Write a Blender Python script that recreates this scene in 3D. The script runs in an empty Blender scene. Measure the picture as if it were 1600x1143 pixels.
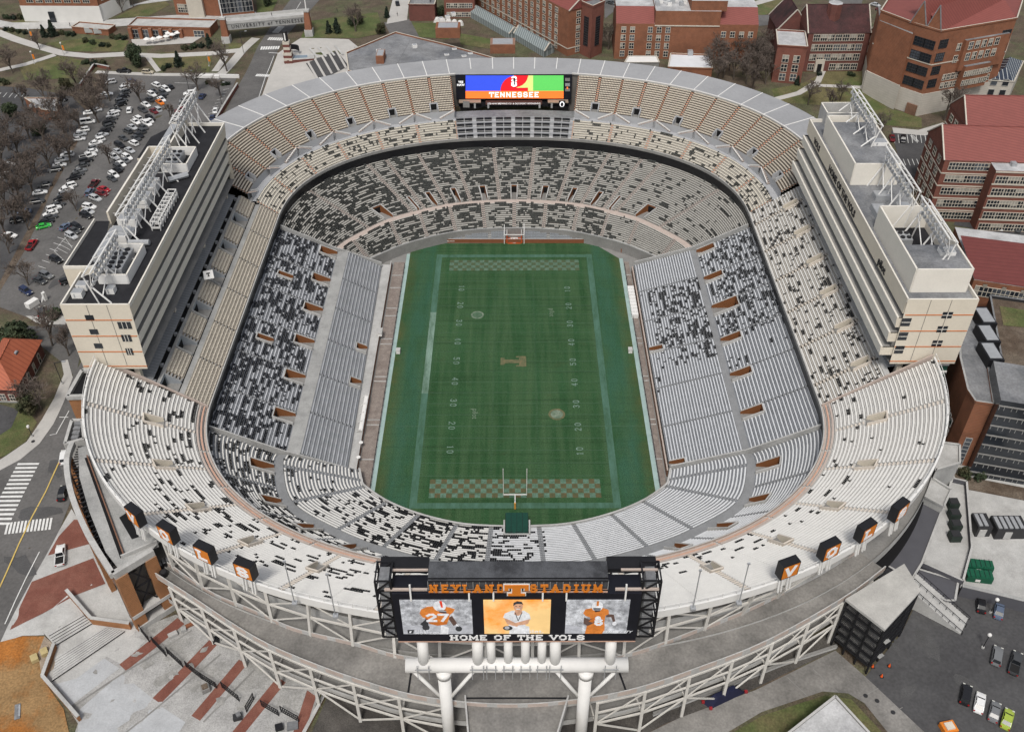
import bpy, bmesh, math, random
from mathutils import Vector, Matrix
random.seed(7)
R=math.radians
SC=bpy.context.scene
COL=SC.collection
# ---------------------------------------------------------------- camera (solved from the yard numbers)
F,CX,CY,CZ,PIT,YW,RL=1471.4,-0.222,-212.04,176.47,0.69896,-0.00256,-0.00387
fwd=Vector((math.sin(YW)*math.cos(PIT),math.cos(YW)*math.cos(PIT),-math.sin(PIT)))
rgt=fwd.cross(Vector((0,0,1))).normalized(); upv=rgt.cross(fwd)
r2=rgt*math.cos(RL)+upv*math.sin(RL); u2=-rgt*math.sin(RL)+upv*math.cos(RL)
CAMP=Vector((CX,CY,CZ))
cam=bpy.data.objects.new('camera',bpy.data.cameras.new('camera')); COL.objects.link(cam)
m=Matrix((r2,u2,-fwd)).transposed().to_4x4(); m.translation=CAMP
cam.matrix_world=m
cam.data.sensor_fit='HORIZONTAL'; cam.data.sensor_width=36; cam.data.lens=36*F/1600
cam.data.clip_start=1; cam.data.clip_end=6000
SC.camera=cam
def W(px,py,z):
    "photo pixel -> world point at height z"
    d=fwd+r2*((px-800)/F)-u2*((py-571.5)/F)
    t=(z-CZ)/d.z
    return CAMP+d*t
def PJ(x,y,z):
    d=Vector((x,y,z))-CAMP; q=d.dot(fwd)
    return 800+F*d.dot(r2)/q, 571.5-F*d.dot(u2)/q
# ---------------------------------------------------------------- terrain
GP=[(95,-125,12),(62,-140,11.5),(0,-138,11),(-45,-128,12),(-62,-118,12.5),(-84,-112,14.5),(-96,-92,17),(-108,-62,18.5),(-112,-20,19.5),(-113,60,21),(-113,130,22),
    (-160,60,19),(-200,110,19),(-150,130,20),(-170,20,19),(-110,210,24),(-60,200,25),(0,190,26),(70,185,26),(120,170,25),(135,100,22),(140,30,18),(138,-20,15.5),(118,-60,13),(105,-95,12.3),
    (0,330,28),(-250,300,26),(250,300,27),(-260,0,20),(240,0,16),(150,-160,11),(-150,-160,15),(0,-230,8)]
def G(x,y):
    sw=0;s=0
    for a,b,c in GP:
        w=1.0/(((x-a)**2+(y-b)**2)+60.0)**2
        sw+=w; s+=w*c
    return s/sw
def WG(px,py,dz=0):
    z=18
    for _ in range(12):
        p=W(px,py,z+dz); z=G(p.x,p.y)
    p=W(px,py,z+dz); return p
# ---------------------------------------------------------------- materials
def lin(c):
    return tuple(((v/255)/12.92 if v/255<=.04045 else ((v/255+.055)/1.055)**2.4) for v in c)
MATS={}
def mat(name,col,rough=.8,var=.12,scale=.6,metal=0.,fine=0.,bump=0.,emit=0.,spec=.3,col2=None,thr=None):
    """procedural paint: base colour varied by two octaves of noise (weathering), optional second colour in blotches"""
    if name in MATS: return MATS[name]
    M=bpy.data.materials.new(name); M.use_nodes=True
    nt=M.node_tree; N=nt.nodes; L=nt.links
    b=N['Principled BSDF']; b.inputs['Roughness'].default_value=rough; b.inputs['Metallic'].default_value=metal
    b.inputs['Specular IOR Level'].default_value=spec
    tc=N.new('ShaderNodeTexCoord')
    geo=N.new('ShaderNodeNewGeometry')
    n1=N.new('ShaderNodeTexNoise'); n1.inputs['Scale'].default_value=scale; n1.inputs['Detail'].default_value=5; n1.inputs['Roughness'].default_value=.65
    L.new(geo.outputs['Position'],n1.inputs['Vector'])
    cr=N.new('ShaderNodeMapRange'); cr.inputs[1].default_value=.25; cr.inputs[2].default_value=.75
    cr.inputs[3].default_value=1-var; cr.inputs[4].default_value=1+var
    L.new(n1.outputs['Fac'],cr.inputs[0])
    mul=N.new('ShaderNodeMix'); mul.data_type='RGBA'; mul.blend_type='MULTIPLY'; mul.inputs[0].default_value=1
    base=N.new('ShaderNodeRGB'); base.outputs[0].default_value=(*col,1)
    src=base.outputs[0]
    if col2 is not None:
        n2=N.new('ShaderNodeTexNoise'); n2.inputs['Scale'].default_value=scale*.37; n2.inputs['Detail'].default_value=6; n2.inputs['Roughness'].default_value=.7
        L.new(geo.outputs['Position'],n2.inputs['Vector'])
        rp=N.new('ShaderNodeMapRange'); t=thr or .5; rp.inputs[1].default_value=t-.08; rp.inputs[2].default_value=t+.08
        L.new(n2.outputs['Fac'],rp.inputs[0])
        mx=N.new('ShaderNodeMix'); mx.data_type='RGBA'; mx.inputs[7].default_value=(*col2,1)
        L.new(rp.outputs[0],mx.inputs[0]); L.new(src,mx.inputs[6]); src=mx.outputs[2]
    L.new(src,mul.inputs[6]); L.new(cr.outputs[0],mul.inputs[7])
    out=mul.outputs[2]
    if fine>0:
        n3=N.new('ShaderNodeTexNoise'); n3.inputs['Scale'].default_value=scale*14; n3.inputs['Detail'].default_value=2
        L.new(geo.outputs['Position'],n3.inputs['Vector'])
        c3=N.new('ShaderNodeMapRange'); c3.inputs[1].default_value=.3; c3.inputs[2].default_value=.7; c3.inputs[3].default_value=1-fine; c3.inputs[4].default_value=1+fine
        L.new(n3.outputs['Fac'],c3.inputs[0])
        m3=N.new('ShaderNodeMix'); m3.data_type='RGBA'; m3.blend_type='MULTIPLY'; m3.inputs[0].default_value=1
        L.new(out,m3.inputs[6]); L.new(c3.outputs[0],m3.inputs[7]); out=m3.outputs[2]
    L.new(out,b.inputs['Base Color'])
    if emit>0:
        L.new(out,b.inputs['Emission Color']); b.inputs['Emission Strength'].default_value=emit
    if bump>0:
        bp=N.new('ShaderNodeBump'); bp.inputs['Strength'].default_value=bump; bp.inputs['Distance'].default_value=.1
        L.new(n1.outputs['Fac'],bp.inputs['Height']); L.new(bp.outputs[0],b.inputs['Normal'])
    MATS[name]=M; return M
def brick(name,col,mortar=(.30,.26,.22),var=.16):
    "brick wall seen from far: course lines plus blotchy firing colours"
    if name in MATS: return MATS[name]
    M=mat(name,col,.85,var,.5,fine=.16,col2=tuple(c*.78 for c in col),thr=.56)
    nt=M.node_tree;N=nt.nodes;L=nt.links;b=N['Principled BSDF']
    src=b.inputs['Base Color'].links[0].from_socket
    geo=N.new('ShaderNodeNewGeometry'); sp=N.new('ShaderNodeSeparateXYZ'); L.new(geo.outputs['Position'],sp.inputs[0])
    w=N.new('ShaderNodeMath'); w.operation='FRACT'; mm=N.new('ShaderNodeMath'); mm.operation='MULTIPLY'; mm.inputs[1].default_value=1/.45
    L.new(sp.outputs[2],mm.inputs[0]); L.new(mm.outputs[0],w.inputs[0])
    lt=N.new('ShaderNodeMath'); lt.operation='LESS_THAN'; lt.inputs[1].default_value=.16; L.new(w.outputs[0],lt.inputs[0])
    f=N.new('ShaderNodeMath'); f.operation='MULTIPLY'; f.inputs[1].default_value=.35; L.new(lt.outputs[0],f.inputs[0])
    mx=N.new('ShaderNodeMix'); mx.data_type='RGBA'; mx.inputs[7].default_value=(*mortar,1); L.new(f.outputs[0],mx.inputs[0]); L.new(src,mx.inputs[6])
    L.new(mx.outputs[2],b.inputs['Base Color']); return M
def stripes(name,c1,c2,axis,period,duty,rough=.6,metal=0.,var=.1):
    "two-colour ribs along one world axis (standing-seam metal, roof tiles, grates)"
    if name in MATS: return MATS[name]
    M=mat(name,c1,rough,var,.4,metal=metal,fine=.06)
    nt=M.node_tree;N=nt.nodes;L=nt.links;b=N['Principled BSDF']
    src=b.inputs['Base Color'].links[0].from_socket
    geo=N.new('ShaderNodeNewGeometry'); dt=N.new('ShaderNodeVectorMath'); dt.operation='DOT_PRODUCT'; dt.inputs[1].default_value=Vector(axis).normalized()/period
    L.new(geo.outputs['Position'],dt.inputs[0])
    w=N.new('ShaderNodeMath'); w.operation='FRACT'; L.new(dt.outputs['Value'],w.inputs[0])
    lt=N.new('ShaderNodeMath'); lt.operation='LESS_THAN'; lt.inputs[1].default_value=duty; L.new(w.outputs[0],lt.inputs[0])
    mx=N.new('ShaderNodeMix'); mx.data_type='RGBA'; mx.inputs[7].default_value=(*c2,1); L.new(lt.outputs[0],mx.inputs[0]); L.new(src,mx.inputs[6])
    L.new(mx.outputs[2],b.inputs['Base Color']); return M
m_conc=mat('concrete',(.33,.33,.32),.9,.22,.25,fine=.12,col2=(.26,.26,.255),thr=.55)
m_conc_l=mat('pale concrete',(.42,.415,.40),.9,.18,.3,fine=.1,col2=(.34,.335,.32),thr=.58)
m_conc_d=mat('weathered and shaded concrete',(.22,.215,.205),.9,.2,.2,fine=.1)
m_cwhite=mat('cream painted steel',(.56,.54,.50),.6,.12,.6,fine=.08)
m_white=mat('white painted steel',(.70,.69,.665),.5,.06,.5)
m_cream=mat('cream precast panel',(.60,.545,.45),.8,.05,.2,fine=.03)
m_cream2=mat('light cream precast panel',(.69,.655,.585),.8,.05,.2,fine=.03)
m_black=mat('black metal',(.012,.012,.014),.5,.2,1.)
m_blackroof=mat('black roof membrane',(.018,.018,.021),.9,.35,.35,fine=.2)
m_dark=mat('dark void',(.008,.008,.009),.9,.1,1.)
m_asph=mat('asphalt',(.125,.12,.116),.9,.16,.12,fine=.12,col2=(.096,.093,.09),thr=.52)
m_asph_d=mat('dark asphalt',(.072,.071,.072),.9,.2,.12,fine=.14,col2=(.054,.053,.055),thr=.52)
m_paint=mat('road paint',(.62,.62,.60),.8,.2,1.5)
m_yell=mat('yellow road paint',(.55,.40,.12),.8,.15,1.5)
m_grass=mat('winter grass',(.075,.095,.032),.95,.3,.18,fine=.25,col2=(.12,.105,.05),thr=.5)
m_mulch=mat('leaf mulch',(.088,.064,.046),.95,.35,.3,fine=.35,col2=(.135,.108,.082),thr=.52)
m_dirt=mat('clay soil',(.30,.115,.026),.95,.28,.2,fine=.25,col2=(.25,.155,.07),thr=.5)
m_path=mat('path concrete',(.42,.405,.38),.9,.1,.2,fine=.06)
m_paver=mat('brick paving',(.165,.062,.045),.9,.15,.5,fine=.25,col2=(.2,.085,.062),thr=.5)
m_brick=brick('orange brick',(.225,.088,.045))
m_brick2=brick('red brick',(.175,.06,.042))
m_brick3=brick('deep red brick',(.135,.045,.036))
m_glass=mat('window glass',(.02,.024,.03),.12,.2,.5,spec=.6)
m_roofgrey=mat('grey roof membrane',(.20,.203,.208),.9,.34,.15,fine=.16,col2=(.13,.135,.145),thr=.54)
m_rooflight=mat('pale roof gravel',(.43,.43,.43),.9,.32,.2,fine=.12,col2=(.33,.33,.335),thr=.55)
m_silver=mat('galvanised steel',(.42,.43,.44),.45,.12,.8,metal=.4)
m_orange=mat('orange paint',(.62,.19,.02),.6,.06,.6)
m_redroof=stripes('red roof tiles',(.215,.066,.055),(.17,.052,.045),(.3,.95,.5),.9,.3)
# ---------------------------------------------------------------- mesh helpers
class MB:
    def __init__(s): s.v=[];s.f=[];s.mi=[];s.mats=[]
    def m(s,M):
        if M not in s.mats: s.mats.append(M)
        return s.mats.index(M)
    def face(s,pts,M):
        i=len(s.v); s.v.extend([tuple(p) for p in pts]); s.f.append(tuple(range(i,i+len(pts)))); s.mi.append(s.m(M))
    def box(s,c,d,M,rz=0,mtop=None):
        cx,cy,cz=c; hx,hy,hz=d[0]/2,d[1]/2,d[2]/2; ca,sa=math.cos(rz),math.sin(rz)
        i=len(s.v)
        for z in (-hz,hz):
            for x,y in ((-hx,-hy),(hx,-hy),(hx,hy),(-hx,hy)):
                s.v.append((cx+x*ca-y*sa,cy+x*sa+y*ca,cz+z))
        k=s.m(M); kt=s.m(mtop) if mtop else k
        for q,kk in (((0,3,2,1),k),((4,5,6,7),kt),((0,1,5,4),k),((1,2,6,5),k),((2,3,7,6),k),((3,0,4,7),k)):
            s.f.append(tuple(i+a for a in q)); s.mi.append(kk)
    def prism(s,pts,z0,z1,M,mtop=None):
        "vertical prism over a ccw footprint; z0/z1 numbers"
        n=len(pts); i=len(s.v)
        a=sum(pts[k][0]*pts[(k+1)%n][1]-pts[(k+1)%n][0]*pts[k][1] for k in range(n))
        if a<0: pts=list(reversed(pts))
        for p in pts: s.v.append((p[0],p[1],z0))
        for p in pts: s.v.append((p[0],p[1],z1))
        k=s.m(M); kt=s.m(mtop) if mtop else k
        for j in range(n):
            q=(j+1)%n; s.f.append((i+j,i+q,i+n+q,i+n+j)); s.mi.append(k)
        s.f.append(tuple(i+n+j for j in range(n))); s.mi.append(kt)
        s.f.append(tuple(i+n-1-j for j in range(n))); s.mi.append(k)
    def bar(s,a,b,w,M,h=None,n=4):
        "rectangular or round bar from a to b"
        a=Vector(a);b=Vector(b);d=b-a
        if d.length<1e-4: return
        t=d.normalized(); u=t.cross(Vector((0,0,1)))
        if u.length<1e-3: u=Vector((1,0,0))
        u.normalize(); v=u.cross(t)
        h=h or w; i=len(s.v); k=s.m(M)
        if n==4: off=[(-w/2,-h/2),(w/2,-h/2),(w/2,h/2),(-w/2,h/2)]
        else: off=[(w/2*math.cos(2*math.pi*j/n),h/2*math.sin(2*math.pi*j/n)) for j in range(n)]
        for p in (a,b):
            for x,y in off: s.v.append(tuple(p+u*x+v*y))
        for j in range(n):
            q=(j+1)%n; s.f.append((i+j,i+q,i+n+q,i+n+j)); s.mi.append(k)
        s.f.append(tuple(i+j for j in reversed(range(n)))); s.f.append(tuple(i+n+j for j in range(n))); s.mi+= [k,k]
    def strip(s,A,B,M):
        i=len(s.v);k=s.m(M);n=len(A)
        for p in A:s.v.append(tuple(p))
        for p in B:s.v.append(tuple(p))
        for j in range(n-1): s.f.append((i+j,i+j+1,i+n+j+1,i+n+j)); s.mi.append(k)
    def tube(s,path,w,M,h=None,closed=False):
        for a,b in zip(path,path[1:]): s.bar(a,b,w,M,h)
        if closed: s.bar(path[-1],path[0],w,M,h)
    def build(s,name,parent=None,smooth=False,recalc=False):
        me=bpy.data.meshes.new(name); me.from_pydata(s.v,[],s.f)
        for M in s.mats: me.materials.append(M)
        me.polygons.foreach_set('material_index',s.mi)
        if smooth: me.polygons.foreach_set('use_smooth',[True]*len(s.f))
        me.update()
        if recalc:
            bm=bmesh.new(); bm.from_mesh(me); bmesh.ops.recalc_face_normals(bm,faces=bm.faces); bm.to_mesh(me); bm.free()
        o=bpy.data.objects.new(name,me); COL.objects.link(o)
        if parent is not None: o.parent=parent; o.matrix_parent_inverse=parent.matrix_world.inverted()
        return o
def tag(o,label=None,cat=None,group=None,kind=None):
    if label: o['label']=label
    if cat: o['category']=cat
    if group: o['group']=group
    if kind: o['kind']=kind
    return o
def thing(name,label,cat,loc=(0,0,0),rz=0,group=None):
    o=bpy.data.objects.new(name,None); COL.objects.link(o); o.empty_display_size=1
    o.location=loc; o.rotation_euler=(0,0,rz)
    o.matrix_world=Matrix.Translation(Vector(loc))@Matrix.Rotation(rz,4,'Z')
    return tag(o,label,cat,group)
def linkcopy(o,parent):
    c=o.copy(); COL.objects.link(c); c.parent=parent; return c
def child(name,me,parent,loc=(0,0,0),rz=0):
    o=bpy.data.objects.new(name,me); COL.objects.link(o); o.parent=parent; o.location=loc; o.rotation_euler=(0,0,rz); return o
ORD=['first','second','third','fourth','fifth','sixth','seventh','eighth','ninth','tenth','eleventh','twelfth','thirteenth','fourteenth','fifteenth','sixteenth','seventeenth','eighteenth','nineteenth','twentieth']
def ordw(i):
    if i<20: return ORD[i]
    t=['','','twenty','thirty','forty','fifty'][(i+1)//10]; u=(i+1)%10
    return (t[:-1]+'ieth') if u==0 else t+'-'+ORD[u-1]
def drape(name,pix,M,dz,kind='structure',world=False,step=6.,parent=None):
    "flat sheet following the terrain: polygon given in photo pixels (or world xy)"
    P=[(p[0],p[1]) for p in pix] if world else [tuple(WG(*p)[:2]) for p in pix]
    bm=bmesh.new(); f=bm.faces.new([bm.verts.new((x,y,0)) for x,y in P])
    bmesh.ops.triangulate(bm,faces=bm.faces[:])
    for _ in range(7):
        es=[e for e in bm.edges if e.calc_length()>step]
        if not es: break
        bmesh.ops.subdivide_edges(bm,edges=es,cuts=1); bmesh.ops.triangulate(bm,faces=bm.faces[:])
    for v in bm.verts: v.co.z=G(v.co.x,v.co.y)+dz
    bmesh.ops.recalc_face_normals(bm,faces=bm.faces[:])
    if sum(f.normal.z*f.calc_area() for f in bm.faces)<0: bmesh.ops.reverse_faces(bm,faces=bm.faces[:])
    me=bpy.data.meshes.new(name); bm.to_mesh(me); bm.free(); me.materials.append(M)
    o=bpy.data.objects.new(name,me); COL.objects.link(o)
    if kind: o['kind']=kind
    if parent: o.parent=parent
    return o
def ribbon(pix,width,world=False):
    "polyline -> polygon of constant width, world xy"
    P=[Vector(p[:2]) for p in pix] if world else [Vector(WG(*p)[:2]) for p in pix]
    Lf=[];Rt=[]
    for i,p in enumerate(P):
        d=(P[min(i+1,len(P)-1)]-P[max(i-1,0)]).normalized(); n=Vector((-d.y,d.x))
        Lf.append(p+n*width/2); Rt.append(p-n*width/2)
    return Lf+Rt[::-1]
def CR(pts,n):
    "Catmull-Rom resample: n points per span"
    P=[Vector(p) for p in pts]; out=[]
    for i in range(len(P)-1):
        p1,p2=P[i],P[i+1]; p0=P[i-1] if i>0 else p1*2-p2; p3=P[i+2] if i+2<len(P) else p2*2-p1
        for k in range(n):
            t=k/n
            out.append(.5*((2*p1)+(p2-p0)*t+(2*p0-5*p1+4*p2-p3)*t*t+(3*p1-p0-3*p2+p3)*t**3))
    out.append(P[-1]); return out
# ---------------------------------------------------------------- stroke letters
SLAB={ # strokes in a unit-high box; serif points carry a short bar
'A':([((.08,0),(.4,1)),((.4,1),(.72,0)),((.2,.33),(.6,.33))],[(.08,0),(.72,0)],.8),
'D':([((.15,0),(.15,1)),((.15,1),(.5,1)),((.5,1),(.68,.75)),((.68,.75),(.68,.25)),((.68,.25),(.5,0)),((.5,0),(.15,0))],[],.8),
'E':([((.15,0),(.15,1)),((.1,1),(.65,1)),((.15,.5),(.5,.5)),((.1,0),(.65,0))],[],.75),
'F':([((.15,0),(.15,1)),((.1,1),(.65,1)),((.15,.5),(.5,.5))],[(.15,0)],.72),
'H':([((.15,0),(.15,1)),((.65,0),(.65,1)),((.15,.5),(.65,.5))],[(.15,0),(.15,1),(.65,0),(.65,1)],.82),
'I':([((.2,0),(.2,1))],[(.2,0),(.2,1)],.42),
'L':([((.15,0),(.15,1)),((.1,0),(.65,0))],[(.15,1)],.72),
'M':([((.12,0),(.12,1)),((.12,1),(.45,.3)),((.45,.3),(.78,1)),((.78,1),(.78,0))],[(.12,0),(.78,0)],.92),
'N':([((.13,0),(.13,1)),((.13,1),(.67,0)),((.67,0),(.67,1))],[(.13,0),(.67,1)],.82),
'O':([((.12,.25),(.12,.75)),((.12,.75),(.3,1)),((.3,1),(.5,1)),((.5,1),(.68,.75)),((.68,.75),(.68,.25)),((.68,.25),(.5,0)),((.5,0),(.3,0)),((.3,0),(.12,.25))],[],.8),
'S':([((.65,.8),(.52,1)),((.52,1),(.25,1)),((.25,1),(.12,.82)),((.12,.82),(.12,.65)),((.12,.65),(.25,.52)),((.25,.52),(.52,.48)),((.52,.48),(.66,.35)),((.66,.35),(.66,.18)),((.66,.18),(.52,0)),((.52,0),(.25,0)),((.25,0),(.1,.2))],[],.78),
'T':([((.35,0),(.35,1)),((.05,1),(.65,1)),((.06,.82),(.06,1)),((.64,.82),(.64,1))],[(.35,0)],.7),
'U':([((.13,1),(.13,.25)),((.13,.25),(.3,0)),((.3,0),(.5,0)),((.5,0),(.67,.25)),((.67,.25),(.67,1))],[(.13,1),(.67,1)],.8),
'V':([((.08,1),(.38,0)),((.38,0),(.68,1))],[(.08,1),(.68,1)],.76),
'Y':([((.08,1),(.38,.48)),((.68,1),(.38,.48)),((.38,.48),(.38,0))],[(.08,1),(.68,1),(.38,0)],.76),
'0':([((.12,.2),(.12,.8)),((.12,.8),(.28,1)),((.28,1),(.42,1)),((.42,1),(.58,.8)),((.58,.8),(.58,.2)),((.58,.2),(.42,0)),((.42,0),(.28,0)),((.28,0),(.12,.2))],[],.7),
'1':([((.3,0),(.3,1)),((.3,1),(.15,.85))],[(.3,0)],.55),
'2':([((.1,.8),(.25,1)),((.25,1),(.45,1)),((.45,1),(.58,.8)),((.58,.8),(.58,.65)),((.58,.65),(.1,0)),((.1,0),(.62,0))],[],.7),
'3':([((.1,.85),(.25,1)),((.25,1),(.45,1)),((.45,1),(.58,.8)),((.58,.8),(.45,.54)),((.45,.54),(.3,.54)),((.45,.54),(.6,.3)),((.6,.3),(.45,0)),((.45,0),(.22,0)),((.22,0),(.08,.18))],[],.7),
'4':([((.48,0),(.48,1)),((.48,1),(.08,.32)),((.08,.32),(.65,.32))],[(.48,0)],.72),
'5':([((.58,1),(.15,1)),((.15,1),(.12,.58)),((.12,.58),(.42,.62)),((.42,.62),(.6,.4)),((.6,.4),(.58,.18)),((.58,.18),(.42,0)),((.42,0),(.22,0)),((.22,0),(.08,.15))],[],.7),
'6':([((.58,.85),(.42,1)),((.42,1),(.25,1)),((.25,1),(.1,.75)),((.1,.75),(.1,.2)),((.1,.2),(.25,0)),((.25,0),(.45,0)),((.45,0),(.6,.2)),((.6,.2),(.6,.4)),((.6,.4),(.45,.56)),((.45,.56),(.12,.5))],[],.7),
'7':([((.08,1),(.62,1)),((.62,1),(.28,0))],[],.7),
'-':([((.1,.45),(.5,.45))],[],.6),' ':([],[],.45)}
def text_quads(txt,h,th=.18,serif=True,wide=1.,gap=.06):
    "list of 2-D polygons for a word, left edge at x=0; returns (polys,width)"
    x=0;out=[]
    t=th*h
    for c in txt:
        st,sf,w=SLAB[c]
        hh=1-th
        def q(p): return Vector((x+p[0]*h*wide,(p[1]*hh+th/2)*h))
        for a,b in st:
            A,B=q(a),q(b); d=(B-A).normalized(); n=Vector((-d.y,d.x))*t/2; e=d*t*.42
            out.append([A-e-n,B+e-n,B+e+n,A-e+n])
        if serif:
            for p in sf:
                A=q(p); out.append([A+Vector((-t*1.05,-t*.36)),A+Vector((t*1.05,-t*.36)),A+Vector((t*1.05,t*.36)),A+Vector((-t*1.05,t*.36))])
        x+=(w*wide+gap)*h
    return out,x
def put_text(mb,txt,org,ux,uy,h,M,depth=.12,center=True,**kw):
    "extruded letters: org is the baseline anchor, ux/uy the in-plane axes; strokes stagger by 2 mm so no faces coincide"
    ux=Vector(ux).normalized();uy=Vector(uy).normalized();n=ux.cross(uy)
    polys,w=text_quads(txt,h,**kw)
    o=Vector(org)-(ux*w/2 if center else Vector((0,0,0)))
    for k,pl in enumerate(polys):
        dd=depth+.004*(k%7)
        A=[o+ux*p.x+uy*p.y for p in pl]; B=[p+n*dd for p in A]
        mb.face(B,M)
        for j in range(4): mb.face([A[j],A[(j+1)%4],B[(j+1)%4],B[j]],M)
    return w
def font_text(name,txt,org,ux,uy,size,M,parent,depth=.05,center=True,shear=0.,offset=0.,spacing=1.):
    cu=bpy.data.curves.new(name,'FONT'); cu.body=txt; cu.size=size; cu.extrude=depth; cu.align_x='CENTER' if center else 'LEFT'; cu.shear=shear; cu.offset=offset; cu.resolution_u=2; cu.space_character=spacing
    o=bpy.data.objects.new(name,cu); COL.objects.link(o)
    dg=bpy.context.evaluated_depsgraph_get(); me=bpy.data.meshes.new_from_object(o.evaluated_get(dg))
    bpy.data.objects.remove(o); bpy.data.curves.remove(cu)
    me.materials.clear(); me.materials.append(M)
    ux=Vector(ux).normalized();uy=Vector(uy).normalized();n=ux.cross(uy)
    T=Matrix((ux,uy,n)).transposed().to_4x4(); T.translation=Vector(org); me.transform(T)
    ob=bpy.data.objects.new(name,me); COL.objects.link(ob)
    if parent is not None: ob.parent=parent; ob.matrix_parent_inverse=parent.matrix_world.inverted()
    return ob
# ---------------------------------------------------------------- ground sheet (hole where the bowl is sunk)
def build_ground():
    xs=[-900,-600,-420,-320]+[-260+i*6.5 for i in range(81)]+[320,420,600,900]
    ys=[-500,-350,-260,-200]+[-170+i*6.5 for i in range(76)]+[380,460,600,900]
    v=[];f=[]
    def inside(x,y):
        yy=max(-42,min(49,y)); dy=y-yy
        return (x*x/(88.0**2)+dy*dy/(66.0**2 if y<0 else 70.**2))<1
    for y in ys:
        for x in xs: v.append((x,y,-3. if inside(x,y) else G(x,y)))
    nx=len(xs)
    for j in range(len(ys)-1):
        for i in range(nx-1): f.append((j*nx+i,j*nx+i+1,(j+1)*nx+i+1,(j+1)*nx+i))
    me=bpy.data.meshes.new('ground'); me.from_pydata(v,[],f); me.materials.append(mat('winter ground',(.092,.070,.050),.95,.35,.2,fine=.35,col2=(.083,.086,.045),thr=.53))
    o=bpy.data.objects.new('ground',me); COL.objects.link(o); o['kind']='structure'
build_ground()
# ---------------------------------------------------------------- plan curves of the bowl
def superell(a,y0,b,n,th0,th1,k):
    out=[]
    for i in range(k+1):
        t=th0+(th1-th0)*i/k; c,s=math.cos(t),math.sin(t)
        out.append((a*math.copysign(abs(c)**(2/n),c),y0+b*math.copysign(abs(s)**(2/n),s)))
    return out
RX=74.7
ring=[(RX,46-i*2) for i in range(43)]+superell(RX,-40,52,2.1,0,-math.pi,900)+[(-RX,-40+2*i) for i in range(1,43)]+superell(RX,46,54.8,2.25,math.pi,0,900)
def resample(P,step,closed=True):
    P=[Vector(p) for p in P]
    if closed: P=P+[P[0]]
    acc=[0]
    for a,b in zip(P,P[1:]): acc.append(acc[-1]+(b-a).length)
    n=int(acc[-1]/step); out=[];j=0
    for i in range(n):
        d=acc[-1]*i/n
        while acc[j+1]<d: j+=1
        t=(d-acc[j])/max(1e-9,acc[j+1]-acc[j]); out.append(P[j].lerp(P[j+1],t))
    return out,acc[-1]
RING,RLEN=resample(ring,.5)
NR=len(RING)
NRM=[]
for i in range(NR):
    d=(RING[(i+6)%NR]-RING[(i-6)%NR]).normalized(); NRM.append(Vector((-d.y,d.x)))  # ring runs clockwise seen from above: this points outwards
def rim(s,d=0.):
    q=(s/RLEN*NR)%NR; i=int(q); t=q-i; j=(i+1)%NR
    p=RING[i].lerp(RING[j],t); n=NRM[i].lerp(NRM[j],t).normalized()
    return p+n*d
def rim_s(x,y):
    b=min(range(NR),key=lambda i:(RING[i].x-x)**2+(RING[i].y-y)**2); return b*RLEN/NR
# ---------------------------------------------------------------- stadium materials
m_ltread=mat('stand concrete tread',(.22,.225,.23),.9,.15,.4,fine=.1)
m_etread=mat('worn metal tread',(.19,.2,.215),.7,.2,.3,fine=.12)
m_alu=mat('aluminium bench',(.60,.615,.635),.4,.14,.5,metal=.15,fine=.06)
m_alu_d=mat('dull aluminium bench',(.43,.44,.455),.45,.2,.4,metal=.2,fine=.1)
m_swb=mat('bright aluminium bench',(.63,.64,.65),.45,.1,.5,metal=.08,fine=.06)
m_wbench=mat('white bench',(.64,.63,.60),.6,.06,.4,fine=.05)
m_cbench=mat('cream bench',(.60,.56,.47),.6,.08,.4,fine=.05)
m_nbench=mat('greyed cream bench',(.37,.35,.30),.6,.14,.4,fine=.08)
m_utread=mat('pale deck tread',(.40,.375,.335),.9,.1,.4,fine=.06)
m_utread_s=mat('white deck tread',(.50,.485,.46),.9,.08,.4,fine=.05)
m_seat=mat('black chairback',(.016,.017,.02),.55,.3,1.5)
m_navy=mat('navy chairback',(.022,.026,.04),.5,.4,1.)
m_ntread=mat('north stand tread',(.20,.19,.175),.9,.2,.3,fine=.1)
m_ngrey=mat('charcoal chairback',(.06,.063,.06),.6,.3,1.)
m_beige=mat('beige stadium chair',(.60,.54,.45),.55,.1,.6,fine=.08)
m_beige2=mat('sand stadium chair',(.56,.51,.43),.55,.1,.6,fine=.08)
m_chgap=mat('shaded chair row riser',(.085,.07,.055),.9,.15,.5)  # dark brown tread colour paints the shadow lines between chair rows
m_chgap2=mat('club row riser',(.30,.265,.22),.9,.15,.5)
m_pink=mat('faded orange steps',(.50,.31,.23),.85,.15,.8,fine=.2)
m_pinkc=mat('salmon concrete',(.44,.365,.32),.9,.12,.5,fine=.1)
m_ost=mat('orange stair nosing',(.58,.29,.18),.8,.15,.8)
m_aisle=mat('aisle concrete',(.26,.265,.27),.9,.1,.5)
m_aislec=mat('cream aisle',(.58,.52,.45),.9,.1,.5)
m_portal=mat('brown portal wall',(.19,.075,.028),.8,.12,.5)
m_pgrey=mat('grey chair',(.27,.29,.31),.6,.12,.8)
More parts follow.
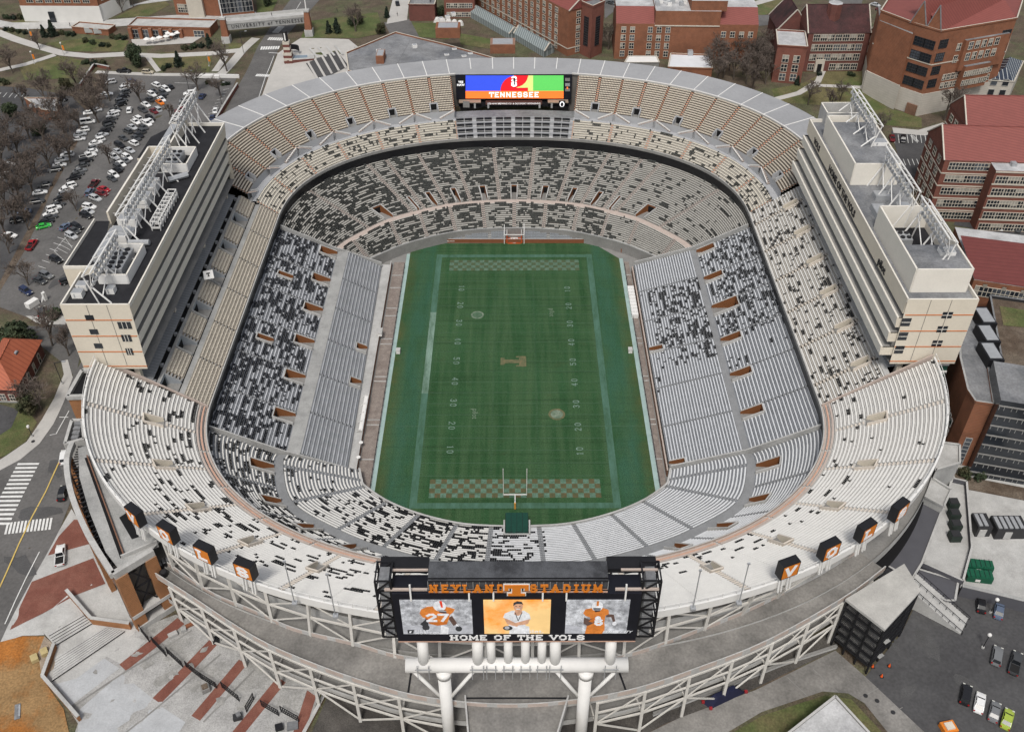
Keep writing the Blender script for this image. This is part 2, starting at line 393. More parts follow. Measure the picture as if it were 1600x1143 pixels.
# ---------------------------------------------------------------- seating generator
def interval_sub(iv,cuts):
    out=[iv]
    for a,b in cuts:
        nx=[]
        for x,y in out:
            if b<=x or a>=y: nx.append((x,y)); continue
            if a>x: nx.append((x,a))
            if b<y: nx.append((b,y))
        out=nx
    return [(x,y) for x,y in out if y-x>.004]
def section(parent,P,Z,rows,L,label=None,tread=m_ltread,bench=m_alu,seat=m_seat,bw=.42,dens=0.,style='bench',gap=.6,holes=(),aisles=(),aisle_mat=m_aisle,portal_mat=m_portal,bh=.42,M=8,side=True,seatw=.5,skiprows=(),portal_cap=m_conc_l,name='seating_section',run=.55,bback=0.,portal_h=1.,stair_base=None,chair_h=.38):
    """one block of terracing. P(u,v)->(x,y): u 0..1 front to back, v 0..1 along; Z(u)->height.
    holes: (v0,v1,r0,r1) exits; aisles: (v0,v1) extra gangways"""
    t=MB(); b=MB(); d=MB(); st=MB()
    vs=sorted(set([round(i/M,5) for i in range(M+1)]+[round(x,5) for h in holes for x in h[:2]]))
    zt=[Z(i/rows) for i in range(rows+1)]
    for i in range(rows):
        u0,u1=i/rows,(i+1)/rows; z=zt[i]; zn=zt[i+1]
        cols=[]
        for v in vs:
            p0=P(u0,v);p1=P(u1,v); cols.append((p0,p1))
        for j in range(len(vs)-1):
            vm=(vs[j]+vs[j+1])/2
            if any(h[0]<vm<h[1] and h[2]<=i<h[3] for h in holes): continue
            a,c=cols[j],cols[j+1]
            t.face([(a[0][0],a[0][1],z),(c[0][0],c[0][1],z),(c[1][0],c[1][1],z),(a[1][0],a[1][1],z)],tread)
            t.face([(a[1][0],a[1][1],z),(c[1][0],c[1][1],z),(c[1][0],c[1][1],zn),(a[1][0],a[1][1],zn)],tread)
        if i in skiprows: continue
        g=gap/L(( u0+u1)/2)
        cuts=[(h[0]-g*.45,h[1]+g*.45) for h in holes if h[2]-1<=i<h[3]]
        cuts+=[a for a in aisles]
        ivs=interval_sub((g,1-g),cuts)
        um=u0+(u1-u0)*.62; hw=(u1-u0)*bw/2
        zb=z+bh
        for x,y in ivs:
            n=max(1,int(round((y-x)*M))); vv=[x+(y-x)*k/n for k in range(n+1)]
            if style=='bench':
                A=[P(um-hw,v) for v in vv];B=[P(um+hw,v) for v in vv]
                b.strip([(p[0],p[1],zb-.14) for p in A],[(p[0],p[1],zb) for p in A],bench)
                b.strip([(p[0],p[1],zb) for p in A],[(p[0],p[1],zb) for p in B],bench)
                b.strip([(p[0],p[1],zb) for p in B],[(p[0],p[1],zb-.2) for p in B],bench)
                if bback:
                    C=[P(um+hw*1.2,v) for v in vv];D=[P(um+hw*1.5,v) for v in vv]
                    b.strip([(p[0],p[1],zb) for p in C],[(p[0],p[1],zb+bback) for p in D],bench)
                    E=[P(um+hw*1.9,v) for v in vv]
                    b.strip([(p[0],p[1],zb+bback) for p in D],[(p[0],p[1],zb+bback-.05) for p in E],bench)
                if side:
                    for v in (x,y):
                        p,q=P(um-hw,v),P(um+hw,v); b.face([(p[0],p[1],zb-.2),(q[0],q[1],zb-.2),(q[0],q[1],zb),(p[0],p[1],zb)],bench)
            Lr=L(um)
            ns=max(1,int((y-x)*Lr/seatw))
            if style=='chair':
                for k in range(ns):
                    va=x+(y-x)*(k+.12)/ns; vb=x+(y-x)*(k+.88)/ns
                    chair(b,P,um,hw,va,vb,z,bench,chair_h)
            elif dens:
                on=False
                for k in range(ns):
                    vm=x+(y-x)*(k+.5)/ns; p=P(um,vm)
                    dd=dens(um,vm,p[0],p[1]) if callable(dens) else dens
                    if dd<=0: on=False; continue
                    on=random.random()<(run+ (1-run)*dd if on else dd*(1-run)/(1-dd*.0+1e-6))
                    if on: 
                        va=x+(y-x)*(k+.05)/ns; vb=x+(y-x)*(k+.95)/ns
                        chair(d,P,um,hw*1.15+.0,va,vb,z,seat,.46)
    o=t.build(name,parent)
    if label: o['label']=label
    if b.f: b.build('bench_rows',o)['kind']='stuff'
    if d.f: d.build('chairbacks',o)['kind']='stuff'
    gw=[]
    if side: gw+=[lambda u:(gap/L(u)*.12,gap/L(u)*.88),lambda u:(1-gap/L(u)*.88,1-gap/L(u)*.12)]
    for a0,a1 in aisles: gw.append(lambda u,a0=a0,a1=a1:(a0+(a1-a0)*.12,a1-(a1-a0)*.12))
    for g_ in gw:
        va,vb=g_(.5); runs=[[]]
        for i in range(rows):
            if any(h[2]<=i<h[3] and h[0]-.01<(va+vb)/2<h[1]+.01 for h in holes): runs.append([])
            else: runs[-1].append(i)
        for rn in runs:
            if len(rn)<2: continue
            A=[];B=[];cl=[]
            for i in rn:
                z=zt[i]; d_=1/rows
                for f,dz,c in ((0,.02,0),(.06,.02,0),(.06,.2,1),(.5,.2,1),(.5,.02,0),(1.,.02,0)):
                    u=(i+f)*d_; x,y=g_(u); p,q=P(u,x),P(u,y); A.append((p[0],p[1],z+dz)); B.append((q[0],q[1],z+dz)); cl.append(c)
            st=MB(); n=len(A); k0,k1=st.m(stair_base or tread),st.m(aisle_mat); st.v=A+B
            for j in range(n-1): st.f.append((j,n+j,n+j+1,j+1)); st.mi.append(k1 if cl[j]==1 and cl[j+1]==1 else (k1 if cl[j+1]==1 else k0))
            st.build('aisle_steps',o)
    for h in holes:
        pm=MB(); portal(pm,P,Z,rows,h,portal_mat,portal_cap,portal_h); pm.build('exit_portal',o)
    return o
def chair(mb,P,um,hw,va,vb,z,M,h):
    a,b_=P(um-hw,va),P(um-hw,vb); c,e=P(um+hw*.75,vb),P(um+hw*.75,va); f,g=P(um+hw*1.1,vb),P(um+hw*1.1,va)
    s=z+.42;tp=z+.42+h
    mb.face([(a[0],a[1],s),(b_[0],b_[1],s),(c[0],c[1],s),(e[0],e[1],s)],M)
    mb.face([(e[0],e[1],s),(c[0],c[1],s),(f[0],f[1],tp),(g[0],g[1],tp)],M)
    f2,g2=P(um+hw*1.4,vb),P(um+hw*1.4,va)
    mb.face([(g[0],g[1],tp),(f[0],f[1],tp),(f2[0],f2[1],tp-.02),(g2[0],g2[1],tp-.02)],M)
    mb.face([(g2[0],g2[1],tp-.02),(f2[0],f2[1],tp-.02),(f2[0],f2[1],z+.05),(g2[0],g2[1],z+.05)],M)
    mb.face([(a[0],a[1],s-.2),(b_[0],b_[1],s-.2),(b_[0],b_[1],s),(a[0],a[1],s)],M)
def wall(mb,p,q,zb,zt0,zt1,th,M,cap,zb1=None):
    "wall from p to q with sloping top and pale coping"
    p=Vector(p[:2]);q=Vector(q[:2]); d=(q-p)
    if d.length<.01: return
    d.normalize(); n=Vector((-d.y,d.x))*th/2
    zb1=zb if zb1 is None else zb1
    A=[p-n,q-n,q+n,p+n]; zb_=[zb,zb1,zb1,zb]; zt=[zt0,zt1,zt1,zt0]
    lo=[(a.x,a.y,z) for a,z in zip(A,zb_)]; hi=[(a.x,a.y,z) for a,z in zip(A,zt)]
    for i in range(4):
        j=(i+1)%4; mb.face([lo[i],lo[j],hi[j],hi[i]],M)
    mb.face(hi,cap)
def portal(mb,P,Z,rows,h,M,cap,ph):
    v0,v1,r0,r1=h; u0,u1=r0/rows,r1/rows
    a,b=P(u0,v0),P(u0,v1); c,d=P(u1,v1),P(u1,v0)
    zf=Z(u0)-.05; za=Z(u0)+ph; zc=Z(u1)+ph*.9
    mb.face([(a[0],a[1],zf),(b[0],b[1],zf),(c[0],c[1],zf),(d[0],d[1],zf)],m_conc_d)
    for p,q,ta,tb in ((a,d,za,zc),(b,c,za,zc),(d,c,zc,zc)): wall(mb,p,q,zf-.5,ta,tb,.3,cap,cap)
    cn=Vector(((a[0]+b[0]+c[0]+d[0])/4,(a[1]+b[1]+c[1]+d[1])/4))
    for p,q,ta,tb in ((a,d,za,zc),(b,c,za,zc),(d,c,zc,zc)):
        p=Vector(p[:2]);q=Vector(q[:2]); t=(q-p).normalized(); n=Vector((-t.y,t.x)); n=n if n.dot(cn-p)>0 else -n
        p=p+n*.16;q=q+n*.16; mb.face([(p.x,p.y,zf),(q.x,q.y,zf),(q.x,q.y,tb-.12),(p.x,p.y,ta-.12)],M)
    # the tunnel mouth in the rear wall
    A=Vector((d[0],d[1]));B=Vector((c[0],c[1])); F_=(Vector((a[0],a[1]))-A).normalized()*.17
    p=A.lerp(B,.12)+F_; q=A.lerp(B,.88)+F_
    zt=zf+min(2.4,(zc-zf)*.85)
    mb.face([(p.x,p.y,zf+.02),(q.x,q.y,zf+.02),(q.x,q.y,zt),(p.x,p.y,zt)],m_dark)
class Poly:
    "curve through stations; at(k) with k in station units"
    def __init__(s,pts,n=10): s.p=CR([tuple(p[:2]) for p in pts],n); s.n=n
    def at(s,k):
        q=max(0,min(len(s.p)-1.0001,k*s.n)); i=int(q); return s.p[i].lerp(s.p[i+1],q-i)
def mirror(pts): return [(-p[0],p[1]) for p in reversed(pts)]
stadium=thing('stadium','oval open-air football stadium with white bench decks, grey canopy and green field inside','stadium',(0,0,0))
def loft(Ci,Co,k0,k1):
    def P(u,v):
        k=k0+(k1-k0)*v; a,b=Ci.at(k),Co.at(k); return (a.x+(b.x-a.x)*u,a.y+(b.y-a.y)*u)
    def L(u):
        s=0;pr=None
        for i in range(9):
            p=Vector(P(u,i/8)); s+=(p-pr).length if pr is not None else 0; pr=p
        return s
    return P,L
def zl(a,b): return lambda u:a+(b-a)*u
ZF,ZW,ZB=2.6,8.3,17.2
def xy(p,z): w=W(p[0],p[1],z); return (w.x,w.y)
# --- south end, front tier
fi=[(39.2,-46)]+[xy(p,ZF) for p in [(1042.5,750),(1037,760),(1003,783),(954,803),(895,817.5)]]+[(5.6,-64.7)]
fo=[(57,-46)]+[xy(p,ZW) for p in [(1167,728),(1152,783),(1081,826),(1010,853.5),(929,874)]]+[(6.3,-80.6)]
SFI=Poly(fi+mirror(fi)); SFO=Poly(fo+mirror(fo))
def dS(u,v,x,y):
    if x>7: return 0
    if x>-1: return .30
    if x<-36: return .16
    return .46
for k in range(13):
    P,L=loft(SFI,SFO,k,k+1)
    hol=[(.28,.72,0,7)] if k==6 else []
    o=section(stadium,P,zl(ZF,ZW),22,L,bench=m_swb if k<7 else m_wbench,tread=m_etread,dens=dS,holes=[],M=8,bw=.46,aisle_mat=m_aisle,gap=.55,
       name='seating_section',skiprows=())
# --- walkway ring helper
def walkway(A,B,z,M,name='walkway'):
    mb=MB(); mb.strip([(p[0],p[1],z) for p in A],[(p[0],p[1],z) for p in B],M); return mb.build(name,stadium)
def normal_off(pts,d):
    P=[Vector(p[:2]) for p in pts]; out=[]
    for i,p in enumerate(P):
        t=(P[min(i+1,len(P)-1)]-P[max(i-1,0)]).normalized(); out.append(p+Vector((-t.y,t.x))*d)
    return out
SWI=SFO.p; SWO=normal_off(SWI,2.1)
if SWO[len(SWO)//2].y>SWI[len(SWI)//2].y: SWO=normal_off(SWI,-2.1)
walkway(SWI,SWO,ZW,m_ltread)
# --- south end, back tier: gangways stagger between the front ones
class Arc:
    def __init__(s,pts):
        s.p=[Vector(p[:2]) for p in pts]; s.a=[0]
        for a,b in zip(s.p,s.p[1:]): s.a.append(s.a[-1]+(b-a).length)
    def at(s,t):
        d=max(0,min(1,t))*s.a[-1]
        lo,hi=0,len(s.a)-1
        while hi-lo>1:
            m_=(lo+hi)//2
            if s.a[m_]<=d: lo=m_
            else: hi=m_
        return s.p[lo].lerp(s.p[hi],(d-s.a[lo])/max(1e-9,s.a[hi]-s.a[lo]))
AWO=Arc(SWO)
s0,s1=rim_s(RX,-46),rim_s(-RX,-46)
def arcloft(A,sa,sb,off,t0,t1):
    def P(u,v):
        t=t0+(t1-t0)*v; a=A.at(t); b=rim(sa+(sb-sa)*t,off); return (a.x+(b.x-a.x)*u,a.y+(b.y-a.y)*u)
    def L(u):
        s=0;pr=None
        for i in range(9):
            p=Vector(P(u,i/8)); s+=(p-pr).length if pr is not None else 0; pr=p
        return s
    return P,L
def dSb(u,v,x,y):
    if x>30: return .0
    if x>4: return .3
    return .48
NB=13
for k in range(NB):
    P,L=arcloft(AWO,s0,s1,.6,k/NB,(k+1)/NB)
    hol=[] if k==6 else [(.38,.62,0,7)]
    section(stadium,P,zl(ZW,ZB),19,L,bench=m_swb if k<6 else m_wbench,tread=m_etread,dens=dSb,holes=hol,M=8,bw=.46,gap=.5)
# --- east stand
ys=[46-15.333*i for i in range(7)]
def dE(u,v,x,y):
    if y>31: return 0
    if y>-1: return .42 if u>.12 and (u+ (y*.012))>.18 else .04
    if y>-8: return .28 if u<.75 else .5
    if y>-18: return .03 if u<.1 else 0
    return 0
def dEb(u,v,x,y):
    if y>-2: return .40
    if y>-14: return .16 if u<.3 else .02
    return 0
for k in range(6):
    ya,yb=ys[k],ys[k+1]
    def P(u,v,ya=ya,yb=yb): return (39.3+(57-39.3)*u,ya+(yb-ya)*v)
    hol=[(.86,1.,0,5)] if k in (2,5) else []
    section(stadium,P,zl(ZF,ZW),23,lambda u:15.33,bench=m_alu,tread=m_etread,dens=dE,M=5,bw=.44,holes=hol,gap=.35)
    def P2(u,v,ya=ya,yb=yb): return (58.9+(75.3-58.9)*u,ya+(yb-ya)*v)
    hol=[(.05,.24,0,6)] if k!=2 else [(.02,.32,0,8)]
    section(stadium,P2,zl(ZW,ZB),19,lambda u:15.33,bench=m_alu,tread=m_etread,dens=dEb,M=5,bw=.44,holes=hol,gap=.35)
walkway([(57,46),(57,-46)],[(58.9,46),(58.9,-46)],ZW,m_ltread)
# --- west stand
m_wdull=mat('dull silver bench',(.44,.45,.47),.45,.3,.25,metal=.1,fine=.25)
for k in range(6):
    ya,yb=ys[k],ys[k+1]
    def P(u,v,ya=ya,yb=yb):
        y=yb+(ya-yb)*v; x0=-42.6-.012*(y+46); return (x0+(-53.7-x0)*u,y)
    hol=[(.02,.2,0,3)] if k in (2,3) else []
    section(stadium,P,zl(ZF,ZW),11,lambda u:15.33,bench=m_alu_d,tread=m_etread,dens=0,M=5,bw=.36,holes=hol,gap=.4,bback=.45,name='seating_section')
    def P2(u,v,ya=ya,yb=yb): return (-57.2+(-75.3+57.2)*u,yb+(ya-yb)*v)
    hol=[(.68,.92,0,6)]
    if k in (1,3): hol.append((.44,.58,12,17))
    section(stadium,P2,zl(ZW,ZB),22,lambda u:15.33,bench=m_wdull,tread=m_etread,seat=m_navy,dens=.50,M=5,bw=.46,holes=hol,gap=.35,run=.62)
walkway([(-53.7,-46),(-53.7,46)],[(-57.2,-46),(-57.2,46)],ZW,m_conc)
# --- north end
ni=[(0,67)]+[xy(p,3.) for p in [(848.5,361),(894,365),(938,374),(980,386)]]+[(47.4,48.5)]
no=[(0,77.2)]+[xy(p,8.) for p in [(853,318),(904,323),(951,333),(997,346),(1050,371)]]
no[-1]=(53.0,53.0)
ni.append((50.5,46.3)); no.append((57,46.3))
NFI=Poly(mirror(ni)[:-1]+ni); NFO=Poly(mirror(no)[:-1]+no)
def dN(u,v,x,y):
    if x>33: return .03
    if x<-42: return .5
    return .52
def dNb(u,v,x,y):
    if x>52: return .07
    if x>38: return .16
    if x>20: return .35
    return .54
m_nal=mat('grey weathered bench',(.46,.45,.41),.5,.18,.4,fine=.1)
for k in range(12):
    P,L=loft(NFI,NFO,k,k+1)
    right=k>=10
    section(stadium,P,zl(3.,8.),14,L,bench=m_nal,tread=m_ntread,seat=m_ngrey,dens=dN,M=6,bw=.42,aisle_mat=m_pinkc,stair_base=m_conc,gap=.65,run=.6)
NWI=NFO.p; NWO=normal_off(NWI,2.2)
if NWO[len(NWO)//2].y<NWI[len(NWI)//2].y: NWO=normal_off(NWI,-2.2)
walkway(NWI,NWO,8.,m_pinkc)
nx=[0,7.6,22.4,35.8,50,59.5,69.6,74.6]
AN=Arc(NWO); na,nb=rim_s(-RX,46.5),rim_s(RX,46.5)
# ring runs E -> S -> W -> N, so na < nb
def tn(x): return (rim_s(x,100 if abs(x)<60 else 70)-na)/(nb-na)
fr=[0]+[tn(-x) for x in (69.,59.5,49.6,35.8,22.4,7.6)]+[tn(x) for x in (7.6,22.4,35.8,49.6,59.5,69.)]+[1]
for k in range(13):
    P,L=arcloft(AN,na,nb,1.,fr[k],fr[k+1])
    hol=[(.4,.6,0,7)] if 2<=k<=10 or k in(1,11) else []
    section(stadium,P,zl(8.,ZB),30,L,bench=m_nal,tread=m_ntread,seat=m_ngrey,dens=dNb,M=8,bw=.4,holes=hol,aisle_mat=m_pinkc,stair_base=m_conc,gap=.65,run=.6)
# ---------------------------------------------------------------- upper deck
ZR=20.3; RS=.53; RT=.76
def rows_z(n0): return None
def upper(sa,sb,d0,z0,rows,run_=RT,rise=RS):
    def P(u,v):
        p=rim(sa+(sb-sa)*v,d0+u*rows*run_); return (p.x,p.y)
    def L(u): 
        a=0;pr=None
        for i in range(7):
            p=Vector(P(u,i/6)); a+=(p-pr).length if pr is not None else 0; pr=p
        return a
    return P,zl(z0,z0+rise*rows),L
def d_up(u,v,x,y):
    if y<-44: return (.15 if u<.75 else .04) if x<0 else (.13 if u<.42 else .005)
    return .17
# south: portals measured in the photo, sections run between the mid points
ps=[(81.9,-54.1),(76.4,-68.6),(66.2,-81.0),(53.2,-89.9),(38.7,-96.6),(22.5,-100.6),(7.6,-102)]
ss=[rim_s(x,y) for x,y in ps]; 
ss=ss+[rim_s(-x,y) for x,y in reversed(ps)]
sj0,sj1=rim_s(RX,-42),rim_s(-RX,-42)
bd=[sj0]+[(a+b)/2 for a,b in zip(ss,ss[1:])]+[sj1]
for k in range(len(ss)):
    sa,sb=bd[k],bd[k+1]; c=(ss[k]-sa)/(sb-sa)
    P,Z,L=upper(sa,sb,0,ZR,30)
    w=.6/L(.4)*1.0
    hol=[(c-2.1*w,c+2.1*w,11,16)]
    section(stadium,P,Z,30,L,bench=m_wbench,tread=m_utread_s,dens=d_up,M=6,bw=.56,holes=hol,aisles=[(c-w,c+w)],aisle_mat=m_aislec,portal_mat=m_cream,portal_cap=m_aislec,gap=0.02,side=False,skiprows=(0,1,2),portal_h=.9,run=.62)
    # pink front promenade rows
    mb=MB()
    for i in range(3):
        n=8; A=[rim(sa+(sb-sa)*(.02+.96*q/n),i*RT+.1) for q in range(n+1)]; B=[rim(sa+(sb-sa)*(.02+.96*q/n),i*RT+.5) for q in range(n+1)]
        z=ZR+RS*i+.45
        mb.strip([(p.x,p.y,z) for p in A],[(p.x,p.y,z) for p in B],m_pink if i%2 else m_pinkc); mb.strip([(p.x,p.y,z-.35) for p in A],[(p.x,p.y,z) for p in A],m_pinkc)
    mb.build('front_row_rail',stadium)
# east deck
for k in range(6):
    ya=49-15.17*k; yb=ya-15.17
    def P(u,v,ya=ya,yb=yb): return (RX+u*18*RT,ya+(yb-ya)*v)
    rr=18
    hol=[(.425,.575,11,16)]
    section(stadium,P,zl(ZR,ZR+RS*rr),rr,lambda u:15.17,bench=m_wbench,tread=m_utread,dens=d_up,M=5,bw=.5,holes=hol,aisles=[(.46,.54)],aisle_mat=m_aislec,portal_mat=m_cream,portal_cap=m_aislec,gap=.02,side=False,portal_h=.9,run=.5)
mb=MB()
xa=RX+18*RT; za=ZR+RS*18
mb.strip([(xa,49,za),(xa,-42,za)],[(xa+1.2,49,za+.3),(xa+1.2,-42,za+.3)],m_conc_l)
mb.build('club_walkway',stadium)
m_rib=stripes('ribbed grey roof',(.27,.275,.28),(.20,.205,.21),(0,1,0),1.1,.2,.6)
mb=MB(); mb.strip([(xa+1.2,49,za+.6),(xa+1.2,-39,za+.6)],[(xa+7,49,za+1.6),(xa+7,-39,za+1.6)],m_rib); mb.strip([(xa+1.2,49,za+.2),(xa+1.2,-39,za+.2)],[(xa+1.2,49,za+.6),(xa+1.2,-39,za+.6)],m_silver)
mb.build('club_roof',stadium)
# west club deck: beige chairs, gangway, boxed stair pits
for k in range(6):
    ya=-42+15.17*k; yb=ya+15.17
    def P(u,v,ya=ya,yb=yb): return (-RX-.3-u*7*RT,ya+(yb-ya)*v)
    section(stadium,P,zl(ZR,ZR+RS*7),7,lambda u:15.17,bench=m_beige2,tread=m_chgap2,style='chair',M=2,gap=.3,bw=.62,aisle_mat=m_conc,seatw=.55)
    x1=RX+.3+7*RT; z1=ZR+RS*7
    mb=MB(); mb.strip([(-x1,ya,z1),(-x1,yb,z1)],[(-x1-1.6,ya,z1),(-x1-1.6,yb,z1)],m_conc); mb.build('walkway',stadium)
    def P(u,v,ya=ya,yb=yb): return (-x1-1.6-u*5*.72,ya+(yb-ya)*v)
    section(stadium,P,zl(z1+.5,z1+.5+RS*5),5,lambda u:15.17,bench=m_beige2,tread=m_chgap2,style='chair',M=2,gap=.3,bw=.62,holes=[(.0,.3,0,5)],aisles=[(.3,.42)],portal_mat=m_pgrey,portal_cap=m_conc,seatw=.55,portal_h=.7)
x2=x1+1.6+5*.72; z2=z1+.5+RS*5
mb=MB(); mb.strip([(-x2,-42,z2),(-x2,49,z2)],[(-x2-1.1,-42,z2),(-x2-1.1,49,z2)],m_conc); mb.build('walkway',stadium)
mb=MB(); mb.strip([(-x2-1.1,-42,z2-.4),(-x2-1.1,49,z2-.4)],[(-x2-2.2,-42,z2-.4),(-x2-2.2,49,z2-.4)],m_dark); mb.strip([(-x2-2.2,-42,z2+.1),(-x2-2.2,49,z2+.1)],[(-x2-6,-42,z2+1.2),(-x2-6,49,z2+1.2)],m_rib)
for i in range(15): mb.box((-x2-1.6,-40+i*6.2,z2),(.7,.7,.8),m_silver)
mb.build('roof_gutter',stadium)
# north deck: nine bench rows, arcade wall, thirteen chair rows
nsA,nsB=rim_s(-RX,49),rim_s(RX,49)
if nsB<nsA: nsB+=RLEN
NS=16
sbA,sbB=rim_s(-20.3,100),rim_s(20.6,100)
def nsec(sa,sb,n):
    return [sa+(sb-sa)*i/n for i in range(n+1)]
bl=nsec(nsA,sbA,6)+nsec(sbB,nsB,6)
D1=9*RT; Z1=ZR+9*RS; D2=D1+2.3; Z2=Z1+2.7
m_arc=mat('grey arcade wall',(.36,.365,.375),.85,.08,.4)
for k in range(13):
    if k==6: continue
    sa,sb=bl[k],bl[k+1]
    P,Z,L=upper(sa,sb,0,ZR,9)
    section(stadium,P,Z,9,L,bench=m_cbench,tread=m_utread,seat=m_ngrey,dens=.17,M=6,bw=.56,aisle_mat=m_ost,stair_base=m_utread,gap=.5,skiprows=(),run=.5)
    # arcade
    mb=MB(); n=12
    A=[rim(sa+(sb-sa)*q/n,D1) for q in range(n+1)];B=[rim(sa+(sb-sa)*q/n,D2) for q in range(n+1)]
    mb.strip([(p.x,p.y,Z1) for p in A],[(p.x,p.y,Z1) for p in B],m_arc); mb.strip([(p.x,p.y,Z1) for p in B],[(p.x,p.y,Z2) for p in B],m_arc)
    mb.build('walkway',stadium)
    # paired stairs rising to the gangway at the section edge and the boxed exit in its middle
    for e in ((-1,1) if 0<k<12 else (1,)):
        s=MB(); s0_=sa if e>0 else sb
        for i in range(8):
            t=(5.2-i*.6)/ (sb-sa)*(1 if e>0 else -1)
            a=rim(s0_+t*(sb-sa),D1+1.2); 
            z=Z1+(i+1)*(Z2-Z1)/8
            t2=t-.6/(sb-sa)*(1 if e>0 else -1); b=rim(s0_+t2*(sb-sa),D1+1.2)
            a2=rim(s0_+t*(sb-sa),D2-.02); b2=rim(s0_+t2*(sb-sa),D2-.02)
            s.face([(a.x,a.y,z),(b.x,b.y,z),(b2.x,b2.y,z),(a2.x,a2.y,z)],m_pinkc)
            s.face([(a.x,a.y,Z1),(b.x,b.y,Z1),(b.x,b.y,z),(a.x,a.y,z)],m_arc)
        A_=rim(s0_+(5.4 if e>0 else -5.4),D1+1.1); B_=rim(s0_+(.5 if e>0 else -.5),D1+1.1)
        s.bar((A_.x,A_.y,Z1+.9),(B_.x,B_.y,Z2+.9),.22,m_white,.3)
        s.build('stair',stadium)
    P,Z,L=upper(sa,sb,D2,Z2,16,RT,.5)
    w=.55/L(.5)
    hol=[(.5-2.6*w,.5+2.6*w,0,3)]
    o=section(stadium,P,Z,16,L,bench=m_beige,tread=m_chgap,style='chair',M=6,bw=.40,holes=hol,aisles=[(.5-w,.5+w)],aisle_mat=m_ost,stair_base=m_utread,chair_h=.16,portal_mat=m_arc,portal_cap=m_arc,gap=.4,seatw=.55,portal_h=1.2)
# premium block under the north board
sa,sb=sbA,sbB
def Pp(u,v):
    p=rim(sa+(sb-sa)*v,u*11.5); return (p.x,p.y)
mb=MB(); mp=MB()
nrow=4
for i in range(nrow):
    a0,a1=i/nrow*.78,(i+1)/nrow*.78; z=ZR+.4+i*1.05; n=16
    A=[Pp(a0,q/n) for q in range(n+1)];B=[Pp(a1,q/n) for q in range(n+1)]
    mb.strip([(p[0],p[1],z) for p in A],[(p[0],p[1],z) for p in B],m_arc)
    mb.strip([(p[0],p[1],z) for p in B],[(p[0],p[1],z+1.05) for p in B],m_arc)
    mb.tube([(p[0],p[1],z+.9) for p in A],.07,m_white)
    for q in range(6):
        for s_ in range(12):
            v=(q+.08)/6+s_*.84/6/12
            if s_%6==5: continue
            p=Pp(a0+.11,v); mp.box((p[0],p[1],z+.6),(.62,.62,1.1),m_seat,rz=0)
A=[Pp(.78,q/16) for q in range(17)];B=[Pp(1.25,q/16) for q in range(17)]
zp=ZR+.4+4*1.05
mb.strip([(p[0],p[1],zp) for p in A],[(p[0],p[1],zp) for p in B],m_roofgrey)
o=mb.build('club_terrace',stadium); mp.build('lounge_chairs',o)['kind']='stuff'
# rim fascia (dark band, its black also painting the shaded gap below) and parapet
mb=MB(); mp=MB()
s_all=[RLEN*i/360 for i in range(361)]
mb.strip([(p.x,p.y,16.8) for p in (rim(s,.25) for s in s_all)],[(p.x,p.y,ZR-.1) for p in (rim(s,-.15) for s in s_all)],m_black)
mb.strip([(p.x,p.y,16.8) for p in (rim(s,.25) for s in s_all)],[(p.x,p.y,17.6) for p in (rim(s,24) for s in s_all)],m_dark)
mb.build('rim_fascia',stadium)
mp.strip([(p.x,p.y,ZR-.1) for p in (rim(s,-.25) for s in s_all)],[(p.x,p.y,ZR+.9) for p in (rim(s,-.25) for s in s_all)],m_conc_d)
mp.strip([(p.x,p.y,ZR+.9) for p in (rim(s,-.25) for s in s_all)],[(p.x,p.y,ZR+.9) for p in (rim(s,.05) for s in s_all)],m_conc_l)
mp.strip([(p.x,p.y,ZR+.9) for p in (rim(s,.05) for s in s_all)],[(p.x,p.y,ZR) for p in (rim(s,.05) for s in s_all)],m_pinkc)
mp.build('rim_parapet',stadium)
# canopy behind the north deck
m_can=mat('grey canopy sheet',(.31,.312,.318),.6,.08,.12,fine=.05,col2=(.275,.277,.283),thr=.55)
DC=D2+13*RT+2.2; ZC=Z2+13*.5+2.2
sc=[nsA+3+(nsB-nsA-6)*i/120 for i in range(121)]
mb=MB()
mb.strip([(p.x,p.y,ZC) for p in (rim(s,DC) for s in sc)],[(p.x,p.y,ZC+.5) for p in (rim(s,DC+12.5) for s in sc)],m_can)
mb.strip([(p.x,p.y,ZC-.6) for p in (rim(s,DC) for s in sc)],[(p.x,p.y,ZC) for p in (rim(s,DC) for s in sc)],m_conc_l)
mb.strip([(p.x,p.y,ZC+.5) for p in (rim(s,DC+12.5) for s in sc)],[(p.x,p.y,ZC-.6) for p in (rim(s,DC+12.5) for s in sc)],m_conc_l)
can=mb.build('canopy_roof',stadium)
mb=MB(); 
for i in range(0,29):
    s=nsA+3+(nsB-nsA-6)*(i+.5)/29; a=rim(s,DC+.1);b=rim(s,DC+12.4)
    mb.bar((a.x,a.y,ZC+.06),(b.x,b.y,ZC+.56),.28,m_white,.14)
mb.tube([(p.x,p.y,ZC+.05) for p in (rim(s,DC) for s in sc)],.3,m_white)
mb.build('canopy_seams',can)
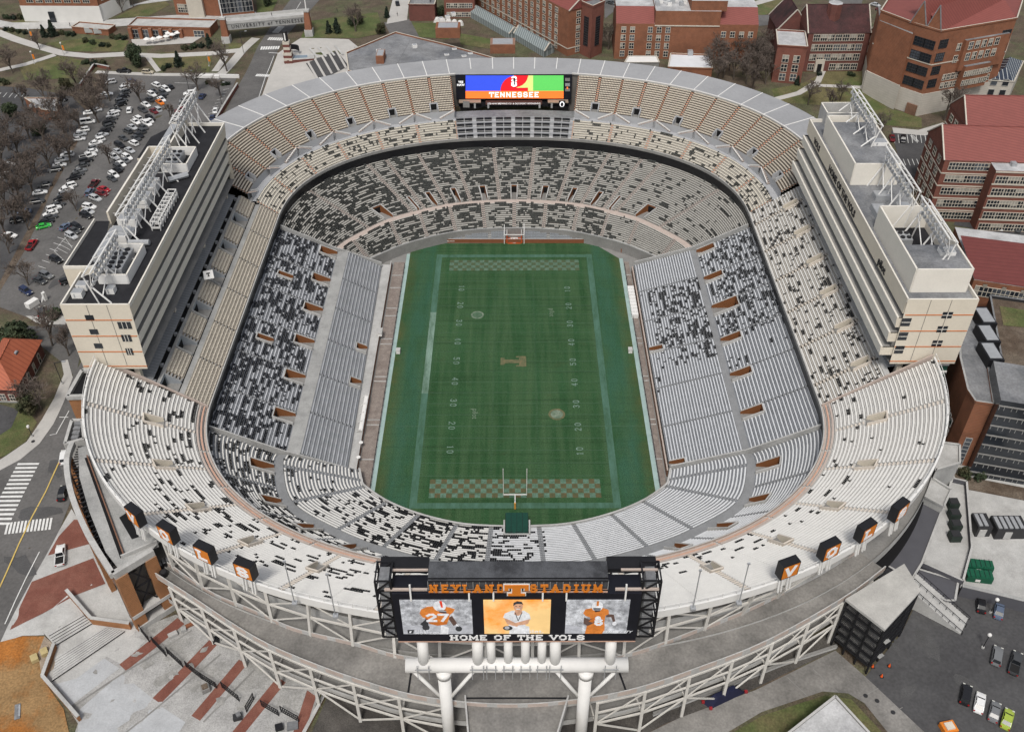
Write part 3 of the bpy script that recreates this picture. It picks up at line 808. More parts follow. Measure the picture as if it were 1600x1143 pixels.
# outer shell under the decks
m_shell=mat('shaded stadium shell',(.15,.138,.125),.9,.15,.3)  # shade beneath the decks is put into this dark tone
mb=MB()
sS=[sj0+(sj1-sj0)*i/160 for i in range(161)]
mb.strip([(p.x,p.y,2) for p in (rim(s,13) for s in sS)],[(p.x,p.y,27) for p in (rim(s,14) for s in sS)],m_shell)
mb.strip([(p.x,p.y,27) for p in (rim(s,14) for s in sS)],[(p.x,p.y,35.2) for p in (rim(s,22.3) for s in sS)],m_shell)
sN=[nsA+(nsB-nsA)*i/120 for i in range(121)]
mb.strip([(p.x,p.y,10) for p in (rim(s,DC+10) for s in sN)],[(p.x,p.y,ZC) for p in (rim(s,DC+10) for s in sN)],m_brick)
mb.strip([(p.x,p.y,10) for p in (rim(s,DC+.5) for s in sN)],[(p.x,p.y,ZC) for p in (rim(s,DC+.5) for s in sN)],m_shell)
mb.build('outer_shell',stadium)
# south deck outer edge: kerb and railing
mb=MB()
mb.strip([(p.x,p.y,35.0) for p in (rim(s,23.2) for s in sS)],[(p.x,p.y,36.9) for p in (rim(s,23.2) for s in sS)],m_white)
mb.strip([(p.x,p.y,36.9) for p in (rim(s,23.2) for s in sS)],[(p.x,p.y,36.9) for p in (rim(s,22.8) for s in sS)],m_white)
mb.strip([(p.x,p.y,36.9) for p in (rim(s,22.8) for s in sS)],[(p.x,p.y,36.0) for p in (rim(s,22.8) for s in sS)],m_white)
mb.build('deck_edge',stadium)
mb=MB()
for s in [sj0+(sj1-sj0)*i/90 for i in range(91)]:
    p=rim(s,23.0); mb.bar((p.x,p.y,36.9),(p.x,p.y,38.0),.1,m_white)
mb.tube([(p.x,p.y,38.0) for p in (rim(s,23.0) for s in sS)],.08,m_white)
mb.build('edge_railing',stadium)
# step walls where the straight stands meet the curved ends
for sx in (1,-1):
    for y,zz in ((46.2,.9),(-46.0,.9)):
        mb=MB(); wall(mb,(sx*(39.3 if sx>0 else 43.5),y),(sx*57,y),0,ZF+1.3,ZW+1.2,.35,m_conc,m_conc_l)
        wall(mb,(sx*57,y),(sx*74.4,y),0,ZW+1.0,ZB+1.0,.35,m_conc,m_conc_l); mb.build('step_wall',stadium)
mb=MB(); wall(mb,(RX+.3,-42),(RX+23,-42),16,ZR+.8,36.8,.3,m_pinkc,m_pinkc); mb.build('step_wall',stadium); mb=MB(); wall(mb,(-RX-.3,-42),(-RX-23,-42),16,ZR+.8,36.8,.3,m_pinkc,m_pinkc)
mb.build('step_wall',stadium)
# ---------------------------------------------------------------- playing field
def field_mat():
    M=bpy.data.materials.new('mown turf'); M.use_nodes=True; nt=M.node_tree;N=nt.nodes;L=nt.links;b=N['Principled BSDF']
    b.inputs['Roughness'].default_value=.9; b.inputs['Specular IOR Level'].default_value=.15
    geo=N.new('ShaderNodeNewGeometry')
    def noise(sc,vec,det=4,ro=.6):
        mp=N.new('ShaderNodeMapping'); mp.inputs['Scale'].default_value=vec; L.new(geo.outputs['Position'],mp.inputs['Vector'])
        n=N.new('ShaderNodeTexNoise'); n.inputs['Scale'].default_value=sc; n.inputs['Detail'].default_value=det; n.inputs['Roughness'].default_value=ro
        L.new(mp.outputs[0],n.inputs['Vector']); return n.outputs['Fac']
    def mr(s,a,b_,c,d):
        m_=N.new('ShaderNodeMapRange'); m_.inputs[1].default_value=a;m_.inputs[2].default_value=b_;m_.inputs[3].default_value=c;m_.inputs[4].default_value=d; L.new(s,m_.inputs[0]); return m_.outputs[0]
    def mix(f,a,c,bt='MIX'):
        m_=N.new('ShaderNodeMix'); m_.data_type='RGBA'; m_.blend_type=bt
        if isinstance(f,float): m_.inputs[0].default_value=f
        else: L.new(f,m_.inputs[0])
        for i,s in ((6,a),(7,c)):
            if isinstance(s,tuple): m_.inputs[i].default_value=(*s,1)
            else: L.new(s,m_.inputs[i])
        return m_.outputs[2]
    c=mix(mr(noise(.05,(1,1,1)),.38,.62,0,1),(.022,.064,.023),(.030,.082,.033))
    c=mix(mr(noise(.35,(1,.06,1)),.40,.64,0,.9),c,(.050,.098,.043))       # mowing streaks along the field
    c=mix(mr(noise(.8,(.03,1,1)),.5,.68,0,.55),c,(.018,.045,.018))
    c=mix(mr(noise(1.1,(1,1,1),3),.56,.75,0,.5),c,(.058,.105,.055))
    c=mix(mr(noise(.11,(1,1.6,1),5),.60,.74,0,.35),c,(.05,.065,.028))
    # teal-painted bench areas outside the sidelines
    sp=N.new('ShaderNodeSeparateXYZ'); L.new(geo.outputs['Position'],sp.inputs[0])
    ab=N.new('ShaderNodeMath'); ab.operation='ABSOLUTE'; L.new(sp.outputs[0],ab.inputs[0])
    ed=mr(ab.outputs[0],25.5,27,0,1)
    ml=N.new('ShaderNodeMath'); ml.operation='MULTIPLY'; L.new(ed,ml.inputs[0]); L.new(mr(noise(.12,(1,.35,1),5,.7),.38,.6,.15,.8),ml.inputs[1])
    ml2=N.new('ShaderNodeMath'); ml2.operation='MULTIPLY'; L.new(ml.outputs[0],ml2.inputs[0]); L.new(mr(ab.outputs[0],31.5,34.5,1,.1),ml2.inputs[1])
    c=mix(ml2.outputs[0],c,(.034,.096,.060))
    ol=N.new('ShaderNodeMath'); ol.operation='MULTIPLY'; L.new(mr(ab.outputs[0],31.5,35,0,1),ol.inputs[0]); L.new(mr(noise(.2,(1,.5,1),5,.7),.4,.65,.1,.9),ol.inputs[1])
    c=mix(ol.outputs[0],c,(.075,.085,.032))
    g=mr(noise(4,(1,1,1),3),.3,.7,.5,1.5)
    c=mix(1.,c,g,'MULTIPLY')
    L.new(c,b.inputs['Base Color']); return M
def worn(name,col,keep,sc=.5,grass=(.034,.08,.04),aniso=(1,1,1)):
    "paint worn into turf"
    M=mat(name,grass,.9,.2,1.2,fine=.25,spec=.15); nt=M.node_tree;N=nt.nodes;L=nt.links;b=N['Principled BSDF']
    src=b.inputs['Base Color'].links[0].from_socket
    geo=N.new('ShaderNodeNewGeometry'); mp=N.new('ShaderNodeMapping'); mp.inputs['Scale'].default_value=aniso; L.new(geo.outputs['Position'],mp.inputs['Vector'])
    n=N.new('ShaderNodeTexNoise'); n.inputs['Scale'].default_value=sc; n.inputs['Detail'].default_value=8; n.inputs['Roughness'].default_value=.8; L.new(mp.outputs[0],n.inputs['Vector'])
    r=N.new('ShaderNodeMapRange'); r.inputs[1].default_value=.36; r.inputs[2].default_value=.62; r.inputs[3].default_value=keep*.25; r.inputs[4].default_value=min(1,keep*1.25); L.new(n.outputs['Fac'],r.inputs[0])
    mx=N.new('ShaderNodeMix'); mx.data_type='RGBA'; mx.inputs[7].default_value=(*col,1); L.new(r.outputs[0],mx.inputs[0]); L.new(src,mx.inputs[6]); L.new(mx.outputs[2],b.inputs['Base Color'])
    return M
m_field=field_mat()
mb=MB()
outl=[(-35.3,66.5),(-35.3,-52)]+[(-p.x,p.y) if 0 else (p.x,p.y) for p in reversed(SFI.p) if abs(p.x)<35.3]+[(35.3,-52),(35.3,55)]
outl=[(-35.3,62),(-35.3,-56)]+[(p.x,p.y+.3) for p in reversed(SFI.p) if abs(p.x)<34]+[(35.3,-56),(35.3,54),(27,63.6),(-27,63.6),(-32,63.2)]
mb.face([(x,y,.02) for x,y in outl],m_field)
fo_=mb.build('playing_field'); fo_['kind']='structure'
pl=MB(); pl.prism([(-60,-80),(60,-80),(60,90),(-60,90)],-1.5,-.02,m_conc_d); pl.build('field_apron')['kind']='structure'
wl=worn('worn white line',(.34,.44,.40),.13,.9)
wb=worn('worn border paint',(.15,.29,.25),.28,.35,aniso=(1,.25,1))
wb2=worn('worn pale border paint',(.30,.42,.36),.55,.3,aniso=(1,.2,1))
wo=worn('worn orange paint',(.24,.11,.055),.36,.9); ww=worn('worn white paint',(.26,.40,.33),.34,.9)
wof=worn('faint orange paint',(.30,.20,.11),.42,.8); wof2=worn('faint pale paint',(.38,.42,.34),.4,.8)
mk=MB()
def rect(mb,x0,x1,y0,y1,z,M): mb.face([(x0,y0,z),(x1,y0,z),(x1,y1,z),(x0,y1,z)],M)
HX=24.38; HY=54.86
b_=MB()
for sx in (-1,1):
    a,c=sorted((sx*HX,sx*(HX+1.85)))
    rect(b_,a,c,-HY-1.8,-14,.030,wb); rect(b_,a,c,-14,24,.030,wb2 if sx<0 else wb); rect(b_,a,c,24,HY+1.8,.030,wb)
rect(b_,-HX,HX,-HY-1.8,-HY,.030,wb); rect(b_,-HX,HX,HY,HY+1.6,.030,wb)
b_.build('sideline_border')['kind']='structure'
for i in range(-10,11):
    y=i*4.572
    rect(mk,-HX,HX,y-.06,y+.06,.035,wl)
for i in range(-49,50):
    if i%5==0: continue
    y=i*.9144
    for x in (-HX+.4,-6.1,6.1,HX-.4): rect(mk,x-.3,x+.3,y-.05,y+.05,.035,wl)
rect(mk,-33,35,-27.5,-27.35,.036,wl)
mk.build('yard_lines')['kind']='structure'
nm=MB()
wn=worn('worn yard number',(.38,.50,.45),.4,.9)
for i,t in enumerate(['1 0','2 0','3 0','4 0','5 0','4 0','3 0','2 0','1 0']):
    y=-36.576+9.144*i
    for sx in (-1,1):
        polys,w=text_quads(t.replace(' ',''),1.83,th=.14,serif=True,wide=1.,gap=.35)
        for k,pl_ in enumerate(polys):
            q=[]
            for p in pl_:
                a,b2=p.x-w/2,p.y-.9
                q.append((sx*17.07+(b2 if sx<0 else -b2)*-1*(-1), y+(a if sx>0 else -a), .040+.0012*(k%9)) if 0 else (sx*17.07-(b2 if sx>0 else -b2)*1.0, y+(a if sx<0 else -a)*-1*(1 if sx<0 else 1), .040+.0012*(k%9)))
            nm.face(q,wn)
nm.build('yard_numbers')['kind']='structure'
ck=MB()
# faded chequered end zones: four rows of squares
for (y0,y1,mo,mw) in ((-53.2,-46.9,wo,ww),(46.9,53.2,worn('faded orange paint',(.20,.15,.09),.25,.9),worn('faded white paint',(.27,.36,.30),.30,.9))):
    nxx=30; 
    for r in range(4):
        for c in range(nxx):
            x0=-21.6+43.2*c/nxx; x1=x0+43.2/nxx
            rect(ck,x0,x1,y0+(y1-y0)*r/4,y0+(y1-y0)*(r+1)/4,.034,mo if (r+c)%2 else mw)
ck.build('chequered_end_zone')['kind']='structure'
lg=MB()
# block letter at midfield, reading from the west side
def rt(x0,x1,y0,y1): rect(lg,x0,x1,y0,y1,.036,wof)
rt(-2.9,1.3,-.8,.8); rt(1.31,3.4,-2.4,2.4); rt(-4.1,-2.91,-1.6,1.6); rt(.4,1.3,-2.4,-1.7); rt(.4,1.3,1.7,2.4)
def disc(cx,cy,r,M,z=.036,n=28): lg.face([(cx+r*math.cos(2*math.pi*i/n),cy+r*math.sin(2*math.pi*i/n),z) for i in range(n)],M)
p=W(746,492,0); disc(p.x,p.y,2.0,wof2); disc(p.x,p.y,1.5,worn('green worn disc',(.2,.28,.2),.3,1.),.038)
p=W(870,647,0); disc(p.x,p.y,2.3,wof); disc(p.x,p.y,1.7,wof2,.038)
lg.build('midfield_emblem')['kind']='structure'
for px,py,s in ((742,646,1),(862,488,1)):
    p=W(px,py,0); o=font_text('turf_lettering','pilot',(p.x-.7,p.y+0,.04),(0,-1,0),(1,0,0),2.3,wof2,None,depth=.0); o['kind']='structure'
# ---------------------------------------------------------------- strips between field and stands
m_teal=mat('pale teal kerb',(.30,.40,.38),.8,.15,.3,fine=.08)
m_grav=mat('gravel bed',(.24,.205,.18),.95,.25,.8,fine=.45,col2=(.20,.165,.145),thr=.5)
m_rail=mat('dark rail',(.03,.03,.032),.5,.1,1)
m_bwall=brick('brown low wall',(.19,.10,.065))
mb=MB()
rect(mb,-36.4,-35.3,-57,57,.05,m_teal); rect(mb,35.3,36.5,-53,54,.05,m_teal); mb.build('field_kerb')['kind']='structure'
mb=MB()
rect(mb,-40.2,-36.6,-58,52,.06,m_grav); rect(mb,36.7,38.3,-50,52,.06,m_grav); mb.build('gravel_strip')['kind']='structure'
mb=MB(); 
for sx,x0,x1 in ((-1,40.2,36.6),(1,38.3,36.7)):
    for y in (-40,-27,-25,-9,-7,8,10.5,22,26,37,44): mb.bar((sx*x0,y,.2),(sx*x1,y,.2),.22,m_conc_l,.25)
mb.build('gravel_divider')['kind']='structure'
f=thing('field_fence','low dark rail fence between gravel bed and teal kerb on the west sideline','fence',(-36.5,0,0))
mb=MB(); mb.bar((-36.5,-57,.9),(-36.5,50,.9),.14,m_rail)
for i in range(40): mb.bar((-36.5,-57+i*2.7,0),(-36.5,-57+i*2.7,.9),.1,m_rail)
mb.build('rail',f)
f=thing('field_fence','low dark rail fence between gravel bed and teal kerb on the east sideline','fence',(36.6,0,0))
mb=MB(); mb.bar((36.6,-50,.9),(36.6,50,.9),.14,m_rail)
for i in range(38): mb.bar((36.6,-50+i*2.7,0),(36.6,-50+i*2.7,.9),.1,m_rail)
mb.build('rail',f)
mb=MB()
wall(mb,(-40.6,-50),(-40.9,50),0,1.9,1.9,.35,m_bwall,m_conc_l); wall(mb,(38.8,-46),(38.8,46),0,2.2,2.2,.35,m_bwall,m_pinkc)
mb.strip([(-40.8,-50,1.7),(-40.8,48,1.7)],[(-43,-50,1.9),(-43.9,48,1.9)],m_conc_l)
# front wall round the south and north curves
P_=SFI.p
mb.strip([(p.x,p.y,0) for p in P_],[(p.x,p.y,ZF+.75) for p in P_],m_conc_d)
Q=normal_off(P_,.5); Q=Q if Q[len(Q)//2].y<P_[len(P_)//2].y else normal_off(P_,-.5)
mb.strip([(p.x,p.y,ZF+.75) for p in P_],[(p.x,p.y,ZF+.75) for p in Q],m_conc_l); mb.strip([(p.x,p.y,ZF+.75) for p in Q],[(p.x,p.y,ZF-.2) for p in Q],m_conc)
P_=NFI.p
mb.strip([(p.x,p.y,0) for p in P_],[(p.x,p.y,3.9) for p in P_],m_conc_d)
Q=normal_off(P_,.6); Q=Q if Q[len(Q)//2].y>P_[len(P_)//2].y else normal_off(P_,-.6)
mb.strip([(p.x,p.y,3.9) for p in P_],[(p.x,p.y,3.9) for p in Q],m_conc); mb.strip([(p.x,p.y,3.9) for p in Q],[(p.x,p.y,3.) for p in Q],m_conc)
mb.build('front_wall',stadium)
# green tarpaulin over the south tunnel
tp=thing('tunnel_tarpaulin','dark green tarpaulin over a field tunnel behind the goalpost','tarpaulin',(.4,-62.5,0))
mt=mat('dark green tarpaulin',(.008,.05,.034),.6,.15,.6)
mb=MB(); mb.prism([(-2.3,-68.2),(3.1,-68.2),(3.1,-61.6),(-2.3,-61.6)],0,ZF+1.5,mt); 
for i in range(5): mb.bar((-2.3+1.35*i,-68.2,ZF+1.53),(-2.3+1.35*i,-61.6,ZF+1.53),.07,m_black,.06)
mb.build('cover',tp)
mb=MB()
for a,b in (((-2.6,-68.4),(-2.6,-64.2)),((3.4,-68.4),(3.4,-64.2)),((-2.6,-68.5),(3.4,-68.5))): wall(mb,a,b,ZF-.5,ZF+1.9,ZF+1.9,.35,m_conc,m_conc_l)
mb.build('tunnel_wall',tp)
# north field boxes: brown logo wall, grey chairs, orange tunnel
fb=thing('field_box_stand','low stand of grey chairs behind a brown sponsor wall beyond the far end zone','stand',(0,64,0))
m_bw=mat('brown sponsor wall',(.20,.075,.035),.7,.1,.5)
pts=[(-27,64),(27.2,63.6),(36.5,57.5)]
for (a,b) in ((0,1),(1,2)):
    mb=MB(); wall(mb,pts[a],pts[b],0,1.6,1.6,.3,m_bw,m_conc_l); mb.build('sponsor_wall',fb)
mb=MB(); ch=MB()
segs=[((-26.5,64.3),(-2.9,64.3),3.6),((2.9,64.2),(26.6,64.0),3.8),((27.4,63.6),(36.2,57.9),2.8)]
for (a,b,dp) in segs:
    a=Vector(a);b=Vector(b);d=(b-a).normalized();n=Vector((-d.y,d.x))
    if n.y<0:n=-n
    for i in range(5):
        z=.9+i*.42; A=a+n*(dp*i/5);B=b+n*(dp*i/5);C=b+n*(dp*(i+1)/5);D=a+n*(dp*(i+1)/5)
        mb.face([(A.x,A.y,z),(B.x,B.y,z),(C.x,C.y,z),(D.x,D.y,z)],m_conc); mb.face([(D.x,D.y,z),(C.x,C.y,z),(C.x,C.y,z+.42),(D.x,D.y,z+.42)],m_conc_d)
        Ln=(b-a).length; k=int(Ln/.55)
        for q in range(k):
            if q%16==15 or q%16==0: continue
            p=a+d*(Ln*(q+.5)/k)+n*(dp*(i+.55)/5); ch.box((p.x,p.y,z+.42),(.44,.40,.6),m_pgrey,math.atan2(d.y,d.x))
mb.build('terrace',fb); ch.build('chair_rows',fb)['kind']='stuff'
tx=[(-22,'yee-haw'),(-13.5,'tva'),(-5.5,'ascent'),(6.5,'pilot'),(13.5,'energy'),(19.5,'first')]
for x,s in tx: font_text('wall_lettering',s.upper(),(x,63.80,.55),(1,0,0),(0,0,1),.7,m_white,fb,depth=.02)
tn_=thing('player_tunnel','orange floored tunnel mouth with a white block letter at the far end of the field','tunnel',(0,65,0))
m_or2=mat('orange tunnel carpet',(.50,.075,.012),.8,.1,.6)
mb=MB(); rect(mb,-2.2,2.2,63.2,68.5,.08,m_or2); mb.build('carpet',tn_)
mb=MB(); wall(mb,(-2.5,63.4),(-2.5,69),0,3.2,3.4,.3,m_or2,m_conc_l); wall(mb,(2.5,63.4),(2.5,69),0,3.2,3.4,.3,m_or2,m_conc_l)
mb.face([(-2.3,68.8,.1),(2.3,68.8,.1),(2.3,68.8,3.2),(-2.3,68.8,3.2)],m_dark)
for x in (-3.4,3.4): mb.bar((x,63.3,0),(x,63.3,3.6),.2,m_white); mb.bar((x,63.3,3.6),(x,69.5,4.2),.2,m_white)
mb.bar((-3.4,63.3,3.6),(3.4,63.3,3.6),.2,m_white); mb.build('tunnel_frame',tn_)
mb=MB()
def trect(x0,x1,y0,y1): rect(mb,x0,x1,y0,y1,.095,m_white)
trect(-1.25,1.25,66.6,67.3); trect(-.35,.35,65.3,66.59); trect(-1.25,-.8,66.2,66.59); trect(.8,1.25,66.2,66.59); trect(-.7,.7,64.95,65.29)
for r in range(3): trect(-.5,.5,63.5+r*.45,63.8+r*.45)
mb.build('block_letter',tn_)
# goal posts
def goal(y,label,s):
    g=thing('goalpost',label,'goalpost',(0,y-s*1.9,0)); mw=m_white; my=mat('goalpost yellow pad',(.60,.30,.06),.6,.08,1)
    mb=MB(); mb.bar((0,y-s*1.9,0),(0,y-s*1.9,2.2),.5,my,n=8); mb.build('post_pad',g)
    mb=MB(); mb.tube([(0,y-s*1.9,2.2),(0,y-s*1.5,2.8),(0,y,3.05)],.2,mw); mb.build('gooseneck',g)
    mb=MB(); mb.bar((-2.92,y,3.05),(2.92,y,3.05),.2,mw); mb.build('crossbar',g)
    for x in (-2.86,2.86):
        mb=MB(); mb.bar((x,y,3.15),(x,y,12.2),.13,mw); mb.build('upright',g)
goal(-54.9,'white goalpost on a yellow padded post in front of the near chequered end zone',1)
# white covered sideline bench on the east edge
bn=thing('sideline_cover','long white ribbed bench cover beside the right sideline of the field','bench cover',(36.5,33,0))
mb=MB()
for i in range(9): mb.box((37.3,W(982,447,1).y-1.1-i*1.75,.75),(2.0,1.5,1.4),m_white,0)
mb.build('cover_panels',bn)
for (px,py,lab) in ((622,546,'small white equipment box on the kerb at the left sideline'),(595,524,'white cabinet standing on the pale left platform'),(985,545,'small white box on the kerb at the right sideline')):
    p=W(px,py,1.2); b=thing('equipment_box',lab,'box',(p.x,p.y,.1 if px!=595 else 1.9)); mb=MB(); z0=.08 if px!=595 else 1.85
    mb.box((p.x,p.y,z0+.6),(1.1,1.5 if px!=595 else 2.6,1.1),m_white); mb.build('cabinet',b)
    mb=MB(); mb.box((p.x,p.y,z0+1.2),(1.25,1.65 if px!=595 else 2.8,.12),m_conc_l); mb.build('lid',b)
# long camera platform with white rail in front of the west seats
cp=thing('sideline_platform','long white railed platform along the brown wall near the left sideline','platform',(-40.8,-28,0))
ya,yb=W(575,672,2.5).y,W(583,618,2.5).y
mb=MB(); mb.box((-41,(ya+yb)/2,2.35),(1.1,yb-ya,.25),m_white); 
for i in range(5): mb.bar((-42.2,ya+(yb-ya)*i/4,2.0),(-41,ya+(yb-ya)*i/4,2.9),.16,m_white)
mb.build('deck',cp)
mb=MB(); mb.bar((-40.5,ya,3.2),(-40.5,yb,3.2),.1,m_white)
for i in range(8): mb.bar((-40.5,ya+(yb-ya)*i/7,2.4),(-40.5,ya+(yb-ya)*i/7,3.2),.08,m_white)
mb.build('railing',cp)
for i,(px,py) in enumerate(((564,691),(560,714))):
    p=W(px,py,2); o=thing('patio_table','round white table, '+('farther' if i==0 else 'nearer')+' of two beside the left lower seats','table',(p.x,p.y,0))
    mb=MB(); n=16; mb.prism([(p.x+.55*math.cos(2*math.pi*k/n),p.y+.55*math.sin(2*math.pi*k/n)) for k in range(n)],2.0,2.1,m_white); mb.build('tabletop',o)
    mb=MB(); mb.bar((p.x,p.y,.05),(p.x,p.y,2.0),.12,m_white); mb.build('leg',o)
# ---------------------------------------------------------------- press towers
def Wy(px,py,y):
    "photo pixel -> world point on the vertical plane y=const"
    d=fwd+r2*((px-800)/F)-u2*((py-571.5)/F); t=(y-CY)/d.y; return CAMP+d*t
def Wx(px,py,x):
    d=fwd+r2*((px-800)/F)-u2*((py-571.5)/F); t=(x-CX)/d.x; return CAMP+d*t
m_floor=mat('suite balcony floor',(.30,.29,.27),.9,.12,.4)
m_rec=mat('grey window recess',(.15,.145,.135),.5,.2,.4)
m_oline=mat('orange panel joint',(.48,.15,.04),.7,.08,1)
m_teal2=mat('green tinted glazing',(.02,.065,.05),.15,.2,.5,spec=.6)
LAMPM=None
m_lampl=mat('lamp face',(.5,.5,.5),.2,.1,1)
def truss_bank(name,label,x,y0,y1,z0,h,face,roofz,group):
    "inclined lighting truss with two chords, lamps and raking posts"
    t=thing(name,label,'floodlights',(x,(y0+y1)/2,roofz),group=group)
    mb=MB(); dx=face*.9
    for (xx,zz) in ((x,z0),(x+dx,z0+h),(x-face*1.2,z0+h*.75)): mb.bar((xx,y0,zz),(xx,y1,zz),.42,m_white,n=6)
    n=max(3,int((y1-y0)/3.2))
    for i in range(n+1):
        y=y0+(y1-y0)*i/n
        mb.bar((x,y,z0),(x+dx,y,z0+h),.13,m_white); mb.bar((x+dx,y,z0+h),(x-face*1.2,y,z0+h*.75),.1,m_white)
        if i<n:
            yb=y0+(y1-y0)*(i+1)/n; mb.bar((x,y,z0),(x+dx,yb,z0+h),.12,m_white)
    mb.build('truss',t)
    k=max(2,int((y1-y0)/7))
    for i in range(k+1):
        y=y0+.4+(y1-y0-.8)*i/k; p=MB()
        p.bar((x,y,z0),(x+face*3.2,y,roofz),.42,m_white,n=6); p.bar((x-face*1.2,y,z0+h*.75),(x+face*.4,y,roofz),.34,m_white,n=6); p.build('post',t)
        if i<k:
            b=MB(); y2=y0+.4+(y1-y0-.8)*(i+1)/k; b.bar((x+face*1.8,y,roofz+(z0-roofz)*.45),(x+face*.6,y2,z0-.4),.2,m_white); b.build('brace',t)
    global LAMPM
    if LAMPM is None:
        l=MB(); l.box((0,0,0),(.55,.75,.7),m_silver); l.box((face*.3,0,0),(.08,.6,.55),m_lampl); o=l.build('lamp'); LAMPM=o.data; bpy.data.objects.remove(o)
    for r in range(2):
        for i in range(int((y1-y0)/1.75)):
            o=bpy.data.objects.new('lamp',LAMPM); COL.objects.link(o); o.parent=t; o.matrix_parent_inverse=t.matrix_world.inverted(); f=(r+.45)/2; o.location=(x+dx*f+face*.4,y0+.8+i*1.75,z0+h*f)
def tower(side,label,x0,x1,y0,y1,zb,zt,roofm):
    sx=side
    T=thing('press_tower',label,'building',(sx*(x0+x1)/2,(y0+y1)/2,zb))
    X=lambda x:sx*x
    mb=MB()
    prof=[(x0,zt+.9,0),(x0,zt-3.3,0),(x0+1.5,zt-3.5,1),(x0+1.5,zt-4.6,1),(x0-.5,zt-4.6,3),(x0-.5,zt-4.3,2),(x0-.95,zt-4.3,2),(x0-.7,zt-7.2,2),(x0+.6,zt-7.4,1),(x0+.6,zt-8.9,1),(x0-1.3,zt-8.9,3),(x0-1.3,zt-8.6,2),(x0-1.75,zt-8.6,2),(x0-1.5,zt-11.4,2),(x0-.2,zt-11.6,1),(x0-.2,zt-13.1,1),(x0-2.1,zt-13.1,3),(x0-2.1,zt-12.8,2),(x0-2.55,zt-12.8,2),(x0-2.3,zt-15.4,2),(x0+1.5,zt-15.6,1),(x0+1.5,zb,1)]
    if sx<0: prof=[((x0-(x0-x)*.25 if x<x0 else x)+max(0,zt-z)*.13,z,k) for x,z,k in prof]
    MM=[m_cream,m_rec,m_cream2,m_floor]
    for (a,b) in zip(prof,prof[1:]):
        M=MM[b[2]]
        mb.face([(X(a[0]),y0+.4,a[1]),(X(a[0]),y1,a[1]),(X(b[0]),y1,b[1]),(X(b[0]),y0+.4,b[1])],M)
    for (a,b) in zip(prof,prof[1:]):   # closing cheeks
        for y in (y0+.4,y1): mb.face([(X(a[0]),y,a[1]),(X(b[0]),y,b[1]),(X(x0+2),y,b[1]),(X(x0+2),y,a[1])],m_cream if b[2]!=1 else m_rec)
    mb.build('terraced_front',T)
    mb=MB()
    # south face, outer face, north face
    P4=[(X(x0+.6),y0),(X(x1),y0),(X(x1),y1),(X(x0+.6),y1)]
    mb.face([(P4[0][0],y0,zb),(P4[1][0],y0,zb),(P4[1][0],y0,zt+.9),(X(x0),y0,zt+.9)],m_cream)
    mb.face([(P4[1][0],y0,zb),(P4[2][0],y1,zb),(P4[2][0],y1,zt+.9),(P4[1][0],y0,zt+.9)],m_cream)
    mb.face([(P4[2][0],y1,zb),(P4[3][0],y1,zb),(P4[3][0],y1,zt+.9),(P4[2][0],y1,zt+.9)],m_cream)
    mb.face([(P4[0][0],y0,zb),(P4[1][0],y0,zb),(P4[2][0],y1,zb),(P4[3][0],y1,zb)],m_conc_d)
    mb.build('wall',T)
    mb=MB()
    for z in (zt-3.4,zt-8.0,zt-12.6,zt-17.0): mb.box((X((x0+x1)/2+.2),y0-.02,z),(x1-x0-.6,.16,.22),m_oline)
    for f in (.33,.62): mb.box((X(x0+(x1-x0)*f),y0-.01,(zb+zt)/2+.9),(.1,.1,zt-zb-.3),m_rec)
    mb.build('panel_joints',T)
    mb=MB(); mb.face([(X(x0),y0,zt),(X(x1),y0,zt),(X(x1),y1,zt),(X(x0),y1,zt)],roofm)
    for (a,b) in (((x0+.2,y0+.2),(x1-.2,y0+.2)),((x1-.2,y0+.2),(x1-.2,y1-.2)),((x1-.2,y1-.2),(x0+.2,y1-.2)),((x0+.2,y1-.2),(x0+.2,y0+.2))):
        wall(mb,(X(a[0]),a[1]),(X(b[0]),b[1]),zt-.1,zt+.95,zt+.95,.36,m_cream2,m_cream2)
    mb.build('roof',T)
    # frame legs carrying the tower where it overhangs
    for y in (y0+2,y0+30,y1-30,y1-2):
        for x in (x0+4,x1-1.2):
            b=MB(); b.bar((X(x),y,10),(X(x),y,zb),1.2,m_cream); b.build('leg',T)
    b=MB(); b.prism([(X(x0+9),y0+1.2),(X(x1-.6),y0+1.2),(X(x1-.6),y1-1),(X(x0+9),y1-1)],12,zb-.02,m_teal2); 
    for i in range(5): b.box((X((x0+9+x1-.6)/2),y0+1.15,zb-1.2-i*2.2),(x1-x0-9.4,.3,.5),m_white)
    b.bar((X(x0+9),y0+1.05,zb-5.4),(X(x1-.6),y0+1.05,zb-8.2),.3,m_white); b.build('glazed_stair',T)
    return T
def window_on(parent,px,py,y,w,h,nx,ny):
    p=Wy(px,py,y); mb=MB(); mb.box((p.x,y,p.z),(w,.2,h),m_glass)
    for i in range(1,nx): mb.box((p.x-w/2+w*i/nx,y-.06,p.z),(.12,.2,h),m_cream2)
    for i in range(1,ny): mb.box((p.x,y-.07,p.z-h/2+h*i/ny),(w,.2,.12),m_cream2)
    mb.build('window',parent)
XE0,XE1,YE0,YE1,ZTB,ZTT=88.,104.,-41.2,50.,33.3,51.1
TE=tower(1,'cream press tower with grey roof and big wall lettering, right of the field',XE0,XE1,YE0,YE1,ZTB,ZTT,m_roofgrey)
for px,py in ((1480,492),(1472,514),(1464,536)): window_on(TE,px,py,YE0,2.3,1.7,2,2)
for px,py in ((1415.5,503),(1410.5,525),(1405,546)): window_on(TE,px,py,YE0,2.1,2.2,1,2)
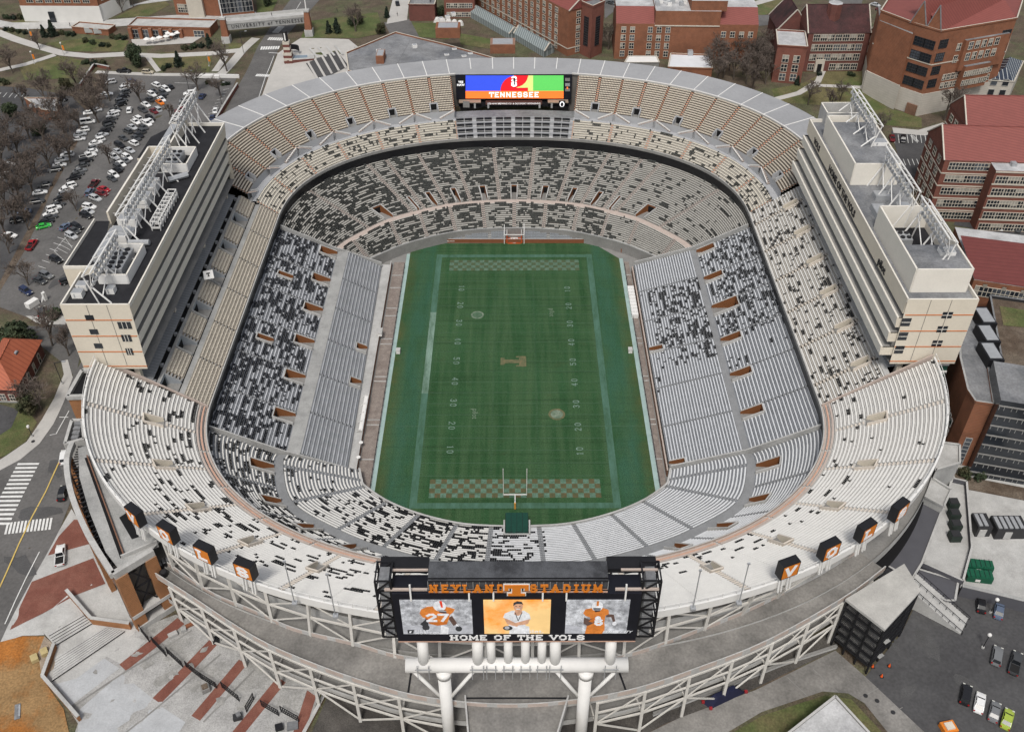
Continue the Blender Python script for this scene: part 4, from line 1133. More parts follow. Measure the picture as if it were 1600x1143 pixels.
# wall lettering along the fascia (reads from the field, i.e. along -y)
for (txt,y,sz) in (('HOME OF THE VOLS',12.,2.8),('pilot',-24.,2.9),('VOLS',38.5,2.6)):
    font_text('wall_lettering',txt,(XE0-.12,y,ZTT-2.55),(0,-1,0),(0,0,1),sz,m_black,TE,depth=.1,offset=.02)
TW=tower(-1,'cream press tower with black roof and white roof trusses, left of the field',86.,101.6,-42.4,48.6,ZTB,ZTT,m_blackroof)
for px,py in ((140,496),(147,518),(154,540)): window_on(TW,px,py,-42.4,1.9,1.4,1,1)
for px,py,w in ((195,508,3.),(198,528,2.2),(202.5,549,1.6)): window_on(TW,px,py,-42.4,w,1.9,3,1)
# east roof penthouses
def penthouse(T,x0,x1,y0,y1,z0,z1,pit,M,wallm,name='penthouse'):
    mb=MB()
    for (a,b) in (((x0,y0),(x1,y0)),((x1,y0),(x1,y1)),((x1,y1),(x0,y1)),((x0,y1),(x0,y0))): wall(mb,a,b,z0,z1+.35,z1+.35,.4,wallm,m_cream2)
    ys_=y0+(y1-y0)*(1-pit)
    mb.face([(x0,y0,z1),(x1,y0,z1),(x1,ys_,z1),(x0,ys_,z1)],M)
    if pit: mb.face([(x0,ys_,z0),(x1,ys_,z0),(x1,ys_,z1),(x0,ys_,z1)],wallm); mb.face([(x0,ys_,z0+.1),(x1,ys_,z0+.1),(x1,y1,z0+.1),(x0,y1,z0+.1)],m_blackroof)
    return mb.build(name,T)
penthouse(TE,90.,102.6,-37,-9.5,ZTT,57.,.62,m_roofgrey,m_cream2)
penthouse(TE,90.,102.2,12.2,40.8,ZTT,57.,.12,m_roofgrey,m_cream2)
penthouse(TE,92.,102.2,47.,54.,ZTT-6,55.,1.,m_roofgrey,m_conc_l,'stair_box')
def unit(T,x,y,z,dx,dy,dz,M=m_white,name='air_handler',fans=0):
    mb=MB(); mb.box((x,y,z+dz/2),(dx,dy,dz),M); mb.box((x,y,z+dz+.04),(dx*.92,dy*.92,.12),m_silver)
    mb.box((x-dx*.2,y,z+dz*.5),(dx*.1,dy*1.01,dz*.7),m_silver)
    for i in range(fans):
        for j in range(2):
            a,b=x-dx/4+j*dx/2,y-dy/2+dy*(i+.5)/fans; n=8; r=min(dx/5,dy/fans/2.6)
            mb.prism([(a+r*math.cos(2*math.pi*k/n),b+r*math.sin(2*math.pi*k/n)) for k in range(n)],z+dz,z+dz+.35,m_black)
    return mb.build(name,T)
unit(TE,99,-30,57.,3.4,2.4,.9); unit(TE,99.5,24,57.,4,2.6,1.); unit(TE,93,-3,ZTT,3,5,1.6,m_silver); unit(TE,96,5,ZTT,4,3,1.4,m_silver); unit(TE,100,-2,ZTT,3,6,1.2)
unit(TE,95,-16,ZTT,3,4,1.8,m_silver,fans=2); unit(TE,97,-22,ZTT,2,3,1.2,m_silver)
GRP='light trusses on the tower roofs'
truss_bank('light_truss','white floodlight truss over the grey roof of the east tower, nearest the canopy',97.5,22,45,60,4.2,-1,57.,GRP)
truss_bank('light_truss','white floodlight truss between the two penthouses of the east tower',97.5,-10,12,58,4.5,-1,ZTT,GRP)
truss_bank('light_truss','white floodlight truss rising from the open penthouse of the east tower',98.,-33,-14,58.5,4.2,-1,ZTT,GRP)
truss_bank('light_truss','white floodlight truss at the near end of the black tower roof',-94,-41,-23,55.5,4.,1,ZTT,GRP)
truss_bank('light_truss','longest white floodlight truss in the middle of the black tower roof',-94,-17,23,56.5,4.2,1,ZTT,GRP)
truss_bank('light_truss','white floodlight truss at the far end of the black tower roof',-94,30,51,57.5,4.2,1,ZTT,GRP)
# west roof plant
def enclosure(T,x0,x1,y0,y1,z0,h,M,name='screen_wall',open_=False):
    mb=MB()
    for (a,b) in (((x0,y0),(x1,y0)),((x1,y0),(x1,y1)),((x1,y1),(x0,y1)),((x0,y1),(x0,y0))): wall(mb,a,b,z0,z0+h,z0+h,.35,M,m_cream2)
    return mb.build(name,T)
enclosure(TW,-96,-89.2,-33,-20,ZTT,2.6,m_white); unit(TW,-93.2,-26,ZTT+.1,4,9,2.2,m_silver,'air_handler',5)
enclosure(TW,-96.5,-89.5,20,30,ZTT,2.6,m_white); unit(TW,-94,25,ZTT+.1,3.4,7,2.2,m_silver,'air_handler',3)
for y,d in ((-14,5),(-6,5.5),(3,5),(10,5.5)): unit(TW,-97,y,ZTT+.1,4.6,d,2.3,m_white)
for y in (-38,-35): unit(TW,-99,y,ZTT+.1,2.4,2,1.5)
unit(TW,-92,-36.5,ZTT+.1,1.8,1.8,1.4)
mb=MB(); mb.tube([(-98,-27,ZTT+2.6),(-98,-14,ZTT+2.6),(-93,-14,ZTT+2.2)],1.7,m_silver,1.5); mb.build('air_duct',TW); mb=MB(); mb.bar((-100,33,ZTT+1),(-100,46,ZTT+1),2.,m_silver,1.6); mb.build('air_duct',TW); mb=MB(); mb.bar((-94,-17,ZTT+1),(-89,-17,ZTT+1),1.5,m_silver,n=8); mb.build('air_duct',TW); mb=MB(); mb.bar((-93,14,ZTT+1),(-88.6,17,ZTT+1),1.6,m_silver,n=8); mb.build('air_duct',TW)
mb=MB() # long raised cream wall along the outer side, with lower dark roofs beyond it
wall(mb,(-101.4,-8),(-101.4,27),ZTT,ZTT+4.2,ZTT+4.2,.5,m_cream,m_cream2); wall(mb,(-101.4,27),(-97,27),ZTT,ZTT+4.2,ZTT+4.2,.5,m_cream,m_cream2); wall(mb,(-97,27),(-97,48),ZTT,ZTT+3,ZTT+3,.5,m_cream,m_cream2)
for i in range(8): mb.bar((-101.4,-6+i*4.2,ZTT+2.6),(-94,-6+i*4.2,ZTT+2.6),.2,m_conc_l)
mb.build('parapet_screen',TW)
mb=MB(); mb.prism([(-105.2,-29.4),(-97.8,-29.4),(-97.8,-24),(-101.5,-8),(-105,-8)],40,ZTT+1.6,m_cream,m_blackroof); mb.build('plant_wing',TW)
mb=MB(); mb.prism([(-105.5,27),(-101.7,27),(-101.7,46),(-105.5,40)],38,ZTT+.6,m_cream,m_blackroof); mb.build('plant_wing',TW); mb=MB()
for (a,b) in (((-105.2,-29.2),(-98,-29.2)),((-105,-29.2),(-105,-8.2))): wall(mb,a,b,ZTT+1.5,ZTT+2.4,ZTT+2.4,.3,m_cream2,m_cream2)
mb.build('wing_parapet',TW)
mb=MB() # white galvanised stair cage near the field edge
for i in range(9):
    y=-10+i*2; mb.bar((-90.5,y,ZTT),(-90.5,y,ZTT+2.6),.2,m_white); mb.bar((-88.4,y,ZTT),(-88.4,y,ZTT+2.6),.2,m_white); mb.bar((-90.5,y,ZTT+2.6),(-88.4,y,ZTT+2.6),.2,m_white); mb.bar((-90.5,y,ZTT+.8),(-88.4,y,ZTT+.8),.8,m_conc_l,.2)
    if i<8: mb.bar((-90.5,y,ZTT),(-90.5,y+2,ZTT+2.6),.16,m_white); mb.bar((-88.4,y,ZTT),(-88.4,y+2,ZTT+2.6),.16,m_white)
for x in (-90.5,-88.4):
    for z in (1.2,2.6): mb.bar((x,-10,ZTT+z),(x,6,ZTT+z),.18,m_white)
mb.build('roof_walkway',TW)
# small white sign on the club deck
p=W(326,430,30); t=thing('club_sign','small white square sign with a black letter standing among the beige club chairs','sign',(p.x,p.y,29.)); mb=MB()
n_=Vector((.35,-.45,.82)).normalized(); ux=Vector((.95,.31,0)).normalized(); uy=n_.cross(ux)
P0=Vector((p.x,p.y,30.2)); q=[P0+ux*a+uy*b for a,b in ((-1.3,-1.3),(1.3,-1.3),(1.3,1.3),(-1.3,1.3))]
mb.face(q,m_white); mb.face([v-n_*.1 for v in reversed(q)],m_white)
for i in range(4): mb.face([q[i],q[i]-n_*.1,q[(i+1)%4]-n_*.1,q[(i+1)%4]],m_white)
mb.build('panel',t); mb=MB(); put_text(mb,'T',P0-uy*.6+n_*.01,ux,uy,1.2,m_black,depth=.02,th=.24); mb.build('letter',t); mb=MB(); mb.bar(P0,P0-Vector((0,0,2.)),.15,m_silver); mb.build('post',t)
# ---------------------------------------------------------------- south scoreboard
YB=-125.2
m_speck=mat('speckled dark canopy',(.075,.078,.085),.8,.3,.5,col2=(.035,.036,.04),thr=.55,fine=.2)
sb=thing('scoreboard','large black scoreboard with three lit pictures on white tubular columns, raised behind the near deck','scoreboard',(0,YB,12))
c0=Wy(622,1001,YB); c1=Wy(1003,927,YB); zb0,zt0=c0.z,c1.z; hx=(c1.x-Wy(612,927,YB).x)/2; cx=(c1.x+Wy(612,927,YB).x)/2
m_board=mat('black board panel',(.010,.011,.017),.45,.2,.6)
mb=MB(); mb.box((cx,YB+1.8,(zb0+zt0)/2),(2*hx,3.6,zt0-zb0),m_board); mb.box((cx,YB+1.7,zb0-.12),(2*hx,3.5,.24),m_pink); mb.build('housing',sb)
m_scr_g=mat('screen grey picture',(.36,.37,.39),.6,.55,1.2,fine=.5,emit=.5,col2=(.20,.205,.22),thr=.5)
m_scr_o=mat('screen orange picture',(.72,.23,.03),.6,.1,.25,emit=.55,col2=(.62,.42,.18),thr=.52)
def scr(name,x0,y0,x1,y1,M):
    a,b=Wy(x0,y1,YB),Wy(x1,y0,YB); mb=MB(); mb.box(((a.x+b.x)/2,YB-.03,(a.z+b.z)/2),(b.x-a.x,.12,b.z-a.z),M); o=mb.build(name,sb); return a,b,o
def blob(mb,pts,M,y): mb.face([(p[0],y,p[1]) for p in pts],M)
def emat(n,c,e=.4): return mat(n,c,.6,.3 if e<.5 else .04,1.6,emit=e*.8,fine=.15 if e<.5 else 0.)
E_or=emat('picture orange',(.50,.16,.03)); E_or2=emat('picture deep orange',(.42,.12,.02)); E_wh=emat('picture white',(.58,.59,.61)); E_gr=emat('picture grey',(.36,.37,.40)); E_dk=emat('picture dark',(.03,.032,.036)); E_sk=emat('picture skin',(.50,.28,.18)); E_sk2=emat('picture dark skin',(.09,.055,.045)); E_rd=emat('picture red',(.6,.05,.02))
def ell(cx,cy,rx,ry,n=20,a0=0,a1=360): return [(cx+rx*math.cos(R(a0+(a1-a0)*i/n)),cy+ry*math.sin(R(a0+(a1-a0)*i/n))) for i in range(n if a1-a0==360 else n+1)]
def painter(a,b,parent,name):
    "figures on a screen, unit square 0..1.9 x 0..1, small depth steps so nothing coincides"
    W_=b.x-a.x; H_=b.z-a.z; mb=MB(); st={'k':0}
    def add(pts,M):
        st['k']+=1; y=YB-.10-.006*st['k']
        q=[(a.x+p[0]*W_/1.9,y,a.z+p[1]*H_) for p in pts]
        ar=sum(q[i][0]*q[(i+1)%len(q)][2]-q[(i+1)%len(q)][0]*q[i][2] for i in range(len(q)))
        mb.face(q if ar>0 else q[::-1],M)
    return add,lambda: mb.build(name,parent)
a,b,s1=scr('screen',630.8,936,736.5,988.9,m_scr_g)
add,fin=painter(a,b,s1,'player_picture')
add([(0,0),(1.9,0),(1.9,.26),(0,.26)],E_gr)
add([(.62,.42),(.48,.30),(.58,.22),(.70,.26),(.72,.55)],E_dk); add([(1.25,.48),(1.38,.25),(1.5,.3),(1.36,.55)],E_sk2); add(ell(.63,.2,.1,.09),E_dk); add(ell(1.52,.16,.09,.08),E_dk); add([(1.44,.27),(1.53,.22),(1.47,.33)],E_wh)
add([(.75,0),(.78,.18),(.72,.3),(1.2,.3),(1.28,.12),(1.2,0)],E_gr); add([(1.0,.0),(1.05,.28),(1.25,.2),(1.22,0)],E_wh)
add([(.5,.62),(.55,.74),(.72,.82),(1.1,.84),(1.3,.8),(1.45,.75),(1.4,.66),(1.3,.58),(1.28,.48),(1.2,.30),(.95,.26),(.74,.32),(.7,.5),(.58,.5)],E_or)
add([(.62,.5),(.7,.5),(.74,.32),(.95,.26),(1.2,.3),(1.22,.38),(.95,.35),(.8,.4)],E_or2)
add([(1.0,.66),(1.25,.6),(1.2,.7)],E_sk2)
add(ell(1.05,.84,.17,.15),E_wh); add([(1.05,.98),(1.12,.99),(1.14,.8),(1.09,.8)],E_rd); add([(.98,.74),(1.2,.72),(1.2,.66),(1.05,.66)],E_dk); add([(.98,.735),(1.22,.70),(1.22,.68),(.98,.70)],E_gr)
fin()
def screen_text(txt,x,z,h,a,b,par,M,serif=False,th=.2,italic=False,nm='picture_lettering',wide=1.):
    mb=MB(); W_=b.x-a.x; H_=b.z-a.z
    put_text(mb,txt,(a.x+x*W_/1.9,YB-.29,a.z+z*H_),(1,0,0),(0,0,1),h*H_,M,depth=.02,center=True,serif=serif,th=th,wide=wide); return mb.build(nm,par)
screen_text('27',.98,.40,.24,a,b,s1,E_wh,serif=False,th=.22,wide=1.15)
W_=b.x-a.x;H_=b.z-a.z
for s,z in (('FIRST',.09),('HORIZON',.025)): font_text('picture_lettering',s,(a.x+.33*W_/1.9,YB-.27,a.z+z*H_),(1,0,0),(0,0,1),.085*H_,E_wh,s1,depth=.01,center=False,spacing=1.25)
mb=MB(); 
for k,(q,M) in enumerate(((((.12,.03),(.27,.03),(.30,.14),(.12,.14)),E_dk),(((.16,.05),(.2,.05),(.24,.11),(.18,.11)),E_wh))): mb.face([(a.x+p[0]*W_/1.9,YB-.20-.01*k,a.z+p[1]*H_) for p in q],M)
mb.build('picture_emblem',s1)
a,b,s2=scr('screen',757,936,861,988.7,m_scr_o)
add,fin=painter(a,b,s2,'coach_picture')
add([(.72,0),(.74,.18),(1.05,.3),(1.3,.22),(1.32,0)],E_wh)
add([(.55,.5),(.6,.62),(.8,.7),(1.15,.7),(1.3,.6),(1.34,.45),(1.2,.4),(1.18,.2),(.72,.2),(.68,.42)],E_wh)
add([(.58,.48),(.66,.3),(.95,.22),(1.0,.28),(.74,.42)],E_sk); add([(1.32,.45),(1.26,.3),(.85,.24),(.85,.32),(1.2,.42)],E_sk)
add(ell(.68,.18,.14,.07),E_dk); add(ell(.66,.19,.07,.05),E_gr)
add([(.86,.6),(.9,.73),(1.08,.73),(1.1,.62),(.98,.55)],E_sk); add(ell(.98,.82,.13,.14),E_sk); add([(.84,.84),(.85,.93),(.95,.98),(1.08,.96),(1.13,.86),(1.08,.90),(.92,.90)],E_dk)
add([(.90,.825),(.95,.825),(.95,.84),(.90,.84)],E_dk); add([(1.0,.825),(1.05,.825),(1.05,.84),(1.0,.84)],E_dk); add([(.92,.745),(1.03,.74),(1.03,.765),(.93,.77)],E_wh)
add([(.88,.66),(.90,.66),(.99,.4),(.97,.4)],E_dk); add([(1.08,.66),(1.10,.66),(.99,.4),(.97,.4)],E_dk)
fin(); W_=b.x-a.x;H_=b.z-a.z
font_text('picture_lettering','pilot.',(a.x+1.2*W_/1.9,YB-.25,a.z+.05*H_),(1,0,0),(0,0,1),.14*H_,E_wh,s2,depth=.01,center=False,offset=.02,spacing=1.1)
a,b,s3=scr('screen',882.5,936,985,988.2,m_scr_g)
add,fin=painter(a,b,s3,'runner_picture')
add([(0,0),(.5,0),(.5,.2),(0,.28)],E_gr)
add([(1.22,.6),(1.45,.58),(1.52,.38),(1.45,.35),(1.38,.5),(1.22,.5)],E_sk2); add(ell(1.5,.31,.07,.06),E_wh)
add([(.62,0),(.66,.22),(.64,.3),(1.2,.3),(1.22,.1),(1.15,0)],E_or)
add([(.52,.62),(.58,.74),(.8,.78),(1.1,.78),(1.28,.72),(1.3,.6),(1.2,.55),(1.18,.24),(.72,.24),(.74,.5),(.6,.54)],E_or)
add([(.56,.5),(.55,.32),(.68,.24),(.98,.38),(.92,.5),(.72,.44)],E_sk2); add([(.7,.38),(.84,.34),(.98,.46),(.9,.52)],E_or2); add(ell(.98,.47,.09,.07),E_wh)
add(ell(.93,.83,.17,.15),E_wh); add([(.90,.98),(.97,.98),(.97,.84),(.9,.84)],E_or); add([(.80,.78),(1.04,.78),(1.02,.68),(.88,.66)],E_dk); add([(.8,.74),(1.05,.74),(1.05,.72),(.8,.72)],E_gr)
fin(); W_=b.x-a.x;H_=b.z-a.z
screen_text('6',1.02,.28,.2,a,b,s3,E_wh,th=.24)
font_text('picture_lettering','FOOD CITY',(a.x+1.15*W_/1.9,YB-.25,a.z+.04*H_),(1,0,0),(0,0,1),.10*H_,E_wh,s3,depth=.01,center=False,shear=.3,offset=.01)
# slogan under the screens
mb=MB(); p=Wy(809,999,YB); q=Wy(809,991,YB); m_slog=mat('white slogan letters',(.8,.8,.8),.5,.05,1.)
put_text(mb,'HOME OF THE VOLS',(p.x,YB-.02,p.z),(1,0,0),(0,0,1),(q.z-p.z),m_slog,depth=.06,th=.19,wide=1.2,gap=.1); mb.build('slogan',sb)
# name letters on a lattice frame above the housing
zt1=zt0
YL=YB-.25
l0=Wy(680,924.5,YL); l1=Wy(940,912,YL); hh=l1.z-l0.z
mb=MB()
put_text(mb,'NEYLAND',(Wy(733,924,YL).x,YL,l0.z),(1,0,0),(0,0,1),hh,m_orange,depth=.12,th=.18,wide=.76,gap=.3); mb.build('name_letters',sb); mb=MB()
put_text(mb,'STADIUM',(Wy(887,924,YL).x,YL,l0.z),(1,0,0),(0,0,1),hh,m_orange,depth=.12,th=.18,wide=.76,gap=.3); mb.build('name_letters',sb)
def block_T(mb,cx,z0,h,y,M,grow=0.,dep=.3):
    g=grow; w=h*1.4
    P=[[(-w/2-g,h*.70-g),(w/2+g,h*.70-g),(w/2+g,h+g),(-w/2-g,h+g)],[(-h*.26-g,h*.12),(h*.26+g,h*.12),(h*.26+g,h*.72),(-h*.26-g,h*.72)],[(-h*.5-g,-g),(h*.5+g,-g),(h*.5+g,h*.22+g),(-h*.5-g,h*.22+g)],[(-w/2-g,h*.48-g),(-w/2+h*.26+g,h*.48-g),(-w/2+h*.26+g,h*.75),(-w/2-g,h*.75)],[(w/2-h*.26-g,h*.48-g),(w/2+g,h*.48-g),(w/2+g,h*.75),(w/2-h*.26-g,h*.75)]]
    for k,q in enumerate(P):
        yy=y-.005*k
        A=[(cx+a,yy,z0+b) for a,b in q]; B=[(cx+a,yy+dep,z0+b) for a,b in q]
        mb.face(A,M)
        for j in range(4): mb.face([A[j],B[j],B[(j+1)%4],A[(j+1)%4]],M)
tx=Wy(807,920,YL).x; tz=Wy(807,927,YL).z; th_=Wy(807,910,YL).z-tz
mb=MB(); block_T(mb,tx,tz,th_,YL-.45,m_orange,-.04,.12); block_T(mb,tx,tz,th_,YL-.30,m_white,.12,.1); mb.build('letter_emblem',sb)
mb=MB(); xa,xb=Wy(669,924,YL).x,Wy(950,924,YL).x; zz=l0.z-.1; ztop=l1.z+.8
ztop=l1.z+.1
for z in (zz-.15,ztop): mb.bar((xa,YL+.5,z),(xb,YL+.5,z),.16,m_black)
for i in range(29): x=xa+(xb-xa)*i/28; mb.bar((x,YL+.5,zz),(x,YL+.5,ztop),.1,m_silver)
mb.box(((xa+xb)/2,YL+.8,(zz+ztop)/2),(xb-xa,.3,ztop-zz-.2),m_speck)
mb.build('letter_frame',sb)
mb=MB(); mb.box(((xa+xb)/2,YL+2.6,(zt0+ztop)/2),(xb-xa,3.1,ztop-zt0+.2),m_black,mtop=m_speck); mb.build('top_housing',sb)
mb=MB()
for x0,x1 in ((Wy(590,927,YB).x,xa-.2),(xb+.2,Wy(1030,927,YB).x)):
    mb.box(((x0+x1)/2,YB+4.8,zt0+.9),(abs(x1-x0),2.4,1.0),m_black)
    mb.bar((x0+1,YB+.6,zt0+.35),(x1,YB+.6,zt0+.35),.35,m_pinkc); mb.bar((x0+2,YB+3.2,zt0+1.7),(x1,YB+3.2,zt0+1.7),.3,m_pinkc)
mb.bar((xa,YB+.35,zt0+.3),(xb,YB+.35,zt0+.3),.4,m_pink)
for px in (642,733,771,848,885,977): x=Wy(px,935,YB-.4).x; mb.bar((x,YB-.35,zt0-1.2),(x,YB-.1,zt0+(2.4 if px in (642,977) else .6)),.25,m_white)
mb.build('catwalk',sb)
for s,(pa,pb) in ((-1,(587,611)),(1,(1004,1032))):
    x0,x1=Wy(pa,927,YB).x,Wy(pb,927,YB).x
    mb=MB(); ys2=(YB+.6,YB+4.2)
    zlo,zhi=zb0+.3,zt0+2.4
    for x in (x0,x1):
        for y in ys2: mb.bar((x,y,zlo),(x,y,zhi),.3,m_black)
    nz=6
    for i in range(nz+1):
        z=zlo+(zhi-zlo)*i/nz
        for y in ys2: mb.bar((x0,y,z),(x1,y,z),.22,m_black)
        for x in (x0,x1): mb.bar((x,ys2[0],z),(x,ys2[1],z),.22,m_black)
        if i<nz:
            z2=zlo+(zhi-zlo)*(i+1)/nz
            for y in ys2: mb.bar((x0,y,z if i%2 else z2),(x1,y,z2 if i%2 else z),.2,m_black)
    xm0,xm1=(x0+x1)/2-.8,(x0+x1)/2+.8
    for i in range(int((zhi-zlo)/.5)): mb.box(((x0+x1)/2,YB+2.4,zlo+i*.5),(1.5,3.0,.12),m_roofgrey)
    mb.build('stair_cage',sb)
ztube=Wy(807,1040,YB).z; rt_=1.22
tx0,tx1=Wy(634,1040,YB).x,Wy(981,1040,YB).x
mb=MB(); mb.bar((tx0,YB+.2,ztube),(tx1,YB+.2,ztube),2*rt_,m_white,n=20); mb.build('cross_tube',sb,True)
for px in (660,746,767,794,821,847,868,955):
    x=Wy(px,1020,YB).x; w_=1.85 if px in (660,746,868,955) else 1.45
    mb=MB(); mb.bar((x,YB+.2,ztube),(x,YB+1.6,zb0),w_,m_white,n=14); mb.build('hanger_tube',sb,True)
    mb=MB(); 
    for dx in (-w_*.5,w_*.5): mb.bar((x+dx,YB-1.2,ztube-2),(x+dx,YB-1.2,ztube+2),.12,m_silver)
    mb.bar((x-w_*.7,YB-1.25,ztube+.9),(x+w_*.7,YB-1.25,ztube+.9),.15,m_silver); mb.build('clamp',sb)
for px in (697,912):
    x=Wy(px,1090,YB).x; gz=8
    mb=MB(); mb.bar((x,YB,gz),(x,YB,ztube-.4),2.15,m_white,n=18); mb.bar((x,YB,ztube-2.6),(x,YB,ztube-1.2),2.6,m_white,n=18); mb.build('column',sb,True)
    for dx in (-5.2,5.2):
        mb=MB(); mb.bar((x,YB,ztube-11),(x+dx,YB,ztube-1),.65,m_white,n=10); mb.build('column_brace',sb,True)
# ---------------------------------------------------------------- north scoreboard
YN=rim(rim_s(22.5,101),DC-.9).y
nb_=thing('video_board','wide video board in blue, red, orange and green under the far canopy','video board',(0,YN,27))
m_bl=emat('screen blue',(.035,.075,.62),.75); m_rd=emat('screen red',(.62,.012,.02),.75); m_gn=emat('screen green',(.10,.50,.10),.75); m_lg=emat('screen pale green',(.56,.62,.20),.75); m_so=emat('screen orange',(.95,.18,.03),.75); m_sw=emat('screen white',(.85,.85,.85),.75)
def nq(px,py,dy=0): p=Wy(px,py,YN-dy); return (p.x,p.y,p.z)
mb=MB(); A=nq(713,154.5);B=nq(894,117); mb.box(((A[0]+B[0])/2,YN+2.6,(A[2]+B[2])/2-.1),(B[0]-A[0],5.,B[2]-A[2]+.6),m_board,mtop=m_can); mb.build('housing',nb_)
mb=MB()
def qd(x0,y0,x1,y1,M,dy): mb.face([nq(x0,y1,dy),nq(x1,y1,dy),nq(x1,y0,dy),nq(x0,y0,dy)],M)
qd(727.5,118,783,142.5,m_bl,.10); qd(780,118,826,142.4,m_bl,.11); qd(824,118,834,142.4,m_lg,.12); qd(833,118,880.5,142.4,m_gn,.13); qd(727.5,142.3,880.5,154,m_so,.14)
mb.build('screen',nb_)
mb=MB()
def fan(cx,cy,r,a0,a1,M,dy,asp=1.): mb.face([nq(cx,cy,dy)]+[nq(cx+r*math.cos(R(a0+(a1-a0)*i/12)),cy-r*asp*math.sin(R(a0+(a1-a0)*i/12)),dy) for i in range(13)],M)
fan(804,142.2,22,90,180,m_rd,.18,1.05); qd(803.9,118,825,137.5,m_rd,.17)
fan(803,118,22.5,270,360,m_rd,.20,.85); qd(803,137.3,825,142.3,m_rd,.19)
mb.face([nq(825,118.3,.21)]+[nq(803+22*math.cos(R(a)),118+19*math.sin(R(a)),.21) for a in (5,20,35,50,65,80)]+[nq(808,137.3,.21),nq(825,137.3,.21)],m_lg)
mb.build('picture',nb_)
mb=MB()
for (cy,s) in ((123.2,'2'),(131.6,'6')):
    z=Wy(803.5,cy+4,YN-.3).z; h=Wy(803.5,cy-4,YN-.3).z-z
    put_text(mb,s,(Wy(803.5,cy,YN-.3).x,YN-.28,z),(1,0,0),(0,0,1),h,m_sw,depth=.04,serif=False,th=.3,wide=1.5)
mb.build('numeral_emblem',nb_)
mb=MB(); c_=Wy(803.7,127,YN-.4); mb.face([(c_.x+a,YN-.42,c_.z+b) for a,b in ((-.25,-1.3),(.25,-1.3),(.18,-.2),(.45,.5),(.3,1.1),(0,1.3),(-.3,1.1),(-.45,.5),(-.18,-.2))],E_dk); mb.build('trophy_emblem',nb_)
mb=MB(); z=Wy(804,152.3,YN-.3).z; h=Wy(804,144,YN-.3).z-z
put_text(mb,'TENNESSEE',(Wy(804,150,YN-.3).x,YN-.25,z),(1,0,0),(0,0,1),h,m_sw,depth=.05,serif=False,th=.2,wide=1.1,gap=.16); mb.build('screen_lettering',nb_)
mb=MB(); mb.face([nq(x,y,.1) for x,y in ((714,123),(720,121.5),(726,123),(726,135),(723,139),(720,142),(717,139),(714,135))][::-1],m_black); mb.build('shield',nb_)
for s,py in (('YEE',130),('HAW',134.5)): p=Wy(720,py,YN-.16); font_text('shield_lettering',s,(p.x,YN-.16,p.z),(1,0,0),(0,0,1),1.15,m_sw,nb_,depth=.02,offset=.03)
mb=MB()
for k,y in enumerate((122,130,138)): mb.face([nq(883,y+5,.1),nq(890.5,y+5,.1),nq(890.5,y,.1),nq(883,y,.1)],(m_conc_d,m_silver,m_conc_d)[k])
p=nq(886.5,139,.14); mb.face([nq(885.5,139.5,.14),nq(887.5,139.5,.14),nq(887.5,136,.14),nq(885.5,136,.14)],m_so); mb.build('sponsor_plates',nb_)
bar_=thing('terrace_bar','dark covered bar with brown fascia below the far video board','bar',(0,YN-1,26))
mb=MB(); z0=zp; z1_=Wy(804,163,YN-1.5).z
mb.box((0,YN+.5,(z0+z1_)/2),(41,3,max(.5,z1_-z0)),m_black); mb.build('bar_front',bar_)
m_brn=mat('brown fascia',(.11,.05,.04),.7,.15,.8)
mb=MB(); A=Wy(759,164,YN-1.6);B=Wy(847,158,YN-1.6); mb.box(((A.x+B.x)/2,YN-1.4,(A.z+B.z)/2),(B.x-A.x,.3,max(1.2,B.z-A.z)),m_brn); mb.build('fascia',bar_)
font_text('fascia_lettering','YEE-HAW BREWING CO. & OLE SMOKY MOONSHINE',((A.x+B.x)/2,YN-1.62,A.z+.2),(1,0,0),(0,0,1),.82,m_sw,bar_,depth=.02)
for (x0,x1) in ((717,751),(856,888)):
    mb=MB(); A=Wy(x0,160,YN-2);B=Wy(x1,156,YN-2); mb.box(((A.x+B.x)/2,YN-1.2,A.z),(B.x-A.x,2.4,.3),mat('tan canopy',(.28,.22,.17),.8,.1,.6)); mb.build('awning',bar_)
for px in (742,763,843,862): x=Wy(px,165,YN-2).x; mb=MB(); mb.bar((x,YN-2.2,z0),(x,YN-2.2,z1_+.6),.7,m_conc); mb.build('pier',bar_)
mb=MB(); mb.box((-17.6,YN-2.6,z0+1.6),(2.4,.2,2.4),m_conc_d); mb.build('poster',bar_); mb=MB(); mb.box((17.8,YN-2.6,z0+1.6),(2.4,.2,2.6),m_dark); n=18
mb.face([(17.8+.9*math.cos(2*math.pi*k/n),YN-2.73,z0+1.6+1.1*math.sin(2*math.pi*k/n)) for k in range(n)],m_sw); mb.face([(17.8+.55*math.cos(2*math.pi*k/n),YN-2.75,z0+1.5+.8*math.sin(2*math.pi*k/n)) for k in range(n)],m_dark); mb.build('poster',bar_)
